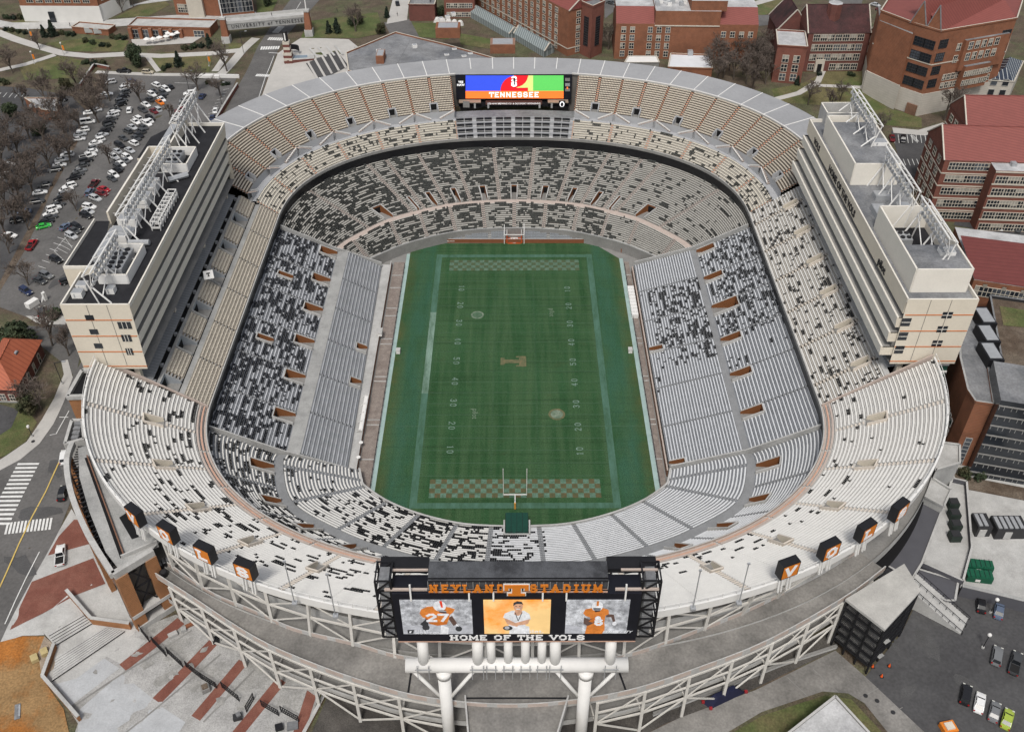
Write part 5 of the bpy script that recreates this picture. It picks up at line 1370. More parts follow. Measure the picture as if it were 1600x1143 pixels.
# ---------------------------------------------------------------- letter boxes on the deck edge
LAB={'V':'letter V','O':'letter O','L':'letter L','S':'letter S'}
sg=[('V',(212,804),-1),('O',(263,831),-1),('L',(321,862),-1),('S',(384,888),-1),('V',(1231,886),1),('O',(1295,857),1),('L',(1352,828),1),('S',(1404,796),1)]
for c,(px,py),sd in sg:
    w=W(px,py,40.6); s=rim_s(*(Vector((w.x,w.y))-Vector((w.x,w.y+45)).normalized()*22)); n=NRM[min(range(NR),key=lambda i:(RING[i]+NRM[i]*23-Vector((w.x,w.y))).length)]
    n3=Vector((n.x,n.y,0)); ux=Vector((-n.y,n.x,0)); c3=Vector((w.x,w.y,40.6))
    t=thing('letter_sign','black box sign with white %s on orange, deck edge %s of the scoreboard'%(LAB[c],'left' if sd<0 else 'right'),'sign',(w.x,w.y,36.9),group='letter signs along the deck edge')
    hs=1.85; mb=MB(); dp=.85
    q=[c3+ux*a+Vector((0,0,b)) for a,b in ((-hs,-hs),(hs,-hs),(hs,hs),(-hs,hs))]
    A=[p+n3*dp for p in q];B=[p-n3*dp for p in q]
    mb.face(A,m_black); mb.face(B[::-1],m_black)
    for i in range(4): mb.face([A[i],B[i],B[(i+1)%4],A[(i+1)%4]],m_black)
    mb.build('box',t)
    mb=MB(); k=.9; mb.face([c3+n3*(dp+.03)+ux*a*k+Vector((0,0,b*k)) for a,b in ((-hs,-hs),(hs,-hs),(hs,hs),(-hs,hs))],m_orange); mb.build('face_panel',t)
    mb=MB(); put_text(mb,c,c3+n3*(dp+.05)-Vector((0,0,1.35)),ux,(0,0,1),2.7,m_slog,depth=.06,th=.24,serif=(c=='L'),wide=1.12); mb.build('letter',t)
    mb=MB()
    for a in (-1.2,-.6,.6,1.2): mb.bar(c3+ux*a+Vector((0,0,-hs)),c3+ux*a*1.05+n3*.5+Vector((0,0,-hs-4.2)),.28,m_white)
    mb.build('legs',t)
# ---------------------------------------------------------------- south ramp ring
def solve_z(top,base):
    best=None
    for i in range(200):
        z=15+i*.15; p=W(*top,z); d=(p.x-base.x)**2+(p.y-base.y)**2
        if best is None or d<best[0]: best=(d,z)
    return best[1]
ZRP=26.
rin=[(255,877),(330,928),(400,958),(460,985),(555,1008),(640,1030),(805,1043),(960,1030),(1095,985),(1200,940),(1290,890),(1342,862)]
rout=[(234,893),(300,935),(360,975),(420,1010),(490,1040),(560,1065),(640,1088),(720,1100),(805,1104),(890,1098),(990,1080),(1095,1045),(1200,1003),(1320,935),(1382,889)]
RI=Arc(CR([tuple(W(*p,ZRP)[:2]) for p in rin],8)); RO=Arc(CR([tuple(W(*p,ZRP)[:2]) for p in rout],8))
rp=thing('ramp','wide curved concrete ramp on white steel legs wrapping the near end of the stadium','ramp',(0,-116,12))
N_=90
A=[RI.at(i/N_) for i in range(N_+1)];B=[RO.at(i/N_) for i in range(N_+1)]
m_ramp=mat('ramp concrete',(.215,.205,.19),.9,.34,.16,fine=.14,col2=(.165,.158,.148),thr=.5)
mb=MB(); mb.strip([(p.x,p.y,ZRP) for p in B],[(p.x,p.y,ZRP) for p in A],m_ramp)
for E_ in (A,B): mb.strip([(p.x,p.y,ZRP-1.) for p in E_],[(p.x,p.y,ZRP) for p in E_],m_conc_l)
mb.strip([(p.x,p.y,ZRP-1) for p in A],[(p.x,p.y,ZRP-1) for p in B],m_conc_d)
mb.build('deck',rp)
for E_,nm in ((A,-1),(B,1)):
    mb=MB()
    for i in range(N_):
        wall(mb,E_[i],E_[i+1],ZRP-.2,ZRP+1.05,ZRP+1.05,.22,m_pinkc if i%3 else m_conc_l,m_conc_l)
    mb.build('parapet',rp)
for i in (34,56): a,b=A[i],B[i]; mb=MB(); mb.bar((a.x,a.y,ZRP+.02),(b.x,b.y,ZRP+.02),.35,m_black,.05); mb.build('expansion_joint',rp)
mb=MB(); q=[W(*p,ZRP+.05) for p in ((727,1090),(888,1090),(866,1165),(733,1165))]; mb.prism([(p.x,p.y) for p in q],ZRP-1.2,ZRP+.03,m_ramp); 
mb.bar((q[0].x,q[0].y,ZRP+.06),(q[1].x,q[1].y,ZRP+.06),.3,m_black,.08)
for a,b in ((q[0],q[3]),(q[1],q[2])): wall(mb,a,b,ZRP-1.3,ZRP+1.1,ZRP+1.1,.3,m_conc_l,m_conc_l)
mb.build('bridge_slab',rp)
# legs, beams and bracing of the ramp
def gz(p): return G(p.x,p.y)
legs=[i for i in range(3,N_,5) if not 40<=i<=50]
for k,i in enumerate(legs):
    p=B[i]; q=A[i]; g=gz(p)-.5
    for r,w_ in ((p,.55),(q,.5)):
        mb=MB(); mb.bar((r.x,r.y,g),(r.x,r.y,ZRP-.9),w_,m_cwhite,w_); mb.build('leg',rp)
    mb=MB(); mb.bar((p.x,p.y,ZRP-1.4),(q.x,q.y,ZRP-1.4),.4,m_cwhite,.6); mb.bar((p.x,p.y,18),(q.x,q.y,18),.28,m_cwhite,.42); mb.build('cross_beam',rp)
for k in range(len(legs)-1):
    i,j=legs[k],legs[k+1]
    if j-i>5: continue
    p,q=B[i],B[j]
    mb=MB()
    mb.bar((p.x,p.y,17.8),(q.x,q.y,17.8),.28,m_cwhite,.42); mb.bar((p.x,p.y,21.4),(q.x,q.y,21.4),.3,m_cwhite,.35)
    mb.bar((p.x,p.y,17.8),(q.x,q.y,24.6),.22,m_cwhite); mb.bar((p.x,p.y,24.8),(q.x,q.y,24.8),.4,m_cwhite,.5)
    if k%2: mb.bar((q.x,q.y,17.8),(p.x,p.y,gz(p)+.5),.26,m_cwhite)
    else: mb.bar((p.x,p.y,17.8),(q.x,q.y,gz(q)+.5),.26,m_cwhite)
    mb.build('bracing',rp)
# lower gallery slab behind the legs
I2=[A[i].lerp(B[i],.15) for i in range(N_+1)]; J2=[A[i].lerp(B[i],.85) for i in range(N_+1)]
mb=MB(); mb.strip([(p.x,p.y,17.6) for p in J2],[(p.x,p.y,17.6) for p in I2],m_conc_d); mb.strip([(p.x,p.y,16.9) for p in J2],[(p.x,p.y,18.5) for p in J2],m_conc_l)
mb.strip([(p.x,p.y,18.6) for p in I2],[(p.x,p.y,21.5) for p in I2],mat('maroon gallery wall',(.12,.05,.042),.8,.15,.5)); mb.build('gallery',rp)
# deck legs between ramp and upper deck
ub=MB()
pts=[]
for i in range(2,N_-1,5):
    q=A[i]; s=rim_s(q.x*.8,q.y*.82)
    best=min((rim(s+d,22.6) for d in [x*.5 for x in range(-40,41)]),key=lambda r:(r-q).length)
    pts.append((q,best))
for k,(q,b_) in enumerate(pts):
    mb=MB(); mb.bar((q.x,q.y,ZRP),(b_.x,b_.y,35.2),.55,m_cwhite,.55); mb.build('deck_leg',stadium)
    if k+1<len(pts):
        q2,b2=pts[k+1]; m1=q.lerp(b_,.55);m2=q2.lerp(b2,.55)
        mb=MB(); mb.bar((m1.x,m1.y,31),(m2.x,m2.y,31),.3,m_cwhite,.45); mb.bar((b_.x,b_.y,34.8),(b2.x,b2.y,34.8),.28,m_cwhite,.42)
        if k%2: mb.bar((q.x,q.y,ZRP+.5),(m2.x,m2.y,31),.22,m_cwhite); mb.bar((m1.x,m1.y,31),(b2.x,b2.y,34.8),.2,m_cwhite)
        else: mb.bar((m1.x,m1.y,31),(q2.x,q2.y,ZRP+.5),.22,m_cwhite); mb.bar((b_.x,b_.y,34.8),(m2.x,m2.y,31),.2,m_cwhite)
        mb.build('deck_bracing',stadium)
# concourse between the legs; under-deck shade is put into the floor colour
mb=MB()
sS2=[sj0+8+(sj1-sj0-16)*i/120 for i in range(121)]
mb.strip([(p.x,p.y,28.) for p in (rim(s,20.) for s in sS2)],[(p.x,p.y,28.) for p in (rim(s,14.5) for s in sS2)],m_conc_d)
mb.strip([(p.x,p.y,26.3) for p in (rim(s,20.) for s in sS2)],[(p.x,p.y,29.1) for p in (rim(s,20.) for s in sS2)],m_conc_l)
mb.strip([(p.x,p.y,25.6) for p in (rim(s,23.4) for s in sS2)],[(p.x,p.y,25.6) for p in (rim(s,13) for s in sS2)],m_conc_d)
mb.strip([(p.x,p.y,24.) for p in (rim(s,23.4) for s in sS2)],[(p.x,p.y,26.5) for p in (rim(s,23.4) for s in sS2)],m_conc_l)
mb.build('concourse',stadium)
# thin flood poles on the deck edge
for px,py0,py1 in ((460,878,940),(524,898,960),(1083,948,892),(1155,940,882)):
    y0,y1=max(py0,py1),min(py0,py1); p=W(px,y0,37.2); 
    z=37.2
    while PJ(p.x,p.y,z)[1]>y1 and z<60: z+=.2
    t=thing('deck_pole','thin grey pole on the white deck edge, '+{460:'farther left of the scoreboard',524:'just left of the scoreboard',1083:'just right of the scoreboard',1155:'farther right of the scoreboard'}[px],'pole',(p.x,p.y,36.9))
    mb=MB(); mb.bar((p.x,p.y,36.),(p.x,p.y,z),.22,m_silver,n=6); mb.build('shaft',t); mb=MB(); mb.box((p.x,p.y,z+.15),(.5,.3,.3),m_silver); mb.build('fitting',t); mb=MB(); mb.box((p.x,p.y,36.9),(.9,.9,.5),m_silver); mb.build('base',t)
# ---------------------------------------------------------------- stair tower beside the ramp
st=thing('stair_tower','black steel stair tower with flat pale roof beside the near right end of the ramp','stair tower',tuple(W(1352,1057,12)))
q=[W(*p,27.2) for p in ((1321,935),(1383,983),(1439,922),(1413,880))]
cc=sum(((v.x,v.y) for v in q),()); cx_=sum(v.x for v in q)/4; cy_=sum(v.y for v in q)/4
mb=MB(); mb.prism([(v.x,v.y) for v in q],26.6,27.2,m_conc_l,mat('pale roof slab',(.40,.39,.365),.9,.2,.3,fine=.08)); mb.build('roof',st)
ins=[Vector((v.x+(cx_-v.x)*.06,v.y+(cy_-v.y)*.06)) for v in q]
gb=12.
for a,b in ((0,1),(1,2),(2,3),(3,0)):
    for i in range(3):
        p=ins[a].lerp(ins[b],i/3); mb=MB(); mb.bar((p.x,p.y,gb-1),(p.x,p.y,26.6),.32,m_black); mb.build('post',st)
for lv in range(1,6):
    z=gb+lv*2.45; mb=MB(); mb.prism([(v.x,v.y) for v in ins],z-.22,z,m_conc_d) if lv%2==0 else mb.prism([(v.x,v.y) for v in (ins[0],ins[1],ins[0].lerp(ins[3],.5)*.5+ins[1].lerp(ins[2],.5)*.5,ins[0].lerp(ins[3],.5))],z-.22,z,m_conc_d)
    mb.build('landing',st)
    mb=MB()
    for a,b in ((0,1),(1,2),(2,3)):
        for dz in (.35,.7,1.05): mb.bar((ins[a].x,ins[a].y,z+dz),(ins[b].x,ins[b].y,z+dz),.09,m_black)
        mb.bar((ins[a].x,ins[a].y,z-.1),(ins[b].x,ins[b].y,z-.1),.3,m_black,.4)
    mb.build('railing',st)
    a=ins[0].lerp(ins[3],.3);b=ins[1].lerp(ins[2],.3); a,b=(a,b) if lv%2 else (b,a)
    mb=MB()
    for k in range(10): p=a.lerp(b,k/10); mb.box((p.x,p.y,z-2.45+k*.245+.15),(1.4,1.4,.14),m_conc,math.atan2((b-a).y,(b-a).x))
    mb.build('stair_flight',st)
# ---------------------------------------------------------------- south-west ramp building
base=WG(212,985); ZSW=solve_z((175,897),base)
sw=thing('ramp_building','brick ramp building with pale curved parapet and black bracing by the brick paved corner','building',(base.x,base.y,base.z))
wp=[(112,690),(104,715),(106,748),(117,788),(138,835),(175,895)]
Wp=CR([tuple(W(*p,ZSW)[:2]) for p in wp],6)
e1=W(238,857,ZSW)
mb=MB()
for i in range(len(Wp)-1): wall(mb,Wp[i],Wp[i+1],ZSW-1.3,ZSW,ZSW,1.1,m_conc_l,m_conc_l)
wall(mb,Wp[-1],e1,ZSW-1.6,ZSW,ZSW,1.1,m_conc_l,m_conc_l); mb.build('parapet',sw)
zf=ZSW-1.2
fl=[W(*p,zf) for p in ((122,700),(146,690),(208,800),(250,845),(236,860),(185,888),(165,862),(140,800),(124,745))]
mb=MB(); mb.face([(p.x,p.y,zf) for p in fl][::-1],m_conc); 
q=[W(*p,zf+.03) for p in ((132,715),(137,714),(194,868),(188,872))]; mb.face([tuple(p) for p in q][::-1],m_dark)
q=[W(*p,zf+.04) for p in ((186,808),(198,800),(218,838),(206,842))]; mb.face([tuple(p) for p in q][::-1],m_dark)
a=W(194,868,zf);b=W(137,714,zf); wall(mb,a,b,zf,zf+.7,zf+.7,.25,m_bwall,m_bwall); wall(mb,W(190,872,zf),W(246,848,zf),zf-1.,zf+.9,zf+.9,.3,m_conc_l,m_conc_l)
mb.build('floor_slab',sw)
mb=MB(); n=len(Wp); 
lo=[Vector((p[0],p[1])) for p in Wp]
for i in range(0,n-1): 
    p=lo[i]; d=(lo[i+1]-lo[i]).normalized(); nn=Vector((d.y,-d.x)); nn=nn if nn.x>0 else -nn
    for z in (zf-.4,zf-3.5): mb.bar((p.x+nn.x*.8,p.y+nn.y*.8,z),(p.x+nn.x*4.5,p.y+nn.y*4.5,z),.22,m_rail)
    mb.bar((p.x+nn.x*.8,p.y+nn.y*.8,zf-3.5),(p.x+nn.x*4,p.y+nn.y*4,zf-.4),.2,m_rail); mb.bar((p.x+nn.x*2.2,p.y+nn.y*2.2,zf-.5),(lo[i+1].x+nn.x*2.2,lo[i+1].y+nn.y*2.2,zf-.5),.22,m_rail)
mb.build('steel_lattice',sw)
def pier(a,b,z0,z1,w,M,par): 
    mb=MB(); wall(mb,a,b,z0,z1,z1,w,M,M); return mb.build('brick_pier',par)
c=Vector(Wp[-1][:2]); e=Vector((e1.x,e1.y)); dd=(e-c).normalized()
m_br4=brick('tan orange brick',(.30,.135,.055))
g0=base.z-1
pier(c,c+dd*2.4,g0,ZSW-1.5,1.6,m_br4,sw); pier(e-dd*2.2,e,g0,ZSW-1.5,1.6,m_br4,sw)
zm=g0+(ZSW-g0)*.28
mb=MB(); wall(mb,c,e,zm-.4,zm+.5,zm+.5,1.9,m_conc_l,m_conc_l); mb.build('band_course',sw)
mb=MB(); wall(mb,c+dd*.2,e-dd*.2,g0-1,g0+2.2,g0+2.2,2.2,m_conc_l,m_conc_l); mb.build('plinth',sw)
mb=MB(); a,b=c+dd*2.6,e-dd*2.4; h0,h1=zm+.8,ZSW-1.7; hm=(h0+h1)/2
for (za,zb_) in ((h0,hm),(hm,h1)):
    mb.bar((a.x,a.y,za),(b.x,b.y,zb_),.28,m_black); mb.bar((a.x,a.y,zb_),(b.x,b.y,za),.28,m_black); mb.bar((a.x,a.y,zb_),(b.x,b.y,zb_),.28,m_black)
mb.build('cross_bracing',sw)
mb=MB(); wall(mb,c+dd*.3+Vector((-dd.y,dd.x))*3,e-dd*.3+Vector((-dd.y,dd.x))*3,g0,ZSW-2,ZSW-2,.4,m_shell,m_shell); mb.build('back_wall',sw)
for i in range(4,n-2,5):
    p=lo[i];q=lo[i+1]; g=G(p.x,p.y)-.5; mb=MB(); wall(mb,p,p+(q-p).normalized()*1.8,g,ZSW-1.3,ZSW-1.3,1.,m_br4,m_br4); mb.build('brick_pier',sw)
mb=MB(); 
for i in range(n-1):
    p=lo[i];q=lo[i+1]; d=(q-p).normalized(); nn=Vector((d.y,-d.x)); nn=nn if nn.x>0 else -nn
    g=G(p.x,p.y)-1; mb.strip([(p.x+nn.x*.9,p.y+nn.y*.9,g),(q.x+nn.x*.9,q.y+nn.y*.9,g)],[(p.x+nn.x*.9,p.y+nn.y*.9,ZSW-5),(q.x+nn.x*.9,q.y+nn.y*.9,ZSW-5)],m_rec)
    mb.bar((p.x+nn.x*.4,p.y+nn.y*.4,(g+ZSW)/2),(q.x+nn.x*.4,q.y+nn.y*.4,(g+ZSW)/2),.4,m_bwall,.5)
mb.build('storey_wall',sw)
# brick annexe with pale frame, north of it
q=[W(*p,28) for p in ((104.5,618),(133,617),(148,577),(128,577))]
ax=thing('annexe','small brick annexe with pale roof frame tucked between the left deck corner and the street','building',(q[0].x,q[0].y,19))
mb=MB(); mb.prism([(p.x,p.y) for p in q],17,27.2,m_br4,m_dark); mb.build('wall',ax)
mb=MB()
for i in range(4): wall(mb,q[i],q[(i+1)%4],27.0,28.,28.,.9,m_conc_l,m_conc_l)
mb.build('roof_frame',ax)
q=[W(*p,27) for p in ((101,692),(131,684),(128,655),(112,655))]
ay=thing('plant_box','open pale plant box with black machines beside the left deck corner','plant box',(q[0].x,q[0].y,18))
mb=MB(); 
for i in range(4): wall(mb,q[i],q[(i+1)%4],18,27.,27.,.7,m_conc_l,m_conc_l)
mb.face([(p.x,p.y,25.5) for p in q],m_black); mb.build('wall',ay)
mb=MB(); c0_=sum((p for p in q),Vector())/4
for i in range(4): mb.box((c0_.x+.5-.3*i,c0_.y-2+i*1.5,26.2),(1.6,1.,1.2),m_roofgrey)
mb.build('machines',ay)
# black loungers and drum at the ramp's left end
p=W(258,882,ZRP); t=thing('barrel','black round barrel on the left end of the ramp','barrel',(p.x,p.y,ZRP)); mb=MB(); n=12; pp=W(257,898,ZRP); mb.prism([(pp.x+.75*math.cos(2*math.pi*k/n),pp.y+.75*math.sin(2*math.pi*k/n)) for k in range(n)],ZRP,ZRP+1.1,m_black); mb.build('body',t); mb=MB(); mb.prism([(pp.x+.55*math.cos(2*math.pi*k/n),pp.y+.55*math.sin(2*math.pi*k/n)) for k in range(n)],ZRP+1.1,ZRP+1.14,m_rail); mb.build('lid',t)
for i in range(5):
    p=W(247+i*5.2,889-i*3.6,ZRP); t=thing('barrier_rack','black rack on the left end of the ramp, %s from the parapet corner'%ORD[i],'rack',(p.x,p.y,ZRP),group='black racks on the ramp')
    mb=MB(); mb.box((p.x,p.y,ZRP+.6),(.7,1.5,.9),m_black,.5); mb.build('frame',t); mb=MB(); mb.box((p.x,p.y,ZRP+1.08),(.5,1.2,.06),m_roofgrey,.5); mb.build('tray',t)
# ---------------------------------------------------------------- ground sheets
# lots and streets
drape('parking_lot',[(150,112),(372,116),(352,168),(338,196),(250,260),(180,330),(112,470),(108,520),(60,502),(0,480),(0,455),(40,390),(80,300),(120,225),(148,160)],m_asph,.07)
drape('side_parking_lot',[(0,135),(45,138),(112,150),(138,178),(110,225),(62,325),(0,440)],m_asph_d,.07)
drape('street',[(338,205),(372,135),(402,75),(420,47),(437,22),(458,-6),(505,-6),(480,22),(462,40),(445,60),(432,84),(418,120),(404,160),(392,205)],m_asph,.08)
drape('street',[(-30,742),(0,732),(30,715),(60,690),(82,660),(100,622),(115,585),(140,545),(170,560),(150,640),(128,720),(108,790),(92,830),(72,868),(48,910),(0,1005),(-30,1060)],m_asph,.08)
drape('driveway',[(20,508),(105,512),(128,545),(118,590),(102,570),(70,545)],m_asph,.09)
drape('pavement',[(-30,760),(-30,738),(10,712),(42,690),(66,655),(85,622),(100,585),(96,565),(106,562),(114,590),(100,628),(84,662),(62,693),(32,718),(0,735)],m_path,.13)
drape('pavement',[(40,494),(100,494),(108,508),(60,506)],m_path,.13)
drape('lawn',[(-30,722),(-30,660),(0,645),(42,638),(58,660),(40,690),(8,712)],m_grass,.10)
drape('back_lane',[(-40,640),(0,632),(30,640),(18,668),(0,680),(-40,690)],m_asph_d,.12)
drape('parking_verge',[(140,178),(160,150),(165,118),(150,112),(148,160),(120,225),(80,300),(40,390),(0,455),(0,440),(62,325),(110,225)],m_mulch,.10)
# south-west corner
drape('pavement',[(0,1005),(48,910),(72,868),(92,830),(112,795),(140,840),(176,900),(214,985),(205,990),(145,975),(108,930),(60,975),(70,992),(35,993)],m_conc_l,.12)
drape('brick_paving',[(75,868),(92,838),(116,812),(124,812),(140,850)],m_paver,.16)
drape('brick_paving',[(16,984),(50,909),(146,872),(165,912),(118,930),(70,957)],m_paver,.16)
drape('soil_bank',[(-30,1010),(0,1003),(35,994),(70,994),(86,1010),(90,1020),(68,1062),(100,1108),(112,1160),(-30,1160)],m_dirt,.14)
drape('loose_gravel',[(70,994),(88,1010),(92,1022),(84,1045),(66,1060),(60,1020)],mat('loose gravel',(.30,.245,.19),.95,.25,.5,fine=.3),.18)
drape('stair_apron',[(56,975),(108,928),(148,972),(212,986),(200,1002),(120,1060),(82,1070),(68,1064),(88,1011)],m_conc_l,.17)
m_plaza=mat('stained plaza concrete',(.34,.335,.325),.92,.3,.3,fine=.2,col2=(.27,.265,.25),thr=.56)
m_plaza2=mat('new plaza concrete',(.40,.41,.42),.9,.16,.25,fine=.08,col2=(.38,.385,.39),thr=.6)
drape('plaza',[(82,1068),(145,1000),(200,988),(275,960),(345,985),(520,1078),(500,1085),(470,1160),(112,1160),(122,1130)],m_plaza,.12)
drape('plaza_slab',[(85,1066),(150,1020),(187,1044),(112,1102)],m_plaza2,.15)
drape('plaza_slab',[(125,1108),(190,1052),(240,1092),(175,1160),(120,1160)],m_plaza2,.15)
drape('plaza_slab',[(150,1018),(195,992),(228,1000),(192,1038)],m_conc_l,.15)
drape('plaza_slab',[(190,1146),(246,1099),(290,1128),(270,1160),(190,1160)],m_plaza2,.15)
for a in ([(283,970),(192,1043)],[(333,1004),(245,1095)],[(380,1034),(306,1122)],[(440,1062),(360,1160)],[(488,1080),(462,1160)]):
    drape('brick_band',ribbon(a,2.1),m_paver,.18,world=True)
for a in ([(300,985),(192,1052),(112,1106)],[(345,1022),(250,1102),(190,1150)],[(398,1046),(318,1128)]):
    drape('plaza_joint',ribbon(a,.35),m_conc_d,.20,world=True)
# broad stair down to the plaza
def flight(n,a0,a1,b0,b1,name):
    "flat steps as one stair between pixel edges a0-a1 (top) and b0-b1 (bottom)"
    A0,A1,B0,B1=[WG(*p) for p in (a0,a1,b0,b1)]
    mb=MB()
    for i in range(n):
        t0,t1=i/n,(i+1)/n; p,q=A0.lerp(B0,t0),A1.lerp(B1,t0); r,s=A0.lerp(B0,t1),A1.lerp(B1,t1)
        z=.55+.12*(n-i)*.5
        za=lambda v:G(v.x,v.y)+z
        mb.face([(p.x,p.y,za(r)),(q.x,q.y,za(s)),(s.x,s.y,za(s)),(r.x,r.y,za(r))],m_conc_l)
        mb.face([(r.x,r.y,za(r)),(s.x,s.y,za(s)),(s.x,s.y,za(s)-.3),(r.x,r.y,za(r)-.3)],m_rail)
    return mb,name
st_=thing('stairs','broad pale concrete stairs beside the bank of orange soil','stairs',tuple(WG(110,1030)))
mb,_=flight(5,(76,993),(130,962),(88,1010),(146,975),'x'); mb.build('flight',st_)
mb,_=flight(8,(90,1030),(165,984),(82,1066),(196,988),'x'); mb.build('flight',st_)
def low_wall(name,label,cat,pts,h,M,cap,th=.5,extra=None,zoff=0):
    P=[WG(*p) for p in pts]; t=thing(name,label,cat,tuple(P[0]))
    mb=MB(); 
    for a,b in zip(P,P[1:]): wall(mb,a,b,min(a.z,b.z)-1,a.z+h,b.z+h,th,M,M)
    mb.build('wall',t); mb=MB()
    for a,b in zip(P,P[1:]):
        mb.bar((a.x,a.y,a.z+h+.08),(b.x,b.y,b.z+h+.08),th+.16,cap,.16)
    mb.build('coping',t); return t
low_wall('retaining_wall','brick wall with pale coping between the soil bank and the broad stairs','wall',[(88,1012),(70,1062),(126,1126)],1.6,m_br4,m_conc_l)
low_wall('retaining_wall','angled brick wall with pale coping at the head of the broad stairs','wall',[(108,930),(146,974),(206,982)],2.,m_br4,m_conc_l)
low_wall('retaining_wall','tall brick wall closing the plaza beside the dark pit under the ramp','wall',[(510,1082),(468,1160)],.6,m_br4,m_conc_l)
# ground below the ramp and the south-east side
drape('service_yard',[(515,1080),(640,1085),(760,1100),(900,1100),(1050,1080),(1200,1010),(1300,985),(1310,1012),(1180,1075),(1040,1130),(980,1160),(480,1160)],mat('dark gravel yard',(.085,.078,.07),.95,.3,.3,fine=.3,col2=(.055,.05,.046),thr=.5),.1)
drape('service_road',[(960,1170),(1060,1122),(1180,1078),(1305,1016),(1352,1057),(1462,1160),(1400,1160),(1350,1098),(1325,1083),(1285,1080),(1190,1112),(1110,1160)],m_ramp,.14)
drape('car_park',[(1352,1057),(1408,990),(1440,925),(1500,930),(1640,965),(1700,1200),(1462,1165)],m_asph_d,.13)
drape('lawn',[(1110,1165),(1190,1118),(1288,1086),(1330,1092),(1398,1165)],m_grass,.12)
low_wall('retaining_wall','long pale concrete wall curving beside the road under the right half of the ramp','wall',[(1020,1118),(1120,1080),(1220,1040),(1306,1012)],.9,m_conc_l,m_conc_d,.35)
# north-west and north paths, lawns
for a,w_ in (([(-10,48),(25,62),(60,73),(98,84),(140,88),(196,85)],4.2),([(-10,112),(40,101),(86,86)],3.2),([(196,85),(250,88),(330,84),(385,78)],3.5),([(150,113),(345,117)],2.6),([(345,117),(378,80),(400,60)],4.),([(228,85),(248,112)],2.),([(336,112),(352,88)],3.)):
    drape('footpath',ribbon(a,w_),m_path,.12,world=True)
drape('promenade',[(-10,30),(20,36),(160,32),(330,21),(400,19),(400,28),(330,32),(170,43),(20,46),(-10,42)],m_conc_l,.14)
drape('promenade',[(160,32),(215,8),(275,0),(300,-6),(262,-6),(200,10)],m_conc_l,.15)
for q in ([(72,68),(130,60),(202,64),(192,81),(112,81)],[(30,106),(92,88),(128,94),(118,122),(40,126)],[(228,84),(276,82),(272,106),(246,106)],[(285,88),(332,88),(326,113),(284,113)],[(180,28),(248,-6),(266,8),(232,26)],[(10,36),(60,28),(62,36),(15,38)],[(400,-6),(437,-6),(425,20),(402,20)],[(356,68),(378,68),(384,78),(360,80)]):
    drape('lawn',q,m_grass,.10)
drape('plaza',[(434,84),(470,60),(545,62),(562,76),(545,112),(470,150),(404,165),(420,120)],m_path,.11)
drape('drive',[(600,36),(640,30),(655,58),(672,75),(640,75),(610,55)],m_asph,.12)
drape('drive',[(615,-6),(640,-6),(636,32),(604,38)],m_path,.13)
for q in ([(640,36),(690,36),(702,62),(655,58)],[(715,52),(770,62),(775,78),(720,70)],[(590,20),(600,52),(560,60),(520,60),(470,60),(480,34)],[(486,76),(540,72),(540,86),(492,92)]): drape('lawn',q,m_grass,.10)
for i in range(5):
    a=(481+i*11,98-i*4.5);b=(497+i*11,126-i*4.5) ; drape('terrace_kerb',ribbon([a,b],.9),m_path,.5,world=True)
for i in range(4):
    a=(484+i*13,77-i*1.6);b=(497+i*13,92-i*1.6); drape('terrace_kerb',ribbon([a,b],.9),m_conc_l,.5,world=True)
drape('terrace_bed',[(478,100),(526,80),(545,104),(498,128)],m_asph_d,.2)
# east side
drape('lawn',[(1205,140),(1255,130),(1300,108),(1365,112),(1385,170),(1410,175),(1440,185),(1440,200),(1370,195),(1290,165),(1215,160)],m_grass,.10)
drape('footpath',ribbon([(1205,157),(1248,146),(1278,128),(1286,110)],2.4),m_path,.13,world=True)
drape('footpath',ribbon([(1278,134),(1345,137),(1365,130)],2.),m_path,.13,world=True)
drape('footpath',ribbon([(1395,204),(1440,208),(1480,196)],4.5),m_path,.13,world=True)
drape('parking_lot',[(1392,205),(1470,212),(1440,275),(1425,300),(1400,300),(1402,240)],m_asph_d,.11)
drape('lane',[(1500,325),(1640,345),(1640,380),(1490,352)],m_asph_d,.11)
drape('street',[(1290,-8),(1350,-8),(1345,12),(1325,20),(1310,30)],m_asph,.1)
drape('lawn',[(1020,-8),(1240,-8),(1240,20),(1200,22),(1180,30),(1060,12)],m_grass,.1)
drape('footpath',ribbon([(1010,2),(1060,10),(1120,13),(1180,6),(1215,-4)],4.),m_path,.13,world=True)
drape('street',[(1172,24),(1240,24),(1240,36),(1176,42)],m_asph,.12)
drape('street',[(944,-8),(985,-8),(962,16),(945,30)],m_asph,.12)
drape('yard',[(1430,690),(1640,720),(1640,960),(1500,918),(1428,905),(1470,800)],m_conc_l,.1)
drape('planting_bed',[(1490,738),(1512,745),(1640,770),(1640,790),(1496,762)],m_mulch,.16)
# painted markings
def stripes_px(name,a,b,n,length,width,M,dz=.16):
    "zebra: n bars spread from pixel a to b, each `length` across the walking line"
    A=WG(*a);B=WG(*b); d=(B-A); d.z=0; L_=d.length; d.normalize(); nn=Vector((-d.y,d.x,0))
    mb=MB()
    for i in range(n):
        c=A+d*(L_*(i+.5)/n); q=[c+d*s*width/2+nn*t*length/2 for s,t in ((-1,-1),(1,-1),(1,1),(-1,1))]
        mb.face([(p.x,p.y,G(p.x,p.y)+dz) for p in q],M)
    mb.build(name)['kind']='structure'
stripes_px('zebra_crossing',(46,722),(-4,822),15,5.0,.62,m_paint)
stripes_px('zebra_crossing',(8,826),(82,818),13,3.0,.45,m_paint)
stripes_px('zebra_crossing',(400,118),(421,119),8,2.2,.6,m_paint)
stripes_px('zebra_crossing',(407,76),(437,75),8,3.,.8,m_paint)
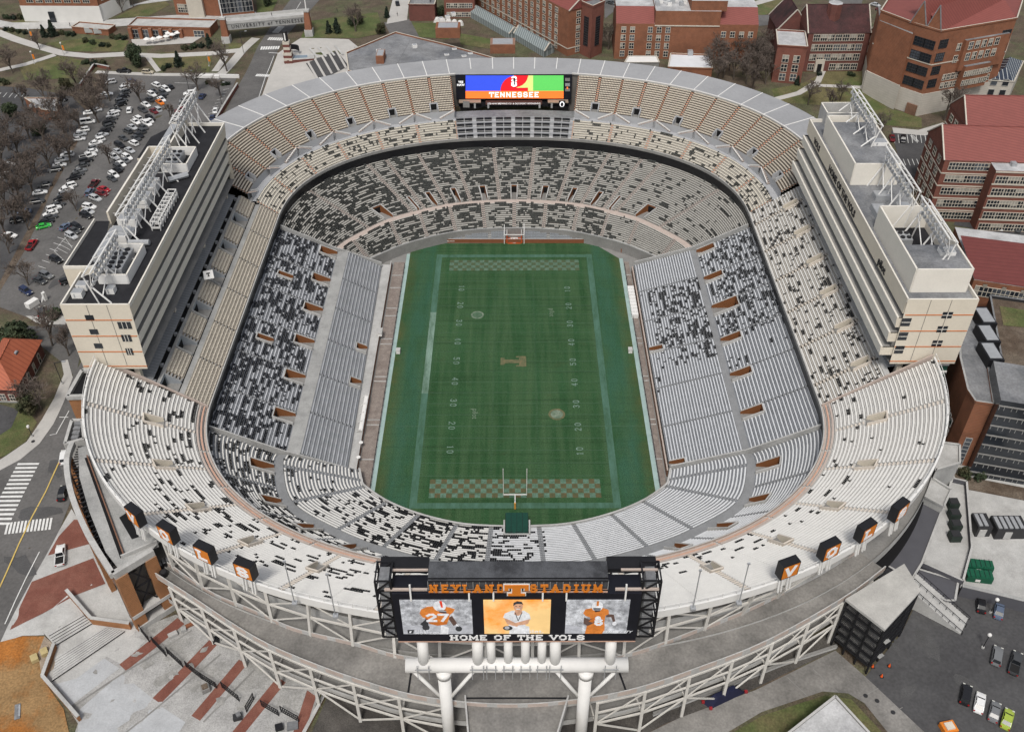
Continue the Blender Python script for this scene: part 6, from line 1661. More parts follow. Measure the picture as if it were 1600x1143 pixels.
stripes_px('zebra_crossing',(419,61),(443,62),7,3.,.8,m_paint)
stripes_px('zebra_crossing',(430,52),(440,42),6,3.,.8,m_paint)
def line_px(name,pts,w,M,dz=.15): 
    drape(name,ribbon(pts,w),M,dz,world=True,step=8)
line_px('centre_line',[(99,708),(72,768),(30,850),(-8,935)],.28,m_yell,.2)
line_px('road_line',[(108,642),(88,678),(78,680)],.2,m_paint); line_px('road_line',[(107,652),(93,652)],.2,m_paint)
line_px('road_line',[(62,862),(40,905),(8,975)],.2,m_paint); 
line_px('road_line',[(402,160),(415,120),(428,88)],.22,m_paint); line_px('road_line',[(470,4),(448,40)],.22,m_paint); line_px('road_line',[(438,84),(420,83)],.4,m_paint)
for i in range(9): line_px('stall_line',[(322+i*3.4,184-i*5.4),(331+i*3.4,181-i*5.2)],.16,m_paint)
line_px('stall_line',[(273,130),(308,131)],.2,m_paint)
for i in range(5): line_px('stall_line',[(101-i*4,371+i*5.5),(113-i*3,388+i*5)] if i in(0,4) else [(101-i*4,371+i*5.5),(118-i*4,380+i*5.5)],.1,m_paint)
line_px('stall_line',[(103,371),(85,393)],.1,m_paint)
for i in range(6): line_px('stall_line',[(60+i*6,416-i*9),(72+i*6,420-i*9)],.15,m_paint)
for i in range(5): line_px('stall_line',[(2+i*9,145+i*.5),(-4+i*9,152+i*.5)],.2,m_paint)
for i in range(9): line_px('stall_line',[(1396+i*7,211),(1398+i*7,224)],.18,m_paint)
for i in range(6): line_px('stall_line',[(1404+i*7,249),(1408+i*7,259)],.18,m_paint)
for i in range(4): line_px('stall_line',[(1422+i*1.6,212),(1431+i*1.6,222)],.15,m_paint)
line_px('lot_kerb',[(345,112),(352,112),(300,124)],.3,m_path)

# stains, drains and patches on the paved areas
m_stain=mat('oil and water stain',(.27,.265,.25),.9,.35,.8,fine=.3)
m_patch=mat('asphalt patch',(.078,.077,.077),.9,.2,.4,fine=.2)
rs=random.Random(5)
def splotch(px,py,r,M,dz,asp=1.):
    c=WG(px,py); n=11; a0=rs.uniform(0,6); q=[]
    for k in range(n):
        a=2*math.pi*k/n; rr=r*rs.uniform(.45,1.1); x,y=rr*math.cos(a)*asp,rr*math.sin(a); q.append((c.x+x*math.cos(a0)-y*math.sin(a0),c.y+x*math.sin(a0)+y*math.cos(a0)))
    drape('stain',q,M,dz,world=True,step=3)
for px,py,r in ((255,1062,1.6),(270,1052,1.0),(228,1040,1.2),(305,1075,1.3),(262,1030,.8),(345,1095,1.5),(300,1040,.7),(380,1105,1.2),(360,1085,.9),(215,1022,.9),(320,1015,.8),(150,1050,.6),(240,985,.7)): splotch(px,py,r*.7,m_stain,.215,1.8)
for px,py,r in ((1450,1010,2.2),(1510,1070,1.6),(1470,960,2.),(1420,1080,1.4),(1560,1000,1.6),(1400,1010,1.2)): splotch(px,py,r,m_patch,.16,2.)
for px,py,r in ((60,800,2.4),(30,880,2.2),(85,730,1.6),(180,330,2.),(130,400,2.4),(210,200,2.),(90,440,2.),(255,150,2.)): splotch(px,py,r,m_patch,.13,2.4)
for px,py in ((1352,1087),(1370,1095),(1395,1113),(93,872),(95,982),(52,690),(82,500)):
    c=WG(px,py); n=10; drape('manhole',[(c.x+.45*math.cos(2*math.pi*k/n),c.y+.45*math.sin(2*math.pi*k/n)) for k in range(n)],m_rail,.22,world=True)
for a,b in (((1270,1045),(1310,1082)),((1230,1058),(1262,1088)),((1345,1090),(1372,1075)),((1380,1120),(1410,1105))): drape('road_joint',ribbon([a,b],.12),m_conc_d,.17,world=True)
# ---------------------------------------------------------------- buildings
m_sill=mat('pale window stone',(.50,.46,.39),.8,.08,.6)
WMESH={}
m_blind=mat('window blind',(.30,.285,.25),.7,.15,1.)
m_glass2=mat('sky lit window glass',(.07,.08,.095),.1,.3,.5,spec=.6)  # paler glass copy, sky reflection put into the pane colour
def wmesh(w,h,nx,ny,M,var=0):
    k=(round(w,2),round(h,2),nx,ny,M.name,var)
    if k in WMESH: return WMESH[k]
    mb=MB(); mb.box((0,-.02,h/2),(w,.16,h),m_glass2 if var==2 else m_glass)
    if var==1: mb.box((0,-.11,h*.76),(w*.94,.02,h*.46),m_blind)
    if var==3: mb.box((-w*.22,-.11,h*.6),(w*.46,.02,h*.75),m_blind)
    for i in range(nx+1): mb.box((-w/2+w*i/nx,-.07,h/2),(.14,.2,h+.1),M)
    for i in range(ny+1): mb.box((0,-.08,h*i/ny),(w+.16,.22,.14),M)
    o=mb.build('window'); me=o.data; bpy.data.objects.remove(o); WMESH[k]=me; return me
def add_windows(T,a,b,zs,n,w,h,nx=2,ny=2,m0=.08,m1=.08,M=None,skip=()):
    "row(s) of windows on the wall from a to b, outward side on the right of a->b"
    M=M or m_sill
    a=Vector(a[:2]);b=Vector(b[:2]); d=b-a; L_=d.length; d.normalize(); ang=math.atan2(d.y,d.x)
    vr=[wmesh(w,h,nx,ny,M,v) for v in (range(4) if M is m_sill else (0,2))]
    for r,z in enumerate(zs):
        for i in range(n):
            if (r,i) in skip: continue
            t=m0+(1-m0-m1)*(i+.5)/n; p=a+d*L_*t
            o=bpy.data.objects.new('window',vr[random.choice((0,0,1,2,3)) if len(vr)==4 else random.choice((0,0,1))]); COL.objects.link(o); o.parent=T; o.matrix_parent_inverse=T.matrix_world.inverted(); o.location=(p.x,p.y,z); o.rotation_euler=(0,0,ang)
def ccw(P):
    a=sum(P[k][0]*P[(k+1)%len(P)][1]-P[(k+1)%len(P)][0]*P[k][1] for k in range(len(P)))
    return P if a>0 else P[::-1]
def building(name,label,P,zb,zt,M,roofM,par=.7,bands=(),plinth=None,cap=None,cat='building'):
    P=[Vector(p[:2]) for p in P]; P=ccw(P)
    cx=sum(p.x for p in P)/len(P);cy=sum(p.y for p in P)/len(P)
    T=thing(name,label,cat,(cx,cy,zb))
    mb=MB(); mb.prism([(p.x,p.y) for p in P],zb-2,zt,M,roofM); mb.build('wall',T)
    if par:
        mb=MB()
        for i in range(len(P)): wall(mb,P[i],P[(i+1)%len(P)],zt-.02,zt+par,zt+par,.45,M,cap or m_sill)
        mb.build('parapet',T)
    if bands:
        mb=MB()
        for z in bands:
            for i in range(len(P)):
                a,b=P[i],P[(i+1)%len(P)]; mb.bar((a.x,a.y,z),(b.x,b.y,z),.3,m_sill,.35)
        mb.build('band_course',T)
    if plinth:
        mb=MB(); c=Vector((cx,cy)); Q=[c+(p-c)*1.012 for p in P]; mb.prism([(p.x,p.y) for p in Q],zb-2,plinth[0],plinth[1]); mb.build('plinth',T)
    T['P']=0; del T['P']
    return T,P
def front(a,b,depth,h,zb=None,ang=None):
    "footprint from the visible front bottom edge (pixels), extruded backwards"
    A=WG(*a);B=WG(*b); d=Vector((B.x-A.x,B.y-A.y)); n=Vector((-d.y,d.x)).normalized()
    if n.y<0: n=-n
    A2=Vector((A.x,A.y));B2=Vector((B.x,B.y)); return [A2,B2,B2+n*depth,A2+n*depth],min(A.z,B.z)
def ridge_roof(T,P,z,h,M,over=.6,name='roof',hip=0.,fasc=None):
    "gable or hip roof over a quad; ridge runs along the longer side"
    P=[Vector(p) for p in P]
    if (P[1]-P[0]).length<(P[2]-P[1]).length: P=P[1:]+P[:1]
    c=sum(P,Vector((0,0)))/4; P=[c+(p-c)*(1+over/(p-c).length) for p in P]
    m0=(P[0]+P[3])/2; m1=(P[1]+P[2])/2
    if hip: m0,m1=m0.lerp(m1,hip),m1.lerp(m0,hip)
    e=lambda p,zz:(p.x,p.y,zz)
    mb=MB()
    mb.face([e(P[0],z),e(P[1],z),e(m1,z+h),e(m0,z+h)],M); mb.face([e(P[2],z),e(P[3],z),e(m0,z+h),e(m1,z+h)],M)
    mb.face([e(P[3],z),e(P[0],z),e(m0,z+h)],M if hip else (fasc or M)); mb.face([e(P[1],z),e(P[2],z),e(m1,z+h)],M if hip else (fasc or M))
    mb.face([e(p,z-.05) for p in P][::-1],m_conc_d)
    o=mb.build(name,T); mb=MB(); mb.bar(e(m0,z+h),e(m1,z+h),.35,M,.25)
    if not hip:
        for a,b in ((P[0],m0),(P[3],m0),(P[1],m1),(P[2],m1)): mb.bar(e(a,z),e(b,z+h),.4,m_sill,.35)
    mb.build('ridge_trim',o); return o
def roof_box(T,x,y,z,dx,dy,dz,M,rz=0,name='roof_unit'):
    mb=MB(); mb.box((x,y,z+dz/2),(dx,dy,dz),M,rz); mb.box((x,y,z+dz+.05),(dx*.8,dy*.8,.12),m_silver,rz); mb.build(name,T)
def pxtop(P,py,zlo=10,zhi=110):
    "height at which world xy P shows at photo row py"
    for _ in range(50):
        m_=(zlo+zhi)/2
        if PJ(P[0],P[1],m_)[1]>py: zlo=m_
        else: zhi=m_
    return zlo
# --- north: long brick science block with many windows
P,zb=front((740,6),(886,88),17,0); zt=pxtop(P[1],17)
T,_=building('brick_building','long orange brick block with rows of pale framed windows beyond the middle of the canopy',P,zb,zt,m_brick,m_redroof,0,bands=(zb+(zt-zb)*.18,))
H=zt-zb
add_windows(T,P[0],P[1],[zb+H*(.06+.155*i) for i in range(6)],14,1.9,2.1,2,2)
add_windows(T,P[1],P[2],[zb+H*(.06+.155*i) for i in range(6)],2,1.9,2.1,2,2)
ridge_roof(T,P,zt,6,m_redroof,.3)
P2,zb=front((695,30),(742,28),18,0); zt2=zb+17
T,_=building('brick_building','brick wing with rows of dark windows above the white covered garden store',P2,zb,zt2,m_brick2,m_roofgrey,.6)
add_windows(T,P2[0],P2[1],[zb+1+3.9*i for i in range(4)],7,1.7,2.,2,2)
a=WG(906,84);b=WG(922,92);c=WG(940,83); zt=pxtop(b,12); dq=(c-b)
P=[(a.x,a.y),(b.x,b.y),(c.x,c.y),(c.x-6,c.y+8),(a.x+1,a.y+9)]
T,Pq=building('stair_tower_block','tall brick stair tower with strips of dark glass beside the long orange brick block',P,b.z,zt,m_brick2,m_roofgrey,.8)
H=zt-b.z
for (p,q) in ((a,b),(b,c)): add_windows(T,(p.x,p.y),(q.x,q.y),[b.z+H*.22],1,2.6,H*.56,3,12,M=m_rail)
# low big grey-roofed building
zr=pxtop(WG(700,110),82)  # rough eave height
zr=33.
q=[W(*p,zr) for p in ((541,84),(618,52),(700,72),(770,92),(812,100),(800,125),(620,130),(545,112))]
T,P=building('low_brick_hall','wide low brick hall with blotchy grey flat roof right behind the canopy',q,24,zr,m_brick,m_roofgrey,.6)
a,b=W(541,84,zr),W(600,102,zr); add_windows(T,(a.x,a.y),(b.x,b.y),[zr-4.4],5,2.,2.6,2,2,.1,.05)
for (x0,y0,x1,y1,h) in ((681,47,719,60,4.),(766,72,805,84,3.5),(588,90,600,100,3.)):
    a,b=W(x0,y1,zr),W(x1,y1,zr); roof_box(T,(a.x+b.x)/2,a.y+3.5,zr,b.x-a.x,7,h,m_brick,0,'roof_house')
for px,py in ((592,82),(648,74),(690,48),(700,45),(709,40)): p=W(px,py,zr); roof_box(T,p.x,p.y,zr if px<660 else zr+4.2,1.8,1.8,1.1,m_white,.3)
for px,py in ((710,77),(735,84),(725,88),(698,86)): p=W(px,py,zr); roof_box(T,p.x,p.y,zr,1.8,1.4,.3,m_white,.2,'skylight')
mb=MB()
for a,b in (((608,60),(700,102)),((640,64),(620,100)),((690,78),(790,96))): a,b=W(*a,zr+.05),W(*b,zr+.05); mb.bar(a,b,.3,m_roofgrey,.12)
mb.build('roof_seam',T)
# glasshouses
m_gh=stripes('glasshouse panes',(.17,.20,.20),(.42,.45,.45),(.94,-.34,0),1.1,.16,.25)
for (pp,lab,h) in (([(735,28),(755,26),(812,58),(795,62)],'long grey glasshouse with ribbed panes beyond the low hall',5.),([(803,62),(818,54),(866,82),(850,90)],'short grey glasshouse with ribbed panes just behind the canopy',5.)):
    q=[WG(*p) for p in pp]; z=sum(p.z for p in q)/4
    T=thing('glasshouse',lab,'glasshouse',tuple(q[0])); P=ccw([Vector((p.x,p.y)) for p in q])
    mb=MB(); mb.prism([(p.x,p.y) for p in P],z-1,z+2.6,m_gh); mb.build('glass_wall',T); ridge_roof(T,P,z+2.62,2.4,m_gh,.2,'glass_roof',fasc=m_gh)
# white wrapped plants: row of covers
for i in range(5):
    p=WG(683+i*9,34+i*1.2); T=thing('garden_cover','white garden cover beside the brick wing, %s from the left of its row'%ORD[i],'cover',tuple(p),group='white garden covers')
    mb=MB(); pts=[]
    for k in range(7): a=R(180*k/6); pts.append((1.3*math.cos(a),1.6*math.sin(a)))
    A=[(p.x+x,p.y-1.5,p.z+z) for x,z in pts];B=[(p.x+x,p.y+1.5,p.z+z) for x,z in pts]
    mb.strip(A,B,m_white); mb.face(A,m_white); mb.face(B[::-1],m_white); mb.build('hood',T); mb=MB(); mb.box((p.x,p.y,p.z+.1),(3,3.4,.2),m_conc_l); mb.build('base',T)
# small brick store
P,zb=front((640,33),(680,33),9,0); T,_=building('brick_store','small dark red brick store with grey plant on its roof near the drive',P,zb,zb+7,m_brick3,m_roofgrey,.5)
roof_box(T,(P[0].x+P[1].x)/2,P[0].y+4,zb+7,7,4,3,m_silver)
# brick with red roof strips (north-east)
P,zb=front((959,92),(1176,97),20,0); ze=pxtop(P[0],37)
T,P=building('brick_building','wide brick block with a taller middle and pink red roof strips beyond the right canopy',P,zb,ze,m_brick,m_rooflight,0)
P=[Vector(p) for p in P]
# order: front-left first
fl=min(P,key=lambda v:PJ(v.x,v.y,ze)[0]+PJ(v.x,v.y,ze)[1]*-2); A=Vector(WG(959,92)[:2]);B=Vector(WG(1176,97)[:2]); d=(B-A).normalized(); n=Vector((-d.y,d.x))
H=ze-zb; L_=(B-A).length
add_windows(T,A,A+d*L_*.5,[zb+H*(.12+.215*i) for i in range(4)],6,1.8,2.3,2,2,.05,.2,skip=((0,2),(1,2),(2,2),(3,2)))
add_windows(T,A+d*L_*.7,B,[zb+H*.66],4,1.8,2.3,2,2,.1,.05)
for (t0,t1) in ((0,.27),(.73,1.)):
    mb=MB(); p,q=A+d*L_*t0,A+d*L_*t1
    mb.face([(p.x,p.y,ze),(q.x,q.y,ze),(q.x+n.x*7,q.y+n.y*7,ze+4.5),(p.x+n.x*7,p.y+n.y*7,ze+4.5)],m_redroof)
    mb.face([(q.x+n.x*7,q.y+n.y*7,ze+4.5),(p.x+n.x*7,p.y+n.y*7,ze+4.5),(p.x+n.x*17,p.y+n.y*17,ze+4.4),(q.x+n.x*17,q.y+n.y*17,ze+4.4)][::-1],m_rooflight)
    for r in (p,q): mb.face([(r.x,r.y,ze),(r.x+n.x*7,r.y+n.y*7,ze+4.5),(r.x+n.x*17,r.y+n.y*17,ze+4.4),(r.x+n.x*17,r.y+n.y*17,ze)],m_brick)
    mb.build('sloping_roof',T)
mb=MB(); p,q=A+d*L_*.272,A+d*L_*.728; mb.prism([tuple(v) for v in (p-n*.1,q-n*.1,q+n*18,p+n*18)],ze-1,ze+5.2,m_brick,m_rooflight); mb.build('upper_block',T)
mb=MB(); c_=A+d*L_*.64+n*6; mb.box((c_.x,c_.y,ze+7),(14,11,4),m_brick,math.atan2(d.y,d.x),m_rooflight); mb.build('lift_house',T)
for i in range(9): c_=A+d*L_*(.29+.028*i)+n*(6+3*(i%3)); roof_box(T,c_.x,c_.y,ze+5.2,1.6,1.8,1.4,m_white if i%2 else m_silver)
mb=MB(); mb.bar((p.x-n.x*.15,p.y-n.y*.15,ze-.6),(q.x-n.x*.15,q.y-n.y*.15,ze-.6),.3,m_sill,.4); mb.build('band_course',T)
q=[W(*p_,30) for p_ in ((1048,85),(1108,87),(1113,108),(1044,106))]
T,P=building('flat_annexe','low annexe with white flat roof between the canopy and the bare trees',q,24,30,m_brick,mat('white roof membrane',(.60,.61,.63),.8,.08,.3),.5)
p=W(1078,86,30); roof_box(T,p.x,p.y,30,2,2,1.8,m_silver)
q=[W(*p_,30) for p_ in ((982,88),(1026,88),(1030,98),(976,98))]
T,P=building('plant_room','grey plant room with a white lid just behind the canopy',q,24,30,m_conc_d,m_white,.2)
for i in range(4): p=W(985+i*13,97,29); roof_box(T,p.x,p.y-1.5,26.,2.5,1.5,3.,m_roofgrey)
# --- gothic building with dark roof
P,zb=front((1252,112),(1345,112),17,0); ze=pxtop(P[0],52)
m_slate=mat('dark maroon slate',(.062,.026,.026),.85,.3,.25,fine=.25,col2=(.03,.018,.018),thr=.55)
T,_=building('college_building','red brick college building with steep dark slate roof and rows of white windows',P,zb,ze,m_brick3,m_slate,0)
H=ze-zb
add_windows(T,P[0],P[1],[zb+H*(.05+.25*i) for i in range(4)],7,2.5,2.6,3,2,skip=((0,2),))
ridge_roof(T,P,ze,8,m_slate,.4,hip=.0,fasc=m_brick3)
mb=MB(); c_=P[0].lerp(P[1],.28); mb.box((c_.x,c_.y-.2,zb+2.6),(3.6,.5,5.2),m_sill); mb.box((c_.x,c_.y-.5,zb+1.7),(1.7,.3,3.4),m_dark); mb.build('doorway',T)
mb=MB(); c_=P[0].lerp(P[1],.42); mb.prism([(c_.x+2.8*math.cos(R(45*k)),c_.y+6+2.8*math.sin(R(45*k))) for k in range(8)],ze+2,ze+9.5,m_brick3,m_rooflight); mb.build('turret',T)
P1=P
P,zb=front((1345,110),(1372,126),14,0)
T,_=building('college_wing','angled red brick wing with dark slate roof joining the college building',P,zb,ze,m_brick3,m_slate,0)
add_windows(T,P[0],P[1],[zb+H*(.05+.25*i) for i in range(4)],3,2.2,2.5,2,2); ridge_roof(T,P,ze,7.5,m_slate,.4,fasc=m_brick3)
P,zb=front((1205,128),(1250,132),16,0); zt=pxtop(P[0],72)
T,_=building('brick_tower_wing','square red brick wing with pale flat roof at the left end of the college building',P,zb,zt,m_brick2,m_rooflight,.6)
H2=zt-zb; add_windows(T,P[0],P[1],[zb+H2*(.08+.25*i) for i in range(3)],2,2.3,2.8,2,2,.15,.1)
P,zb=front((1207,92),(1256,92),16,0); T,_=building('college_wing','red brick college wing with dark slate roof behind the square flat roofed wing',P,zb,pxtop(P[0],46),m_brick3,m_slate,0); ridge_roof(T,P,pxtop(P[0],46),8,m_slate,.4,fasc=m_brick3)
# --- large brick building on a stone base
b0,b1,b2,b3=[WG(*p) for p in ((1346,140),(1396,168),(1432,181),(1545,158))]
m_stone=stripes('pale stone courses',(.46,.43,.38),(.36,.33,.29),(0,0,1),.9,.08,.85)
zb=b2.z; zt=pxtop(b2,50)
bk1=b3+Vector((22,42,0)); bk0=b0+Vector((18,34,0))
P=[b0,b1,b2,b3,bk1,bk0]
T,P_=building('large_brick_building','large orange brick building with double gable and pale stone base, top right corner',[p[:2] for p in P],zb,zt,m_brick,m_redroof,.6,bands=(zb+(zt-zb)*.62,),plinth=(zb+(zt-zb)*.27,m_stone))
H=zt-zb
add_windows(T,b1.xy,b2.xy,[zb+H*(.32+.155*i) for i in range(4)],2,4.2,3.0,4,3,.12,.12,M=m_rail)
add_windows(T,b2.xy,b3.xy,[zb+H*(.34+.155*i) for i in range(4)],1,3.6,3.0,4,3,.02,.86,M=m_rail)
add_windows(T,b2.xy,b3.xy,[zb+H*.30,zb+H*.40],12,1.5,2.2,2,2,.2,.12); add_windows(T,b2.xy,b3.xy,[zb+H*.60,zb+H*.74,],5,1.8,2.6,2,2,.25,.2)
add_windows(T,b2.xy,b3.xy,[zb+H*.62,zb+H*.78],1,4,3.4,4,3,.86,.02,M=m_rail)
d23=(b3-b2); d23.z=0; d23.normalize(); n23=Vector((-d23.y,d23.x,0)); n23=n23 if n23.y>0 else -n23
# gables over the prow and the long roof behind them
g0=b1+Vector((0,0,zt-b1.z)); g1=b2+Vector((0,0,zt-b2.z)); dv=Vector((g1.x-g0.x,g1.y-g0.y,0)); nv=Vector((-dv.y,dv.x,0)).normalized(); nv=nv if nv.y>0 else -nv
mb=MB()
for t0,t1 in ((-.25,.42),(.42,1.)):
    a,b=g0+dv*t0,g0+dv*t1; m_=(a+b)/2+Vector((0,0,8.5)); bk=nv*26+Vector((9,0,0))
    mb.face([a,b,m_],m_brick); mb.face([a,m_,m_+bk,a+bk],m_redroof); mb.face([m_,b,b+bk,m_+bk],m_redroof)
    for p,q in ((a,m_),(m_,b)): mb.bar(p,q,.3,m_roofgrey,.3)
a,b=g1,g1+d23*((b3-b2).length); mb.face([a,b,b+n23*16+Vector((0,0,9)),a+n23*16+Vector((0,0,9))],m_redroof); mb.face([b,b+n23*16+Vector((0,0,9)),b+n23*32],m_brick)
mb.build('gabled_roof',T)
mb=MB(); a=b2+d23*14-n23*2.5;b=b3-d23*8-n23*2.5; mb.prism([(v.x,v.y) for v in (a,b,b+n23*4,a+n23*4)],zb+H*.28,zb+H*.56,m_brick,m_roofgrey); a=b2+d23*12-n23*1.2;b=b3-d23*2-n23*1.2; mb.prism([(v.x,v.y) for v in (a,b,b+n23*3,a+n23*3)],zb+H*.5,zb+H*.86,m_brick,m_roofgrey); mb.build('stepped_bay',T)
add_windows(T,(b2+d23*14-n23*2.52).xy,(b3-d23*8-n23*2.52).xy,[zb+H*.33,zb+H*.44],11,1.5,2.,2,2,.03,.03); add_windows(T,(b2+d23*12-n23*1.22).xy,(b3-d23*2-n23*1.22).xy,[zb+H*.62,zb+H*.75],5,1.9,2.7,2,2,.05,.2)
mb=MB(); a=b0+Vector((1,-.5,0)); mb.prism([(v.x,v.y) for v in (b0+Vector((0,-1,0)),b1+Vector((-.6,-1.2,0)),b1+Vector((2,12,0)),b0+Vector((4,14,0)))],zb-2,zt-3,m_brick,m_roofgrey)
mb.prism([(v.x,v.y) for v in (b0+Vector((-.3,-1.5,0)),b1+Vector((-.5,-1.8,0)),b1+Vector((2,12,0)),b0+Vector((4,14,0)))],zb-2,zb+H*.30,m_stone); mb.build('prow',T)
mb=MB(); c_=b2.lerp(b1,.25); mb.box((c_.x-.6,c_.y-.5,zb+2),(4,.6,4),m_bwall,math.atan2(dv.y,dv.x)); mb.build('doorway',T)
# stone pavilion with glass top
q=[WG(*p) for p in ((1530,160),(1572,163),(1588,128),(1545,128))]; zt_=pxtop(q[1],128)
T,P=building('stone_pavilion','pale stone pavilion with dark hipped glass roof beside the large brick building',[v[:2] for v in q],q[0].z,zt_,m_stone,m_glass,.3)
m_gl2=stripes('dark roof glazing',(.03,.04,.06),(.5,.52,.52),(1,0,0),1.5,.12,.2); ridge_roof(T,P,zt_,3.6,m_gl2,.2,'glass_roof',hip=.25)
a,b=q[0],q[1]; add_windows(T,a[:2],b[:2],[q[0].z+3,q[0].z+7],2,2.2,2.4,1,1,M=m_conc)
# --- right hand brick quadrangle: two wings with red roofs
def wing(label,a,b,ze_px,depth,rows,cols,zoff=0,ridge=7.,w=4.4):
    P,zb=front(a,b,depth,0); ze=pxtop(P[0],ze_px)
    T,_=building('brick_wing',label,P,zb,ze,m_brick2,m_redroof,0,bands=[zb+(ze-zb)*(i+.98)/rows for i in range(rows-1)])
    add_windows(T,P[0],P[1],[zb+(ze-zb)*(i+.28)/rows for i in range(rows)],cols,w,2.4,4,2,.04,.02)
    add_windows(T,P[3],P[0],[zb+(ze-zb)*(i+.28)/rows for i in range(rows)],3,2.6,2.4,2,2,.1,.1)
    ridge_roof(T,P,ze,ridge,m_redroof,.3,fasc=m_brick2); return T,P,ze
wing('brick wing with red tiled roof farther from the tower, under the stone pavilion',(1487,272),(1650,280),198,17,3,8)
T,P,ze=wing('brick wing with red tiled roof and five rows of paired windows nearer the east tower',(1446,345),(1650,352),250,19,5,10,w=3.8)
a=W(1522,300,ze); 
mb=MB(); A=P[0].lerp(P[1],.34);B=P[0].lerp(P[1],1.); dd=(B-A).normalized(); nn=Vector((-dd.y,dd.x)); mb.prism([tuple(v) for v in (A-nn*5,B-nn*5,B+nn*3,A+nn*3)],ze-22,ze-.4,m_brick2,m_rooflight); mb.build('projecting_bay',T)
for i in range(5): add_windows(T,A-nn*5.02,B-nn*5.02,[ze-21+4.1*i],7,3.8,2.4,4,2,.03,.03)
mb=MB()
for i in range(5): mb.bar((A.x-nn.x*5,A.y-nn.y*5,ze-.8-4.1*i),(B.x-nn.x*5,B.y-nn.y*5,ze-.8-4.1*i),.4,m_sill,.4)
mb.build('band_course',T)
for i in range(4): v=A+dd*(6+5*i)-nn*1.5; roof_box(T,v.x,v.y,ze-.4,1.6,1.6,1.1,m_silver)
q=[W(*p,ze-3) for p in ((1566,196),(1640,200),(1640,228),(1600,222),(1572,222))]
T,P=building('brick_link','brick link block with pale flat roof and round vents between the two red roofed wings',[v[:2] for v in q],16,ze-3,m_brick2,m_rooflight,.6)
for i in range(5): v=W(1580+i*4,207+i*3,ze-3); roof_box(T,v.x,v.y,ze-3,1.5,1.5,.7,m_silver)
# long hall with flat pale strip and red roof
zr=27.
q=[W(*p,zr) for p in ((1493,352),(1640,370),(1640,392),(1498,374))]; q2=[W(*p,zr) for p in ((1498,375),(1640,393),(1640,452),(1523,434))]
P=[q2[3],q2[2],q[1],q[0]]
T,_=building('brick_hall','long brick hall with red metal roof and pale flat strip behind the east tower',[v[:2] for v in P],13,zr-.6,m_brick,m_rooflight,0)
m_redm=stripes('red metal roof',(.15,.042,.038),(.115,.032,.029),(0.2,1,0),1.6,.15,.7)
mb=MB(); e=[Vector((v.x,v.y,zr-.4)) for v in q2]; e[0].z+=2;e[1].z+=2; mb.face(e[::-1] if False else [e[3],e[2],e[1],e[0]],m_redm); mb.build('red_roof',T)
a,b=q2[3],q2[2]
add_windows(T,a[:2],b[:2],[zr-5.5],8,2.2,3.2,2,2,.05,0); 
mb=MB(); dd=(Vector(b[:2])-Vector(a[:2])).normalized()
for i in range(8):
    v=Vector(a[:2])+dd*(3.2+i*4.9)
    for k in range(2): mb.box((v.x,v.y-.1,zr-2.0-k*.0),(1.1,.2,1.1),m_sill,math.atan2(dd.y,dd.x))
mb.build('tile_panel',T)
# dark glass building
zr=24.
q=[W(*p,zr) for p in ((1546,465),(1640,478),(1640,640),(1578,640))]
T,P=building('glass_building','dark glass office building with mossy green roof at the right edge',[v[:2] for v in q],10,zr,m_rail,m_mulch,.9,cap=m_roofgrey)
drp=[W(*p,zr+.1) for p in ((1562,478),(1640,490),(1640,515),(1568,508))]; mb=MB(); mb.face([tuple(v) for v in drp][::-1],m_grass); mb.build('moss_patch',T)
a=Vector(W(1578,640,zr)[:2]); b=Vector(W(1640,640,zr)[:2])
q5=[Vector(W(*p,zr-2)[:2]) for p in ((1553,625),(1650,640))]
lo=[Vector(WG(*p)[:2]) for p in ((1512,742),(1660,768))]
zb=G(lo[0].x,lo[0].y); zt_=pxtop(lo[0],625)
n=(lo[1]-lo[0]).normalized(); n=Vector((-n.y,n.x))
mb=MB(); mb.prism([tuple(v) for v in (lo[0],lo[1],lo[1]+n*14,lo[0]+n*14)],zb-1,zt_,m_glass,m_roofgrey)
mb.build('glazed_front',T)
mb=MB(); dd=(lo[1]-lo[0])
for i in range(8):
    z=zb+(zt_-zb)*(i+.5)/8; mb.bar((lo[0].x-n.x*.12,lo[0].y-n.y*.12,z),(lo[1].x-n.x*.12,lo[1].y-n.y*.12,z),.2,m_conc_d,.3)
for i in range(40):
    v=lo[0]+dd*(i+.5)/40; 
    for r in range(8): 
        z=zb+(zt_-zb)*(r+.1)/8
        if (i*7+r*3)%5<2: mb.bar((v.x-n.x*.1,v.y-n.y*.1,z),(v.x-n.x*.1,v.y-n.y*.1,z+.45*(zt_-zb)/8),.1,m_conc)
mb.build('glazing_bars',T)
P=[WG(*p) for p in ((1500,727),(1532,730),(1560,640),(1500,500),(1482,560))]
z1=pxtop(P[1],634)
a=W(1522,617,z1);b=W(1552,632,z1);c=W(1536,640,z1)
T,P=building('brick_office_wing','brick office wing with tall slit windows and black roof units at the right edge',[W(1512,610,z1)[:2],W(1500,560,z1)[:2],W(1498,500,z1)[:2],W(1530,490,z1)[:2],W(1552,632,z1)[:2],W(1524,628,z1)[:2]],12,z1,m_brick,m_roofgrey,.5,cap=m_conc)
for i in range(3): v=W(1534+i*5,505+i*28,z1); roof_box(T,v.x,v.y,z1,3.5,7,2.6,m_black)
add_windows(T,W(1524,628,z1)[:2],W(1552,632,z1)[:2],[13.5],1,1.4,8.5,1,7,M=m_conc)
add_windows(T,W(1500,560,z1)[:2],W(1512,610,z1)[:2],[14,17,20],5,1.2,2.,1,1,M=m_conc); add_windows(T,W(1498,500,z1)[:2],W(1500,560,z1)[:2],[14,17,20],5,1.2,2.,1,1,M=m_conc)
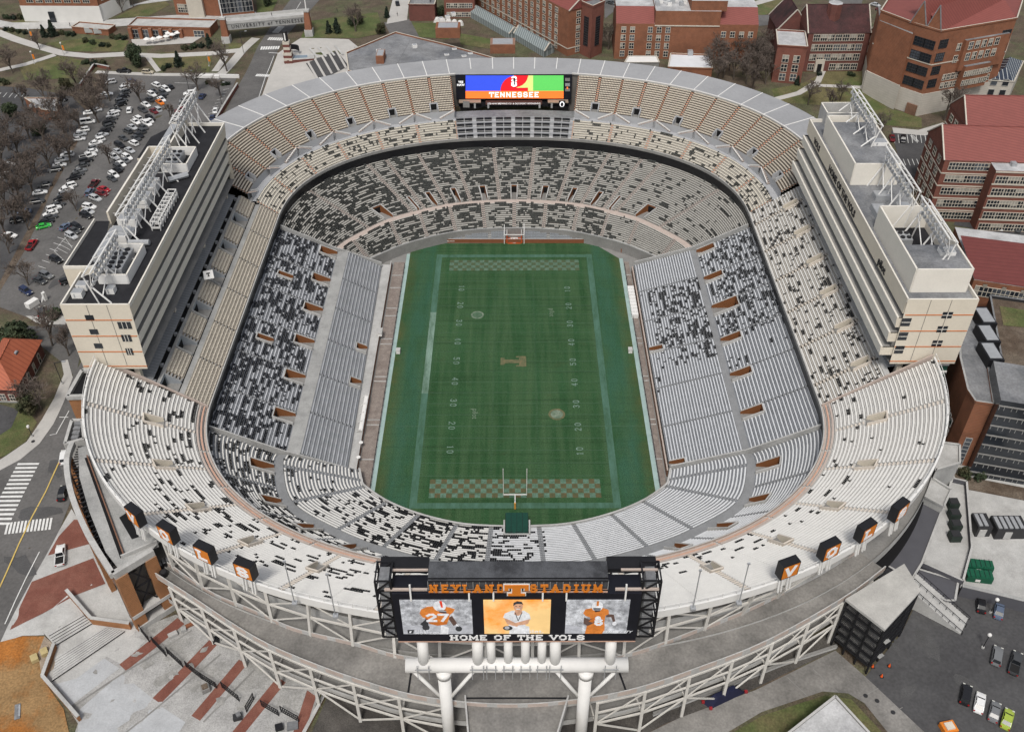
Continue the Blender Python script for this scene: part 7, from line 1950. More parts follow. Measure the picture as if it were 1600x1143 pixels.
# --- south-east service roofs
m_dgrey=mat('dark grey cladding',(.085,.085,.095),.8,.1,.3)
def slab_px(name,label,pts,z,zb,M,roof,par=.5,cat='building'):
    q=[W(*p,z) for p in pts]; return building(name,label,[v[:2] for v in q],zb,z,M,roof,par,cap=m_conc_l,cat=cat)
slab_px('stair_house','pale flat roofed stair house touching the right deck edge',[(1470,692),(1499,696),(1499,724),(1462,735)],22,12,m_conc,m_conc_l)
T,P=slab_px('service_wing','dark grey sloped service wing under the right end of the white deck',[(1415,770),(1473,793),(1440,880),(1424,906),(1376,878),(1385,850)],17,11.5,m_dgrey,m_dgrey,.3)
slab_px('service_roof','small pale flat roof beside the right deck edge above the grey service wing',[(1455,747),(1486,766),(1474,792),(1436,772)],19,12,m_conc,m_conc_l)
T,P=slab_px('plant_yard','walled plant yard with a row of dark tanks on its pale floor',[(1486,752),(1508,757),(1516,860),(1502,912),(1440,884)],15,11,m_dgrey,m_conc_l,1.3)
for i,(px,py) in enumerate(((1487,790),(1489,807),(1491,824),(1490,841))):
    v=W(px,py,15.2); T2=thing('plant_tank','dark green machine in the walled plant yard, %s from the far end of its row'%ORD[i],'machine',tuple(v),group='machines in the plant yard')
    mk_=mat('dark green machine',(.02,.03,.024),.6,.1,1); mb=MB(); mb.box((v.x,v.y,v.z+.8),(2.3,2.1,1.6),mk_); mb.build('casing',T2); mb=MB(); mb.box((v.x,v.y,v.z+1.7),(1.9,1.7,.25),m_rail); mb.build('lid',T2)
T,P=slab_px('retaining_block','long purple grey retaining block behind the two parked dark cars',[(1425,886),(1497,908),(1492,938),(1478,938),(1420,905)],15,11.5,m_dgrey,m_dgrey,.2)
low_wall('yard_wall','long dark grey wall between the pale yard and the lower car park','wall',[(1496,930),(1560,945),(1640,965)],3.4,m_dgrey,m_conc,.6)
for i,(x0,y0,x1,y1) in enumerate(((1522,812,1545,838),(1552,815,1600,842))):
    a=WG(x0,y1);b=WG(x1,y1); T2=thing('chiller','large dark chiller unit in the pale yard, '+('left' if i==0 else 'right')+' of the pair','chiller',tuple(a)); mb=MB(); mb.box(((a.x+b.x)/2,a.y+2,a.z+1.6),(b.x-a.x,4.2,3.2),m_rail); mb.build('casing',T2)
    mb=MB()
    for k in range(int((b.x-a.x)/1.2)): mb.box((a.x+.7+1.2*k,a.y+2,a.z+3.3),(.8,3.4,.25),m_silver)
    mb.build('fans',T2); mb=MB(); mb.box(((a.x*.6+b.x*.4),a.y-.15,a.z+1.4),(1.6,.12,2.2),m_conc_l); mb.build('door',T2)
# outside stair down to the car park
t=thing('stairs','straight pale outdoor stair with black handrails running down to the car park','stairs',tuple(WG(1470,945)))
A=W(1427,908,17.5);B=WG(1508,980); mb=MB(); dd=(Vector(B[:2])-Vector(A[:2])); L_=dd.length; dd.normalize(); n=Vector((-dd.y,dd.x)); N2=22; ang=math.atan2(dd.y,dd.x)
for i in range(N2):
    f=i/N2; v=Vector(A[:2])+dd*L_*f; z=17.5+(B.z+.2-17.5)*f; mb.box((v.x,v.y,(z+B.z)/2-.4),(L_/N2+.02,4.6,z-B.z+.9),m_conc_l,ang)
mb.build('flight',t); 
for s in (-1,0,1):
    mb=MB(); o_=n*2.25*s; mb.bar((A.x+o_.x,A.y+o_.y,18.5),(B.x+o_.x,B.y+o_.y,B.z+1.1),.1,m_black)
    for i in range(9): f=i/8; v=Vector(A[:2]).lerp(Vector(B[:2]),f)+o_; z=17.5+(B.z-17.5)*f; mb.bar((v.x,v.y,z),(v.x,v.y,z+1.05),.08,m_black)
    mb.build('handrail',t)
# flat pale roof at the bottom
z=17.
T,P=slab_px('flat_roofed_kiosk','low building with pale grey flat roof in the grass at the bottom right',[(1226,1150),(1305,1088),(1362,1150),(1300,1210)],z,10,m_conc_d,m_rooflight,.4)
# --- west: red roofed house, hut
q=[W(*p,24.5) for p in ((-30,600),(26,606),(62,532),(0,528),(-40,540))]
q=[W(*p,24.) for p in ((-28,604),(24,606),(62,534),(5,530))]
T,P=building('brick_house','brick house with orange red tiled hip roof at the left edge',[v[:2] for v in q],18,24,m_brick3,m_redroof,0,plinth=(19.6,m_conc))
m_oroof=stripes('orange red roof tiles',(.36,.105,.055),(.27,.075,.04),(.6,.6,.6),.8,.25); ridge_roof(T,P,24.,4.5,m_oroof,1.,hip=.3)
a,b=q[1],q[2]; add_windows(T,a[:2],b[:2],[19.8],4,1.1,2.8,1,2,.08,.08); add_windows(T,q[0][:2],q[1][:2],[19.8],3,1.4,2.,2,2)
v=W(22,549,27); roof_box(T,v.x,v.y,25.6,1.4,1.4,1.2,m_roofgrey,0,'vent')
q=[WG(*p) for p in ((72,188),(94,190),(94,168),(44,170))]
T,P=building('gate_hut','small brick hut with cluttered pale roof among bare trees in the left car park',[v[:2] for v in q],q[0].z,q[0].z+4.,m_brick,m_rooflight,.4)
for i in range(5): v=WG(50+i*8,168,4); roof_box(T,v.x,v.y,q[0].z+4,1.2,1.2,.9,m_silver)
# --- top left: white based hall, arcade under the promenade, bridge
P,zb=front((40,34),(161,35),14,0); T,_=building('hall','long hall with white stone base and brick upper wall at the top left corner',P,zb,zb+19,m_brick,m_roofgrey,.6,plinth=(zb+7.2,mat('white stone',(.62,.61,.58),.85,.06,.3)))
add_windows(T,P[0],P[1],[zb+8.6],7,3.,2.6,3,2); mb=MB(); c_=P[0].lerp(P[1],.37); n=16
mb.box((c_.x,c_.y-.3,zb+2.4),(2.6,.7,4.6),m_glass); mb.build('doorway',T)
P,zb=front((161,34),(204,12),12,0); T,_=building('hall_wing','angled wing of the white based hall with brick top and black downpipe',P,zb,zb+19,m_brick,m_roofgrey,.6,plinth=(zb+7.2,MATS['white stone'])); add_windows(T,P[0],P[1],[zb+8.6],3,3,2.6,3,2)
P,zb=front((276,24),(345,26),16,0); T,_=building('student_hall','brick hall with pale bay and tall dark windows beside the promenade',P,zb,zb+17,m_brick,m_roofgrey,.6)
add_windows(T,P[0],P[1],[zb+1.5,zb+8],4,3.4,3.6,3,3,.08,.35); mb=MB(); c_=P[0].lerp(P[1],.5); mb.box((c_.x,c_.y-1,zb+7),(7,3,14),m_sill); mb.build('bay',T)
P,zb=front((345,27),(398,22),16,0); T,_=building('glass_hall','brick and glass hall with arched dark windows at the end of the promenade',P,zb,zb+15,m_brick,m_roofgrey,.6); add_windows(T,P[0],P[1],[zb+1.5],4,4.4,9,3,4,.05,.05,M=m_conc)
# arcade building below the promenade
P,zb=front((205,60),(330,58),10,0); zt=pxtop(P[0],42)
T,_=building('arcade','low arcade with brick piers and dark glass doors below the pale promenade',P,zb,zt,m_brick,m_conc_l,.7,cap=m_conc_l)
A,B=P[0],P[1]; d=(B-A); L_=d.length; d.normalize()
mb=MB()
for i in range(6):
    v=A+d*(L_*(.02+.125*i)); mb.box((v.x,v.y-.6,(zb+zt)/2),(1.4,1.6,zt-zb-.4),m_brick,math.atan2(d.y,d.x))
mb.build('brick_piers',T)
add_windows(T,A,A+d*L_*.68,[zb+.3],5,3.8,3.6,3,2,.03,.03,M=m_conc); add_windows(T,A+d*L_*.72,B,[zb+.8],1,4.5,3.4,3,2,.2,.2)
P,zb=front((115,52),(171,56),6,0); T,_=building('brick_terrace_wall','plain brick block with white panels left of the arcade',P,zb,pxtop(P[0],43),m_brick,m_conc_l,.5)
mb=MB(); 
for t in (.5,.75): v=P[0].lerp(P[1],t); mb.box((v.x,v.y-.05,zb+2),(5,.3,2.2),m_conc)
mb.build('panels',T)
# footbridge over the street with lettering
zg=G(*W(415,60,23)[:2]); a=WG(345,48);b=WG(482,52)
zd=24+7.2
a=W(345,39,zd);b=W(485,26,zd)
T=thing('footbridge','pale footbridge with dark lettering crossing the street at the top left','bridge',(a.x,a.y,zg))
d=(b-a); d.z=0; L_=d.length; d.normalize(); n=Vector((-d.y,d.x,0))
q=[a,b,b+n*7,a+n*7]
mb=MB(); mb.prism([(v.x,v.y) for v in q],zd-2.6,zd,mat('bridge girder',(.30,.30,.29),.85,.1,.5),m_conc_l); mb.build('deck',T)
mb=MB(); wall(mb,a,b,zd,zd+1.1,zd+1.1,.4,m_conc_l,m_conc_l); wall(mb,a+n*7,b+n*7,zd,zd+1.1,zd+1.1,.4,m_conc_l,m_conc_l); mb.build('parapet',T)
t_=W(420,36,zd); v=a+d*((t_-a).dot(d)); font_text('bridge_lettering','UNIVERSITY of TENNESSEE',(v.x-n.x*.1,v.y-n.y*.1,zd-1.9),(d.x,d.y,0),(0,0,1),2.0,m_black,T,depth=.05,spacing=1.35)
for px,py,ph in ((355,66,30),(484,56,18)):
    p=WG(px,py); h=pxtop(p,ph-0)-p.z
    t=thing('gate_pier','tall tapering brick pier with pale base at the '+('left' if px<400 else 'right')+' end of the lettered footbridge','pier',tuple(p))
    mb=MB(); mb.box((p.x,p.y,p.z+h*.14),(3.4,3.4,h*.3),m_conc_l); mb.build('base',t); mb=MB()
    i=len(mb.v); s0_,s1_=1.45,1.0
    for z,s in ((p.z+h*.29,s0_),(p.z+h,s1_)):
        for x,y in ((-s,-s),(s,-s),(s,s),(-s,s)): mb.v.append((p.x+x,p.y+y,z))
    k=mb.m(m_brick)
    for f in ((0,1,5,4),(1,2,6,5),(2,3,7,6),(3,0,4,7),(4,5,6,7)): mb.f.append(f); mb.mi.append(k)
    mb.build('shaft',t); mb=MB(); mb.box((p.x,p.y,p.z+h+.4),(2.4,2.4,.8),m_conc_l); mb.bar((p.x,p.y,p.z+h+.8),(p.x,p.y,p.z+h+8),.5,m_white,n=8); mb.build('cap',t)
# striped lantern tower
p=WG(452,97); h=pxtop(p,64)-p.z
t=thing('lantern_tower','small striped brick tower with black lantern on the plaza near the street','tower',tuple(p))
mb=MB()
for i in range(8): mb.box((p.x,p.y,p.z+h*(i+.5)/8),(3.4 if i<4 else 2.6,3.4 if i<4 else 2.6,h/8-.004),m_brick3 if i%2==0 else m_sill)
mb.build('shaft',t); mb=MB(); mb.bar((p.x,p.y,p.z+h),(p.x,p.y,p.z+h+4),2.0,m_black,n=8); mb.build('lantern',t)
mb=MB(); mb.box((p.x,p.y,p.z+h+2),(.5,2.2,3),m_white); mb.build('lantern_panes',t)
c_=WG(470,93); t=thing('fountain','low brick walled fountain basin with dark curved rim beside the striped tower','fountain',tuple(c_)); mb=MB(); mb.prism([(c_.x+dx,c_.y+dy) for dx,dy in ((-5,-3.5),(6,-1.5),(5,3.5),(-5,3))],c_.z-1,c_.z+1.,m_brick3,m_conc_l); mb.build('basin',t); mb=MB(); mb.prism([(c_.x+dx,c_.y+dy) for dx,dy in ((-3,-1.5),(3,-.5),(2.5,2),(-3,1.6))],c_.z+1.,c_.z+1.05,mat('basin water',(.2,.25,.3),.2,.1,.5)); mb.build('water',t)
mb=MB(); n=14; c2=Vector((c_.x-4,c_.y+3))
for i in range(n): 
    a0,a1=R(20+200*i/n),R(20+200*(i+1)/n); mb.bar((c2.x+3*math.cos(a0),c2.y+3*math.sin(a0),c_.z+3),(c2.x+3*math.cos(a1),c2.y+3*math.sin(a1),c_.z+3),.5,m_black,2.)
mb.build('curved_rim',t)
# brick street wall beside the lot
low_wall('street_wall','long low red brick wall between the street and the left car park','wall',[(339,190),(357,160),(372,136)],1.6,m_brick2,m_conc_l,.5)
low_wall('planter_wall','L shaped low brick wall at the top corner of the left car park','wall',[(172,109),(148,104),(126,136)],1.3,m_brick2,m_conc_l,.5)
# ---------------------------------------------------------------- vegetation
m_bark=mat('grey bark',(.085,.070,.058),.95,.25,1.5)
m_twig=mat('bare twigs',(.115,.092,.078),.95,.25,.8)
m_leaf=mat('evergreen leaves',(.030,.045,.022),.8,.4,.9,fine=.35,col2=(.05,.062,.03),thr=.54)
m_leafd=mat('dark conifer leaves',(.016,.026,.016),.85,.4,.9,fine=.35)
m_leafr=mat('russet evergreen leaves',(.06,.055,.028),.85,.4,.9,fine=.35,col2=(.035,.045,.02),thr=.5)
rt=random.Random(3)
def bare_tree(seed,h=9.,spread=.75):
    r=random.Random(seed); tr=MB(); cr=MB()
    def tri(mb,a,b,wa,wb,M,n=3):
        d=(b-a).normalized(); u=d.cross(Vector((.3,.2,1))).normalized(); v=u.cross(d); i=len(mb.v); k=mb.m(M)
        for p,w in ((a,wa),(b,wb)):
            for j in range(n): mb.v.append(tuple(p+u*w*math.cos(2*math.pi*j/n)+v*w*math.sin(2*math.pi*j/n)))
        for j in range(n): q=(j+1)%n; mb.f.append((i+j,i+q,i+n+q,i+n+j)); mb.mi.append(k)
    def grow(p,d,L,w,lv):
        e=p+d*L
        if lv<=1: tri(tr,p,e,w,w*.72,m_bark,5)
        else: tri(cr,p,e,max(w,.034),max(w*.6,.022),m_twig)
        if lv>=5: return
        n=(5,4,4,3,3)[lv]
        for i in range(n):
            t=.45+.55*(i+1)/n if lv else .35+.65*(i+.6)/n
            ax=Vector((r.gauss(0,1),r.gauss(0,1),r.gauss(0,.5)+.25)).normalized()
            nd=(d*(1.-.38*spread)+ax*spread*(.75 if lv else .62)).normalized(); nd.z=max(nd.z,-.05); nd.normalize()
            grow(p+d*L*t,nd,L*r.uniform(.52,.74),w*.55,lv+1)
    grow(Vector((0,0,-.4)),Vector((r.gauss(0,.05),r.gauss(0,.05),1)).normalized(),h*.36,h*.020,0)
    t=tr.build('trunk'); c=cr.build('crown'); a,b=t.data,c.data
    bpy.data.objects.remove(t); bpy.data.objects.remove(c); return a,b
def leafy(seed,rx,rz,M,n=1500,cone=False,size=.33,trunk=True):
    r=random.Random(seed); cr=MB(); tr=MB(); k=cr.m(M)
    lumps=[(Vector((r.uniform(-.6,.6)*rx,r.uniform(-.6,.6)*rx,r.uniform(.25,.85)*2*rz)),r.uniform(.35,.6)*rx) for _ in range(12)]
    if cone: lumps=[(Vector((r.uniform(-.5,.5)*rx*(1-t),r.uniform(-.5,.5)*rx*(1-t),2*rz*t+.3)),rx*(.75*(1-t)+.12)) for t in [i/14 for i in range(14)]]
    for i in range(n):
        c,R_=lumps[r.randrange(len(lumps))]
        d=Vector((r.gauss(0,1),r.gauss(0,1),r.gauss(0,1))).normalized(); p=c+d*R_*r.uniform(.65,1.08)
        if p.z<.1: p.z=.1
        u=Vector((r.gauss(0,1),r.gauss(0,1),r.gauss(0,1))).normalized(); v=u.cross(d)
        if v.length<.1: continue
        v.normalize(); s=size*r.uniform(.6,1.3); i0=len(cr.v)
        for q in (p+u*s,p-u*s*.6+v*s*.7,p-u*s*.6-v*s*.7): cr.v.append(tuple(q))
        cr.f.append((i0,i0+1,i0+2)); cr.mi.append(k)
    tr.bar((0,0,-.5),(0,0,rz*.9),max(.18,rx*.09),m_bark,n=6)
    for i in range(4): a=R(90*i+20); tr.bar((0,0,rz*.4),(math.cos(a)*rx*.5,math.sin(a)*rx*.5,rz*1.1),.12,m_bark)
    t=tr.build('trunk'); c=cr.build('crown'); a,b=t.data,c.data
    bpy.data.objects.remove(t); bpy.data.objects.remove(c); return a,b
BT=[bare_tree(s,h,sp) for s,h,sp in ((1,9.,.72),(2,10,.8),(3,8.5,.66),(4,9.5,.85))]
EV=[leafy(11,3.,3.1,m_leaf,2600),leafy(12,2.6,2.6,m_leaf,2000),leafy(13,2.8,3.,m_leafr,2200)]
CO=[leafy(21,1.9,3.2,m_leafd,1500,True),leafy(22,1.6,2.6,m_leafd,1200,True)]
SH=[leafy(31,1.3,.75,m_leaf,700,size=.22),leafy(32,1.2,.65,m_leafd,600,size=.22),leafy(33,1.3,.7,m_leafr,650,size=.22)]
def plant(kind,px,py,s,label,cat='tree',group=None,var=0,world=None):
    p=WG(px,py); nm={'b':'bare_tree','e':'evergreen_tree','c':'conifer','s':'shrub'}[kind]
    me={'b':BT,'e':EV,'c':CO,'s':SH}[kind]; me=me[var%len(me)]
    t=thing(nm,label,cat,tuple(p),rt.uniform(0,6.28),group)
    if kind=='b': s*=1.42
    t.scale=(s*rt.uniform(.92,1.08),s*rt.uniform(.92,1.08),s)
    for n_,m_ in (('trunk',me[0]),('crown',me[1])):
        o=bpy.data.objects.new(n_,m_); COL.objects.link(o); o.parent=t
G1='bare winter trees in the strip beside the left car park'
for i,(x,y,s) in enumerate([(75,168,1.5),(155,192,1.25),(172,158,1.3),(140,178,1.3),(30,248,1.35),(14,236,1.3),(95,252,1.3),(80,266,1.2),(112,228,1.15),(122,138,1.15),(37,168,1.1),(52,302,1.3),(32,320,1.3),(12,336,1.2),(25,350,1.1),(60,276,1.1),(128,205,1.1),(5,262,1.2),(15,396,.9),(48,222,1.2),(100,208,1.1),(160,172,1.0),(5,300,1.2),(40,340,1.0),(90,195,1.2),(70,230,1.2),(38,280,1.2),(20,300,1.2),(60,200,1.0),(110,255,1.0),(45,360,1.0),(8,365,1.1),(98,175,1.1),(150,150,1.1)]):
    plant('b',x,y,s,'bare winter tree in the crowded brown strip left of the car park rows',group=G1,var=i)
for i,(x,y,s,l) in enumerate([(222,163,1.1,'bare tree standing between the middle rows of the left car park'),(172,256,.95,'bare tree in a red mulched island in the left car park'),(310,142,1.1,'bare tree at the top right of the left car park'),(346,152,.9,'bare tree by the brick street wall'),(355,112,1.2,'large bare tree on the brown lawn corner by the street'),(267,188,.8,'small bare tree just beyond the black tower roof'),(45,446,.95,'bare tree in the oval island of the left car park'),(120,330,.8,'small bare tree beside the tower parapet in the left car park'),(82,540,1.1,'bare tree between the red roofed house and the tower'),(108,556,1.,'bare tree at the foot of the left tower'),(65,640,1.1,'bare tree on the lawn corner below the red roofed house'),(192,20,1.,'bare tree beside the white based hall wing'),(208,11,.9,'bare tree at the top edge by the promenade'),(62,78,.9,'bare tree on the curved path at top left'),(20,114,1.1,'bare tree at the left edge above the side lot'),(556,50,1.2,'bare tree on the mulched bank right of the footbridge'),(1475,188,1.35,'large bare tree in front of the stone base of the big brick building'),(1296,172,1.,'bare tree right behind the far end of the east tower'),(1262,164,1.,'bare tree beyond the right end of the canopy'),(1312,158,.9,'bare tree above the grey stair box of the east tower'),(1375,216,.9,'russet bare tree beside the east car bays'),(1470,322,.9,'bare tree before the nearer brick wing'),(1450,312,.8,'bare tree close to the east tower wall'),(1590,340,.8,'bare tree at the right edge before the brick wing'),(950,78,1.,'bare tree beside the brick stair tower')]):
    plant('b',x,y,s,l,var=i+1)
G2='bare trees massed beyond the right side of the canopy'
for i,(x,y) in enumerate([(1112,114),(1125,102),(1140,110),(1150,97),(1160,117),(1170,102),(1180,122),(1190,107),(1196,132),(1185,92),(1130,122),(1146,124),(1166,132),(1202,116),(1176,140),(1120,128)]):
    plant('b',x,y,1.15,'bare brown tree in the dense clump between the canopy and the college building',group=G2,var=i)
for i,(x,y,s,l) in enumerate([(215,103,1.35,'broad evergreen tree at the top edge of the left car park'),(33,538,1.6,'large dark evergreen tree above the red roofed house'),(46,646,1.0,'russet evergreen tree beside the red roofed house'),(20,184,1.0,'round evergreen tree near the brick hut at left'),(62,210,1.,'evergreen tree below the brick hut at left'),(107,143,.9,'evergreen tree in the strip above the car park'),(420,10,.9,'evergreen tree at the top edge beside the street'),(691,24,.9,'evergreen tree beside the small brick store'),(595,54,.8,'evergreen tree on the bank beside the drive'),(1190,86,1.1,'dark evergreen tree beyond the bare clump'),(550,40,.75,'evergreen left of the pair before the brick wall by the footbridge'),(563,37,.75,'evergreen right of the pair before the brick wall by the footbridge')]):
    plant('e',x,y,s,l,var=2 if 'russet' in l else i)
for i,(x,y,s,l) in enumerate([(280,104,1.,'dark conifer on the lawn at the top of the left car park'),(70,58,1.,'dark conifer left of the arcade, nearer the hedge'),(84,57,1.1,'dark conifer left of the arcade, nearer the brick block'),(514,52,1.,'left dark conifer beside the right footbridge pier'),(527,52,1.,'right dark conifer beside the footbridge pier'),(605,28,.9,'dark conifer at the top of the drive'),(328,74,.9,'dark conifer at the right end of the arcade terrace'),(1245,133,.7,'small conifer beside the square brick wing')]):
    plant('c',x,y,s,l,var=i)
G3='low shrubs and hedges of the campus lawns'
for i,(x,y,s) in enumerate([(12,30,1.3),(22,30,1.2),(32,29,1.3),(40,30,1.1),(10,48,1.1),(20,50,1.2),(30,51,1.1),(40,53,1.1),(98,54,1.2),(107,55,1.2),(115,56,1.1),(175,60,1.2),(185,61,1.2),(195,62,1.2),(135,66,1.2),(145,69,1.3),(160,73,1.2),(170,73,1.1),(134,100,1.2),(150,103,1.6),(162,103,1.5),(256,110,1.),(263,106,1.2),(290,78,1.3),(302,76,1.3),(315,74,1.3),(325,131,1.0),(348,133,1.0),(356,133,.9),(10,132,1.3),(3,128,1.1)]):
    plant('s',x,y,s,'low clipped shrub on the campus lawns at the top left',cat='shrub',group=G3,var=i)
for i,(x,y,s,l) in enumerate([(87,494,1.7,'round dark shrub by the near end of the left tower'),(1479,214,1.1,'round shrub at the gable of the farther brick wing'),(1355,121,1.,'shrub at the foot of the angled college wing'),(1330,119,1.1,'shrub on the lawn before the college building'),(558,80,1.,'shrub beside the low brick hall corner'),(1506,742,1.4,'shrub at the left end of the planting bed by the glass building'),(1530,748,1.2,'shrub in the middle of the planting bed by the glass building'),(1280,118,.9,'shrub near the path before the college building')]):
    plant('s',x,y,s,l,cat='shrub',var=i)
# ---------------------------------------------------------------- vehicles
CARC={'white':(.72,.72,.71),'silver':(.42,.43,.44),'grey':(.16,.165,.17),'dark grey':(.055,.057,.06),'black':(.012,.012,.014),'dark blue':(.02,.03,.075),'blue grey':(.10,.13,.19),'red':(.32,.012,.018),'dark red':(.12,.012,.015),'orange':(.62,.16,.012),'bright green':(.03,.42,.05),'beige':(.42,.37,.28),'lime':(.33,.42,.06)}
m_tyre=mat('tyre',(.015,.015,.015),.9,.1,1.); m_cglass=mat('car glass',(.010,.012,.014),.22,.1,1.,spec=.35); m_lamp=mat('lamp lens',(.55,.55,.5),.2,.1,1.); m_rear=mat('red lamp lens',(.3,.01,.01),.2,.1,1.)
def cmat(c):
    M=mat('car paint '+c,CARC[c],.28,.03,1.,spec=.6); return M
PROF={ # half-section stations: x, half width, belt height ; cabin as 4 x-stations
'car':dict(L=4.7,W=1.84,hood=.92,deck=.98,top=1.45,cab=(-1.75,-1.05,.35,1.15),low=.32),
'suv':dict(L=4.75,W=1.92,hood=1.05,deck=1.1,top=1.74,cab=(-2.2,-1.85,.45,1.1),low=.38),
'pickup':dict(L=5.8,W=2.0,hood=1.12,deck=1.0,top=1.85,cab=(-.55,-.3,.9,1.5),low=.45),
'van':dict(L=5.3,W=2.0,hood=1.15,deck=1.3,top=2.2,cab=(-2.55,-2.4,1.2,1.9),low=.4)}
CM={}
def carmesh(kind,col):
    k=(kind,col)
    if k in CM: return CM[k]
    p=PROF[kind]; M=cmat(col); mb=MB(); L=p['L'];w=p['W']/2
    # body shell: rings along x (front +x)
    st=[(-L/2,.80,.62),(-L/2+.12,.93,p['deck']-.06),(-L/2+.8,1.,p['deck']),(p['cab'][0],1.,p['deck']+.01),(p['cab'][3],1.,p['hood']+.03),(L/2-.75,.98,p['hood']-.03),(L/2-.15,.90,p['hood']-.22),(L/2,.78,.62)]
    rings=[]
    for x,f,h in st:
        ww=w*f; lo=p['low']
        rings.append([(x,-ww*.96,lo),(x,-ww,lo+.28),(x,-ww*.97,h-.10),(x,-ww*.86,h),(x,ww*.86,h),(x,ww*.97,h-.10),(x,ww,lo+.28),(x,ww*.96,lo)])
    i0=len(mb.v); kk=mb.m(M)
    for r_ in rings: mb.v.extend(r_)
    for a in range(len(rings)-1):
        for j in range(8): q=(j+1)%8; mb.f.append((i0+a*8+j,i0+(a+1)*8+j,i0+(a+1)*8+q,i0+a*8+q)); mb.mi.append(kk)
    mb.f.append(tuple(i0+j for j in range(8))); mb.mi.append(kk); e=i0+(len(rings)-1)*8; mb.f.append(tuple(e+j for j in reversed(range(8)))); mb.mi.append(kk)
    # roof skin
    a,b,c,d=p['cab']; t=p['top']; 
    mb.box(((b+c)/2,0,t-.02),(c-b+.1,w*1.46,.06),M)
    for y in (-1,1):
        for x0,x1,z0 in ((a,b,p['deck']),(d,c,p['hood'])): mb.bar((x0,y*w*.84,z0),(x1,y*w*.72,t-.03),.10,M)
        if kind!='pickup': mb.bar(((a+d)/2,y*w*.875,p['deck']-.02),((b+c)/2,y*w*.735,t-.03),.09,M)
    if kind=='pickup':
        mb.box((-1.75,0,1.005),(2.1,w*1.6,.03),m_tyre)
        for y in (-1,1): mb.box((-1.72,y*w*.92,1.06),(2.3,.12,.16),M)
        mb.box((-2.82,0,1.06),(.1,w*1.8,.16),M)
    body=mb.build('body',None,False)
    gl=MB(); z0=p['deck']-.02; zh=p['hood']-.02
    q0=[(a,-w*.85,z0),(d,-w*.85,zh),(d,w*.85,zh),(a,w*.85,z0)]; q1=[(b,-w*.72,t-.05),(c,-w*.72,t-.05),(c,w*.72,t-.05),(b,w*.72,t-.05)]
    for j in range(4): n=(j+1)%4; gl.face([q0[j],q0[n],q1[n],q1[j]],m_cglass)
    glo=gl.build('windows')
    wh=MB(); n=12; rr=.34 if kind=='car' else .39
    i=0
    ring=lambda y,r_: [(r_*math.cos(2*math.pi*k/n),y,r_*math.sin(2*math.pi*k/n)) for k in range(n)]
    A,B=ring(-.11,rr),ring(.11,rr)
    for k in range(n): q=(k+1)%n; wh.face([A[k],B[k],B[q],A[q]],m_tyre)
    wh.face(A,m_tyre); wh.face(B[::-1],m_tyre); wh.face([(x,-.115,z) for x,y,z in ring(0,rr*.6)],m_silver); wh.face([(x,.115,z) for x,y,z in ring(0,rr*.6)][::-1],m_silver)
    who=wh.build('wheel')
    lm=MB(); 
    lm.box((0,0,0),(.22,.42,.16),m_lamp); lmo=lm.build('headlight'); tm=MB(); tm.box((0,0,0),(.12,.3,.3),m_rear); tmo=tm.build('tail_light')
    r_=tuple(o.data for o in (body,glo,who,lmo,tmo))
    for o in (body,glo,who,lmo,tmo): bpy.data.objects.remove(o)
    CM[k]=r_; return r_
def put_car(px,py,dpx,kind,col,label,group=None,detail=False,dz=.0,flip=False):
    p=WG(px,py,.6); q=WG(px+dpx[0],py+dpx[1],.6); ang=math.atan2(q.y-p.y,q.x-p.x)+(math.pi if flip else 0)
    gz_=G(p.x,p.y)+.10+dz
    t=thing('pickup_truck' if kind=='pickup' else 'parked_car',label,'pickup' if kind=='pickup' else 'car',(p.x,p.y,gz_),ang,group)
    me=carmesh(kind,col)
    child('body',me[0],t); child('windows',me[1],t)
    P_=PROF[kind]; rr=.34 if kind=='car' else .39
    for x in (-P_['L']*.29,P_['L']*.31):
        for y in (-1,1): child('wheel',me[2],t,(x,y*(P_['W']/2-.10),rr))
    if detail:
        for y in (-1,1): child('headlight',me[3],t,(P_['L']/2-.22,y*P_['W']*.34,P_['hood']-.24)); child('tail_light',me[4],t,(-P_['L']/2+.06,y*P_['W']*.38,P_['deck']-.2))
    return t
C_={'w':'white','s':'silver','g':'grey','d':'dark grey','k':'black','b':'dark blue','n':'blue grey','r':'red','m':'dark red','o':'orange','G':'bright green','t':'beige','l':'lime'}
T_={'c':'car','s':'suv','p':'pickup','v':'van'}
N_T={'car':'car','suv':'SUV','pickup':'pickup truck','van':'van'}
def row(data,ox,oy,dpx,where,group,start=0):
    for i,(x,y,c,k) in enumerate(data):
        kind=T_[k]; put_car(ox+x/4,oy+y/4,dpx,kind,C_[c],'%s %s, %s from far end, %s'%(C_[c],N_T[kind],ordw(i+start),where),group,flip=(i*7)%3==0)
A1=[(812,512,'b','c'),(795,530,'w','c'),(785,552,'w','s'),(780,580,'d','s'),(770,605,'k','c'),(760,632,'d','s'),(752,655,'k','s'),(718,690,'d','c'),(712,703,'w','c'),(705,724,'w','s'),(695,746,'d','c'),(682,772,'k','s'),(670,797,'d','s'),(658,820,'k','c'),(638,846,'s','c'),(618,880,'w','s'),(598,896,'w','c'),(585,925,'g','c'),(570,950,'w','c'),(552,977,'w','p'),(538,1006,'k','s'),(515,1036,'d','c'),(500,1068,'g','c'),(482,1092,'d','c'),(458,1117,'k','c')]
row(A1,0,0,(20,-6),'long row beside the tree strip','cars in the long row beside the tree strip')
A2=[(435,20,'w','s'),(415,42,'w','c'),(402,68,'g','c'),(382,100,'k','s'),(362,136,'d','c'),(338,160,'w','s'),(316,190,'w','c'),(312,216,'d','c'),(290,243,'k','c')]
row(A2,0,286,(20,-6),'long row beside the tree strip','cars in the long row beside the tree strip',25)
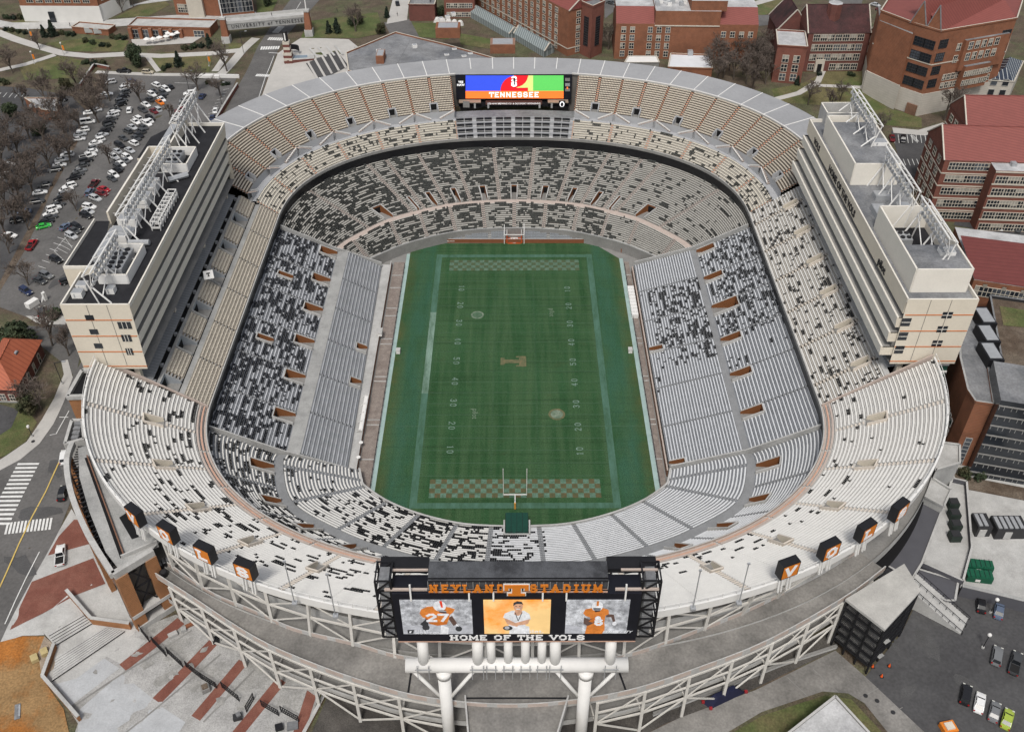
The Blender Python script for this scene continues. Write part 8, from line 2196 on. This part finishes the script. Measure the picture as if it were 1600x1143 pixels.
put_car(68,353.5,(20,-5),'car','bright green','bright green car at the near end of the row beside the tree strip',detail=True)
put_car(50,383,(10,-14),'pickup','red','red pickup truck alone beside the tree strip kerb',detail=True)
BL=[(975,532,'w','s'),(950,592,'w','s'),(958,572,'d','c'),(935,622,'d','c'),(912,655,'w','c'),(893,690,'d','s'),(862,742,'w','s'),(848,762,'w','c'),(828,796,'s','c'),(798,820,'d','s'),(770,865,'d','c'),(748,908,'k','s'),(730,945,'s','c'),(714,982,'w','s')]
row(BL,0,0,(15,7),'left half of the double middle row','cars in the left half of the double middle row')
BR=[(1062,543,'k','c'),(1038,560,'w','s'),(1022,582,'d','s'),(1012,602,'k','c'),(1010,622,'w','c'),(1000,641,'o','c'),(985,686,'s','s'),(962,696,'m','c'),(940,742,'k','s'),(932,756,'w','c'),(920,774,'w','s'),(897,797,'d','c'),(882,820,'d','s'),(868,846,'k','c'),(850,864,'d','c'),(835,896,'w','s'),(812,940,'s','c'),(796,985,'w','s'),(780,1002,'g','c'),(757,1025,'w','c'),(742,1048,'d','s'),(733,1064,'k','c'),(712,1095,'w','s'),(700,1117,'d','c')]
row(BR,0,0,(15,7),'right half of the double middle row','cars in the right half of the double middle row')
C1=[(1185,585,'w','s'),(1160,630,'g','c'),(1152,658,'d','c'),(1132,692,'m','s'),(1115,722,'w','c'),(1108,742,'s','c')]
row(C1,0,0,(20,-3),'short row hidden by the roof truss','cars in the short row behind the roof truss')
D1=[(690,515,'s','s'),(668,590,'w','c'),(640,610,'d','c'),(600,690,'s','c'),(560,705,'w','c'),(550,765,'w','v'),(520,815,'w','s'),(500,840,'s','c'),(492,870,'w','c'),(420,970,'w','s'),(385,1000,'s','c'),(372,1032,'w','c'),(342,1062,'d','s')]
row(D1,0,0,(20,-3),'back row under the bare trees','cars in the back row under the bare trees')
E1=[(60,1000,'d','c'),(50,1030,'w','c'),(40,1045,'d','s'),(28,1075,'k','c'),(18,1105,'d','c')]
row(E1,0,0,(20,-3),'cars at the left edge under the trees','cars at the left edge under the trees')
F1=[(280,12,'d','c'),(250,60,'w','c'),(232,115,'d','s'),(150,180,'n','c'),(110,235,'k','s')]
row(F1,0,286,(20,-3),'dim back lane under the trees','cars in the back lane under the trees')
for x,y,d,k,c,l in [(810,690,(4,-16),'suv','white','white SUV driving alone in the lane beside the double middle row'),(775,446,(20,0),'pickup','black','black pickup truck at the top kerb of the left car park'),(925,453,(20,0),'suv','beige','beige SUV at the top kerb of the left car park'),(385,621,(20,2),'car','black','black car by itself near the brick hut'),(1265,602,(12,-14),'car','dark blue','dark blue car beyond the far end of the black tower roof'),(1348,690,(4,-14),'car','white','white car beside the brick street wall'),(1328,735,(4,-14),'car','dark blue','dark blue car at the end of the brick street wall')]:
    put_car(x/4,y/4,d,k,c,l)
for x,y,d,k,c,l in [(590,8,(12,-14),'pickup','dark red','dark red pickup truck before the red pair by the tower parapet'),(650,40,(20,3),'car','red','bright red car by the tower parapet'),(638,66,(20,4),'car','dark red','dark red car tucked below the bright red one'),(562,58,(9,-13),'suv','blue grey','blue grey SUV left of the two red cars'),(598,98,(20,5),'suv','silver','silver SUV under the two red cars'),(560,150,(19,1),'suv','white','white SUV, upper of three by the tree island'),(550,178,(19,3),'car','silver','silver car, middle of three by the tree island'),(540,205,(19,5),'suv','black','black SUV, lowest of three by the tree island'),(410,272,(14,-10),'car','blue grey','blue grey car left of the dark mulched bay'),(482,275,(19,8),'suv','black','black SUV in the dark mulched bay'),(466,297,(19,8),'car','dark grey','dark grey car below the black SUV in the mulched bay'),(448,332,(19,8),'suv','silver','silver SUV beside the hatched bay'),(352,480,(19,8),'suv','black','black SUV standing across the lane by the hatched bay'),(290,578,(18,7),'suv','grey','grey SUV at the tree island near the left tower'),(250,610,(18,7),'car','dark grey','dark grey car at the tree island near the left tower'),(163,676,(18,11),'suv','dark blue','dark blue SUV leaving the oval island'),(428,612,(18,-6),'suv','black','black SUV tight against the left tower'),(262,805,(2,-18),'suv','dark grey','dark grey SUV by the white gate'),(62,327,(22,3),'car','white','white car in the dim lot at the left edge')]:
    put_car(x/4,286+y/4,d,k,c,l,detail=True)
for x,y,d,k,c,l in [(1330,345,(1,22),'car','black','black car parked left under the purple grey wall'),(1443,385,(-4,26),'car','blue grey','blue grey car parked right under the purple grey wall'),(1430,670,(-5,27),'suv','grey','grey SUV beside the nearer lamp post'),(1545,716,(-8,33),'pickup','dark grey','dark grey pickup truck right of the grey SUV'),(1235,912,(-5,26),'suv','black','black SUV, left end of the front four'),(1322,962,(-6,31),'car','white','white car with black roof panel, second of the front four'),(1415,1018,(-7,29),'car','grey','grey car, third of the front four'),(1495,1063,(-7,24),'car','lime','lime green car, right end of the front four')]:
    put_car(1200+x/4,857+y/4,d,k,c,l,detail=True,flip=True)
put_car(95,868,(2,-34),'pickup','white','white pickup truck parked on the brick paved corner',detail=True,dz=.1)
put_car(101,714,(2,-16),'suv','white','white SUV emerging from behind the left deck on the street',detail=True)
put_car(98,770,(4,-16),'car','black','black car on the street beside the curved parapet',detail=True)
for x,y,d,k,c,l in [(1411,218,(1,14),'suv','black','black SUV in the hatched bays behind the east tower'),(1394,216,(3,12),'car','dark red','dark red car half hidden by the russet tree'),(1536,352,(1,14),'car','black','black car, left of the row behind the red hall'),(1547,352,(1,14),'suv','black','black SUV, second of the row behind the red hall'),(1562,354,(2,14),'car','white','white car in the row behind the red hall'),(1590,357,(1,14),'car','dark grey','dark grey car at the right edge behind the red hall'),(1460,328,(6,5),'car','red','small red car beside the east tower under bare trees'),(955,5,(14,3),'car','dark grey','dark grey car at the top edge beside the stair tower'),(966,6,(14,3),'car','black','black car at the top edge beside the stair tower'),(621,6,(3,12),'car','black','black car at the top of the drive'),(1178,30,(3,12),'car','dark blue','dark blue car beyond the red roof strips'),(1368,8,(14,4),'car','silver','silver car at the top edge behind the college building'),(1376,16,(14,4),'car','dark red','dark red car at the top edge behind the college building')]:
    put_car(x,y,d,k,c,l)
# ---------------------------------------------------------------- lamps, fences and other small things
def lamp(px,py,h,label,arm=False,globe=False,banner=None):
    p=WG(px,py); t=thing('street_lamp',label,'street lamp',tuple(p)); mb=MB(); mb.bar((p.x,p.y,p.z-.3),(p.x,p.y,p.z+h),.2,m_rail if not banner else m_silver,n=6); mb.build('pole',t)
    mb=MB(); mb.bar((p.x,p.y,p.z),(p.x,p.y,p.z+.5),.6,m_conc_l,n=8); mb.build('base',t)
    if globe:
        mb=MB(); n=10
        for i in range(5):
            a0,a1=R(-90+36*i),R(-90+36*(i+1)); 
            for k in range(n):
                b0,b1=2*math.pi*k/n,2*math.pi*(k+1)/n; r_=.42; f=lambda a,b:(p.x+r_*math.cos(a)*math.cos(b),p.y+r_*math.cos(a)*math.sin(b),p.z+h+.35+r_*math.sin(a))
                mb.face([f(a0,b0),f(a0,b1),f(a1,b1),f(a1,b0)],m_white)
        mb.build('globe',t)
    elif arm:
        mb=MB(); mb.bar((p.x,p.y,p.z+h),(p.x+2.2,p.y,p.z+h+.5),.14,m_rail); mb.build('arm',t); mb=MB(); mb.box((p.x+2.5,p.y,p.z+h+.5),(.9,.4,.2),m_silver); mb.build('lamp_head',t)
    else:
        mb=MB(); mb.box((p.x,p.y,p.z+h+.2),(.5,.5,.5),m_white); mb.build('lamp_head',t)
    if banner: mb=MB(); mb.box((p.x+.5,p.y,p.z+h*.62),(.8,.06,2.),m_orange); mb.build('banner',t)
lamp(1547,957,4.2,'globe lamp post between the two dark cars under the purple grey wall',globe=True); lamp(1535,1012,4.2,'globe lamp post standing alone in the dark car park',globe=True)
lamp(381,84,9,'tall street lamp with one arm at the street corner',arm=True); lamp(296,143,8,'car park lamp at the top of the left lot',arm=True); lamp(347,166,9,'tall lamp beside the brick street wall',arm=True)
lamp(98,600,7,'street lamp on the pavement left of the stadium',arm=True); lamp(51,682,3.2,'short white bollard lamp on the grass verge by the street')
for px,py,l in ((327,104,'lamp with orange banner on the lawn above the car park'),(50,64,'lamp with orange banner by the curved path'),(54,100,'lamp with orange banner on the lower curved path'),(100,86,'lamp with orange banner where two paths meet')): lamp(px,py,5,l,banner=True)
def fence_px(label,a,b,h=2.2):
    A=WG(*a);B=WG(*b); t=thing('fence_panel',label,'fence',tuple((A+B)/2),group='black fence panels across the plaza'); d=B-A; n=8
    mb=MB()
    for i in range(n+1): v=A+d*i/n; mb.bar((v.x,v.y,v.z+.1),(v.x,v.y,v.z+h),.10 if i%n else .18,m_black)
    mb.build('uprights',t); mb=MB()
    for z in (.25,h*.5,h-.08): mb.bar((A.x,A.y,A.z+z),(B.x,B.y,B.z+z),.11,m_black)
    mb.build('rails',t)
FP=[((215,979),(234,1003)),((240,1004),(260,1025)),((263,1021),(286,1042)),((292,1042),(315,1060)),((317,1061),(339,1075)),((348,1074),(374,1095)),((386,1112),(397,1092)),((410,1103),(436,1118)),((440,1112),(467,1127))]
for i,(a,b) in enumerate(FP): fence_px('black metal fence panel crossing the plaza, %s from the brick pier'%ORD[i],a,b)
def cone(px,py,l):
    p=WG(px,py); t=thing('traffic_cone',l,'traffic cone',tuple(p)); mb=MB(); n=10; z=p.z+.13
    for k in range(n):
        a,b=2*math.pi*k/n,2*math.pi*(k+1)/n; mb.face([(p.x+.28*math.cos(a),p.y+.28*math.sin(a),z),(p.x+.28*math.cos(b),p.y+.28*math.sin(b),z),(p.x+.05*math.cos(b),p.y+.05*math.sin(b),z+.95),(p.x+.05*math.cos(a),p.y+.05*math.sin(a),z+.95)],mat('cone orange',(.65,.10,.02),.6,.05,1))
    mb.build('cone',t); mb=MB(); mb.box((p.x,p.y,z+.04),(.7,.7,.08),m_black); mb.build('base',t)
cone(1389,1041,'orange cone farther from the stair tower foot'); cone(1377,1057,'orange cone nearest the bottom of the pair by the stair tower'); cone(1363,1042,'orange cone against the black stair tower')
for i,(x,y) in enumerate(((925,268),(965,266),(1005,258),(1048,250),(1060,230),(1085,240),(1118,228))):
    p=WG(x/4,y/4+3); t=thing('parasol','white parasol on the arcade terrace, %s from the left'%ORD[i],'parasol',tuple(p),group='white parasols on the arcade terrace')
    mb=MB(); n=8; z=p.z+2.5
    for k in range(n): a,b=2*math.pi*k/n,2*math.pi*(k+1)/n; mb.face([(p.x+1.5*math.cos(a),p.y+1.5*math.sin(a),z),(p.x+1.5*math.cos(b),p.y+1.5*math.sin(b),z),(p.x,p.y,z+.8)],m_white)
    mb.build('canopy',t); mb=MB(); mb.bar((p.x,p.y,p.z),(p.x,p.y,z+.7),.1,m_silver); mb.build('pole',t)
drape('terrace',[(205,62),(320,56),(300,68),(230,72),(208,72)],m_path,.14)
# dumpsters
m_dgn=mat('green dumpster',(.008,.085,.045),.6,.12,.8)
for i,(px,py,l) in enumerate(((1528,888,'dark green dumpster farther from the purple grey wall'),(1527,904,'dark green dumpster nearer the purple grey wall'))):
    p=WG(px,py); t=thing('dumpster',l,'dumpster',tuple(p)); mb=MB(); mb.box((p.x,p.y,p.z+.9),(5.2,2.2,1.6),m_dgn,-.15); mb.build('bin',t); mb=MB(); mb.box((p.x,p.y+.1,p.z+1.76),(5.3,2.0,.14),m_dgn,-.15); 
    for k in range(5): mb.box((p.x-2+k,p.y+.1,p.z+1.86),(.1,2.,.06),m_black,-.15)
    mb.build('lid',t); mb=MB(); mb.box((p.x-.6,p.y-1.15,p.z+.9),(1.0,.06,.7),m_white,-.15); mb.build('sticker',t)
# navy tarpaulin heap under the ramp, blocks, planks
p=WG(1128,1092); t=thing('tarpaulin_heap','navy blue tarpaulin over a long heap beside the road under the ramp','tarpaulin',tuple(p)); m_nv=mat('navy tarpaulin',(.012,.014,.04),.6,.2,.6)
q=[WG(*v) for v in ((1098,1098),(1110,1108),(1165,1082),(1152,1072))]; c=sum(q,Vector())/4
mb=MB(); n=len(q)
for k in range(4):
    a,b=q[k],q[(k+1)%4]; ia,ib=a.lerp(c,.45),b.lerp(c,.45); mb.face([(a.x,a.y,a.z+.1),(b.x,b.y,b.z+.1),(ib.x,ib.y,c.z+2.4),(ia.x,ia.y,c.z+2.4)],m_nv)
mb.face([(v.lerp(c,.45).x,v.lerp(c,.45).y,c.z+2.4) for v in q],m_nv); mb.build('sheet',t,recalc=True)
mb=MB()
for v in (q[0],q[1],q[2]): mb.box((v.x,v.y,v.z+.5),(.55,.5,.5),mat('red strap',(.28,.02,.025),.6,.1,1))
mb.build('red_anchors',t)
def blockset(px,py,l,cols,name='timber_stack',cat='stack'):
    p=WG(px,py); t=thing(name,l,cat,tuple(p))
    for k,(dx,dy,w,d_,h,M,rz) in enumerate(cols): mb=MB(); mb.box((p.x+dx,p.y+dy,p.z+.2+h/2),(w,d_,h),M,rz); mb.build('piece',t)
m_straw=mat('straw roll',(.42,.34,.17),.9,.2,1.)
blockset(65,1026,'yellow straw rolls on the orange soil bank',[(-.9,-.7,1.3,1.6,.9,m_straw,.6),(.5,.7,1.3,1.6,.9,m_straw,.6)],'straw_rolls','straw')
blockset(282,988,'pair of pale stone blocks on the plaza near the ramp legs',[(-1.2,-.8,1.8,1.,.7,m_conc_l,.6),(.6,.5,1.,.9,.6,m_conc,.4),(1.5,1.5,1.6,.7,.5,m_brick,.6)],'stone_blocks','blocks')
blockset(338,1003,'black bin with pale lid at the ramp edge of the plaza',[(0,0,1.1,1.1,1.2,m_black,.4),(.1,.5,1.4,1.2,.3,m_conc_l,.4)],'bin','bin')
blockset(322,1078,'grey cube planter on the stained plaza',[(0,0,1.5,1.5,1.1,m_conc_d,.5),(0,0,1.1,1.1,1.3,m_mulch,.5)],'planter','planter')
blockset(372,1122,'dark metal trestle on the plaza by the fence end',[(0,0,1.6,1.2,.8,m_rail,.3),(.2,.2,.8,.8,1.2,m_roofgrey,.6)],'trestle','trestle')
blockset(468,1060,'stack of long pale planks on the concrete under the ramp',[(0,-.8,9,.5,.3,m_conc_l,-.62),(.4,0,9,.5,.35,m_conc,-.62),(.8,.8,9,.5,.3,m_conc_l,-.62),(-3.5,2.2,2.,1.,.6,m_conc_d,-.5)])
blockset(437,1138,'black equipment case near the bottom edge of the plaza',[(0,0,1.4,1.1,.9,m_black,.3),(2.4,.4,2.,1.6,.4,m_roofgrey,.2)],'equipment_case','case')
blockset(28,1112,'grey metal sheet lying on the orange soil bank',[(0,0,1.,3.2,.12,m_roofgrey,.35),(.3,.2,.3,2.4,.14,m_silver,.35)],'metal_sheet','sheet')
blockset(340,122,'long white ramp wall at the top of the left car park',[(-4,0,10,1.6,1.1,m_white,-.06),(5,-.3,8,.5,1.4,m_white,-.06)],'access_ramp','ramp')
blockset(52,478,'white gate booth and barrier at the car park entrance',[(0,0,1.8,3.4,1.6,m_white,-.5),(2.6,2.6,.8,.8,2.6,m_white,-.5),(1.2,4.,.25,5.5,.25,m_white,.3)],'gate_booth','booth')
blockset(1480,1140,'orange and tan machine cut off by the bottom edge of the dark car park',[(0,0,2.6,2.2,1.2,m_orange,.2),(0,0,1.6,1.4,1.5,m_beige,.2)],'machine','machine')
blockset(1477,335,'blue cover over a low stack beside the red car',[(0,0,4.2,1.8,1.2,mat('blue cover',(.03,.07,.25),.6,.1,1),-.1),(0,0,3.6,1.2,1.4,MATS['blue cover'],-.1)],'covered_stack','cover')
# people, small and far away
def person_mesh():
    V=[(0,0,.95),(0,0,1.2),(0,0,1.42),(0,0,1.52),(0,.01,1.66),(.09,0,.9),(.11,.02,.48),(.11,-.08,.05),(-.09,0,.9),(-.1,-.1,.5),(-.1,-.2,.07),(.19,0,1.4),(.25,.05,1.14),(.23,.16,.92),(-.19,0,1.4),(-.25,-.04,1.14),(-.23,.08,.9)]
    Ed=[(0,1),(1,2),(2,3),(3,4),(0,5),(5,6),(6,7),(0,8),(8,9),(9,10),(2,11),(11,12),(12,13),(2,14),(14,15),(15,16)]
    Rr=[.15,.15,.15,.06,.10,.10,.07,.055,.10,.07,.055,.07,.05,.04,.07,.05,.04]
    me=bpy.data.meshes.new('person'); me.from_pydata(V,Ed,[]); o=bpy.data.objects.new('person',me); COL.objects.link(o)
    o.modifiers.new('s','SKIN'); o.modifiers.new('b','SUBSURF').levels=1
    for i,v in enumerate(me.skin_vertices[0].data): v.radius=(Rr[i],Rr[i]); v.use_root=(i==0)
    dg=bpy.context.evaluated_depsgraph_get(); m2=bpy.data.meshes.new_from_object(o.evaluated_get(dg)); bpy.data.objects.remove(o)
    sk=mat('skin',(.4,.22,.15),.7,.05,1); dk=mat('dark jeans',(.02,.022,.03),.8,.1,1); 
    m2.materials.clear(); m2.materials.append(dk); m2.materials.append(sk)
    for p_ in m2.polygons: p_.material_index=1 if (p_.center.z>1.5 or (p_.center.z<.98 and abs(p_.center.x)>.19)) else 0
    m2.polygons.foreach_set('use_smooth',[True]*len(m2.polygons)); return m2
PM=person_mesh()
for px,py,l in ((110,40,'person in dark clothes walking on the promenade near the white based hall'),(357,31,'person in dark clothes on the promenade by the left bridge pier'),(425,24,'person in dark clothes walking on the footbridge'),(527,17,'person in dark clothes on the walk right of the bridge'),(621,24,'person in dark clothes on the pale drive')):
    onb=px in (425,); z=24+7.2
    p=W(px,py+2,z) if onb else WG(px,py+2); t=tag(bpy.data.objects.new('person',PM),l,'person'); COL.objects.link(t); t.location=(p.x,p.y,(z if onb else p.z+.16)); t.rotation_euler=(0,0,rt.uniform(0,6))
    hm=MB(); hm.box((0,0,1.76),(.19,.22,.12),m_black); h_=hm.build('hair'); h_.parent=t
    jm=MB(); i=0
    for s_ in (1,):
        n=8; A=[(.20*math.cos(2*math.pi*k/n),.16*math.sin(2*math.pi*k/n),.98) for k in range(n)]; B=[(.215*math.cos(2*math.pi*k/n),.165*math.sin(2*math.pi*k/n),1.42) for k in range(n)]
        for k in range(n): q_=(k+1)%n; jm.face([A[k],A[q_],B[q_],B[k]],m_rail)
    j_=jm.build('jacket'); j_.parent=t
# ---------------------------------------------------------------- light
w=bpy.data.worlds.new('World'); SC.world=w; w.use_nodes=True
nt=w.node_tree; sky=nt.nodes.new('ShaderNodeTexSky'); sky.sky_type='NISHITA'; sky.sun_disc=False
SUN_EL=R(58); SUN_AZ=R(190)
sky.sun_elevation=SUN_EL; sky.sun_rotation=SUN_AZ; sky.air_density=1.; sky.dust_density=3.5; sky.ozone_density=1.
bg=nt.nodes['Background']; hs=nt.nodes.new('ShaderNodeHueSaturation'); hs.inputs['Saturation'].default_value=.4; nt.links.new(sky.outputs[0],hs.inputs['Color']); nt.links.new(hs.outputs[0],bg.inputs['Color']); bg.inputs['Strength'].default_value=.11
sl=bpy.data.lights.new('sun','SUN'); sl.energy=1.8; sl.angle=R(10); sl.color=(1,.96,.9)
so=bpy.data.objects.new('sun',sl); COL.objects.link(so)
d=Vector((math.sin(SUN_AZ)*math.cos(SUN_EL),math.cos(SUN_AZ)*math.cos(SUN_EL),math.sin(SUN_EL)))
so.rotation_euler=d.to_track_quat('Z','Y').to_euler(); so.location=d*500
SC.view_settings.view_transform='Standard'; SC.view_settings.look='None'; SC.view_settings.exposure=0.27; SC.view_settings.gamma=1
SC.cycles.max_bounces=5; SC.cycles.diffuse_bounces=3
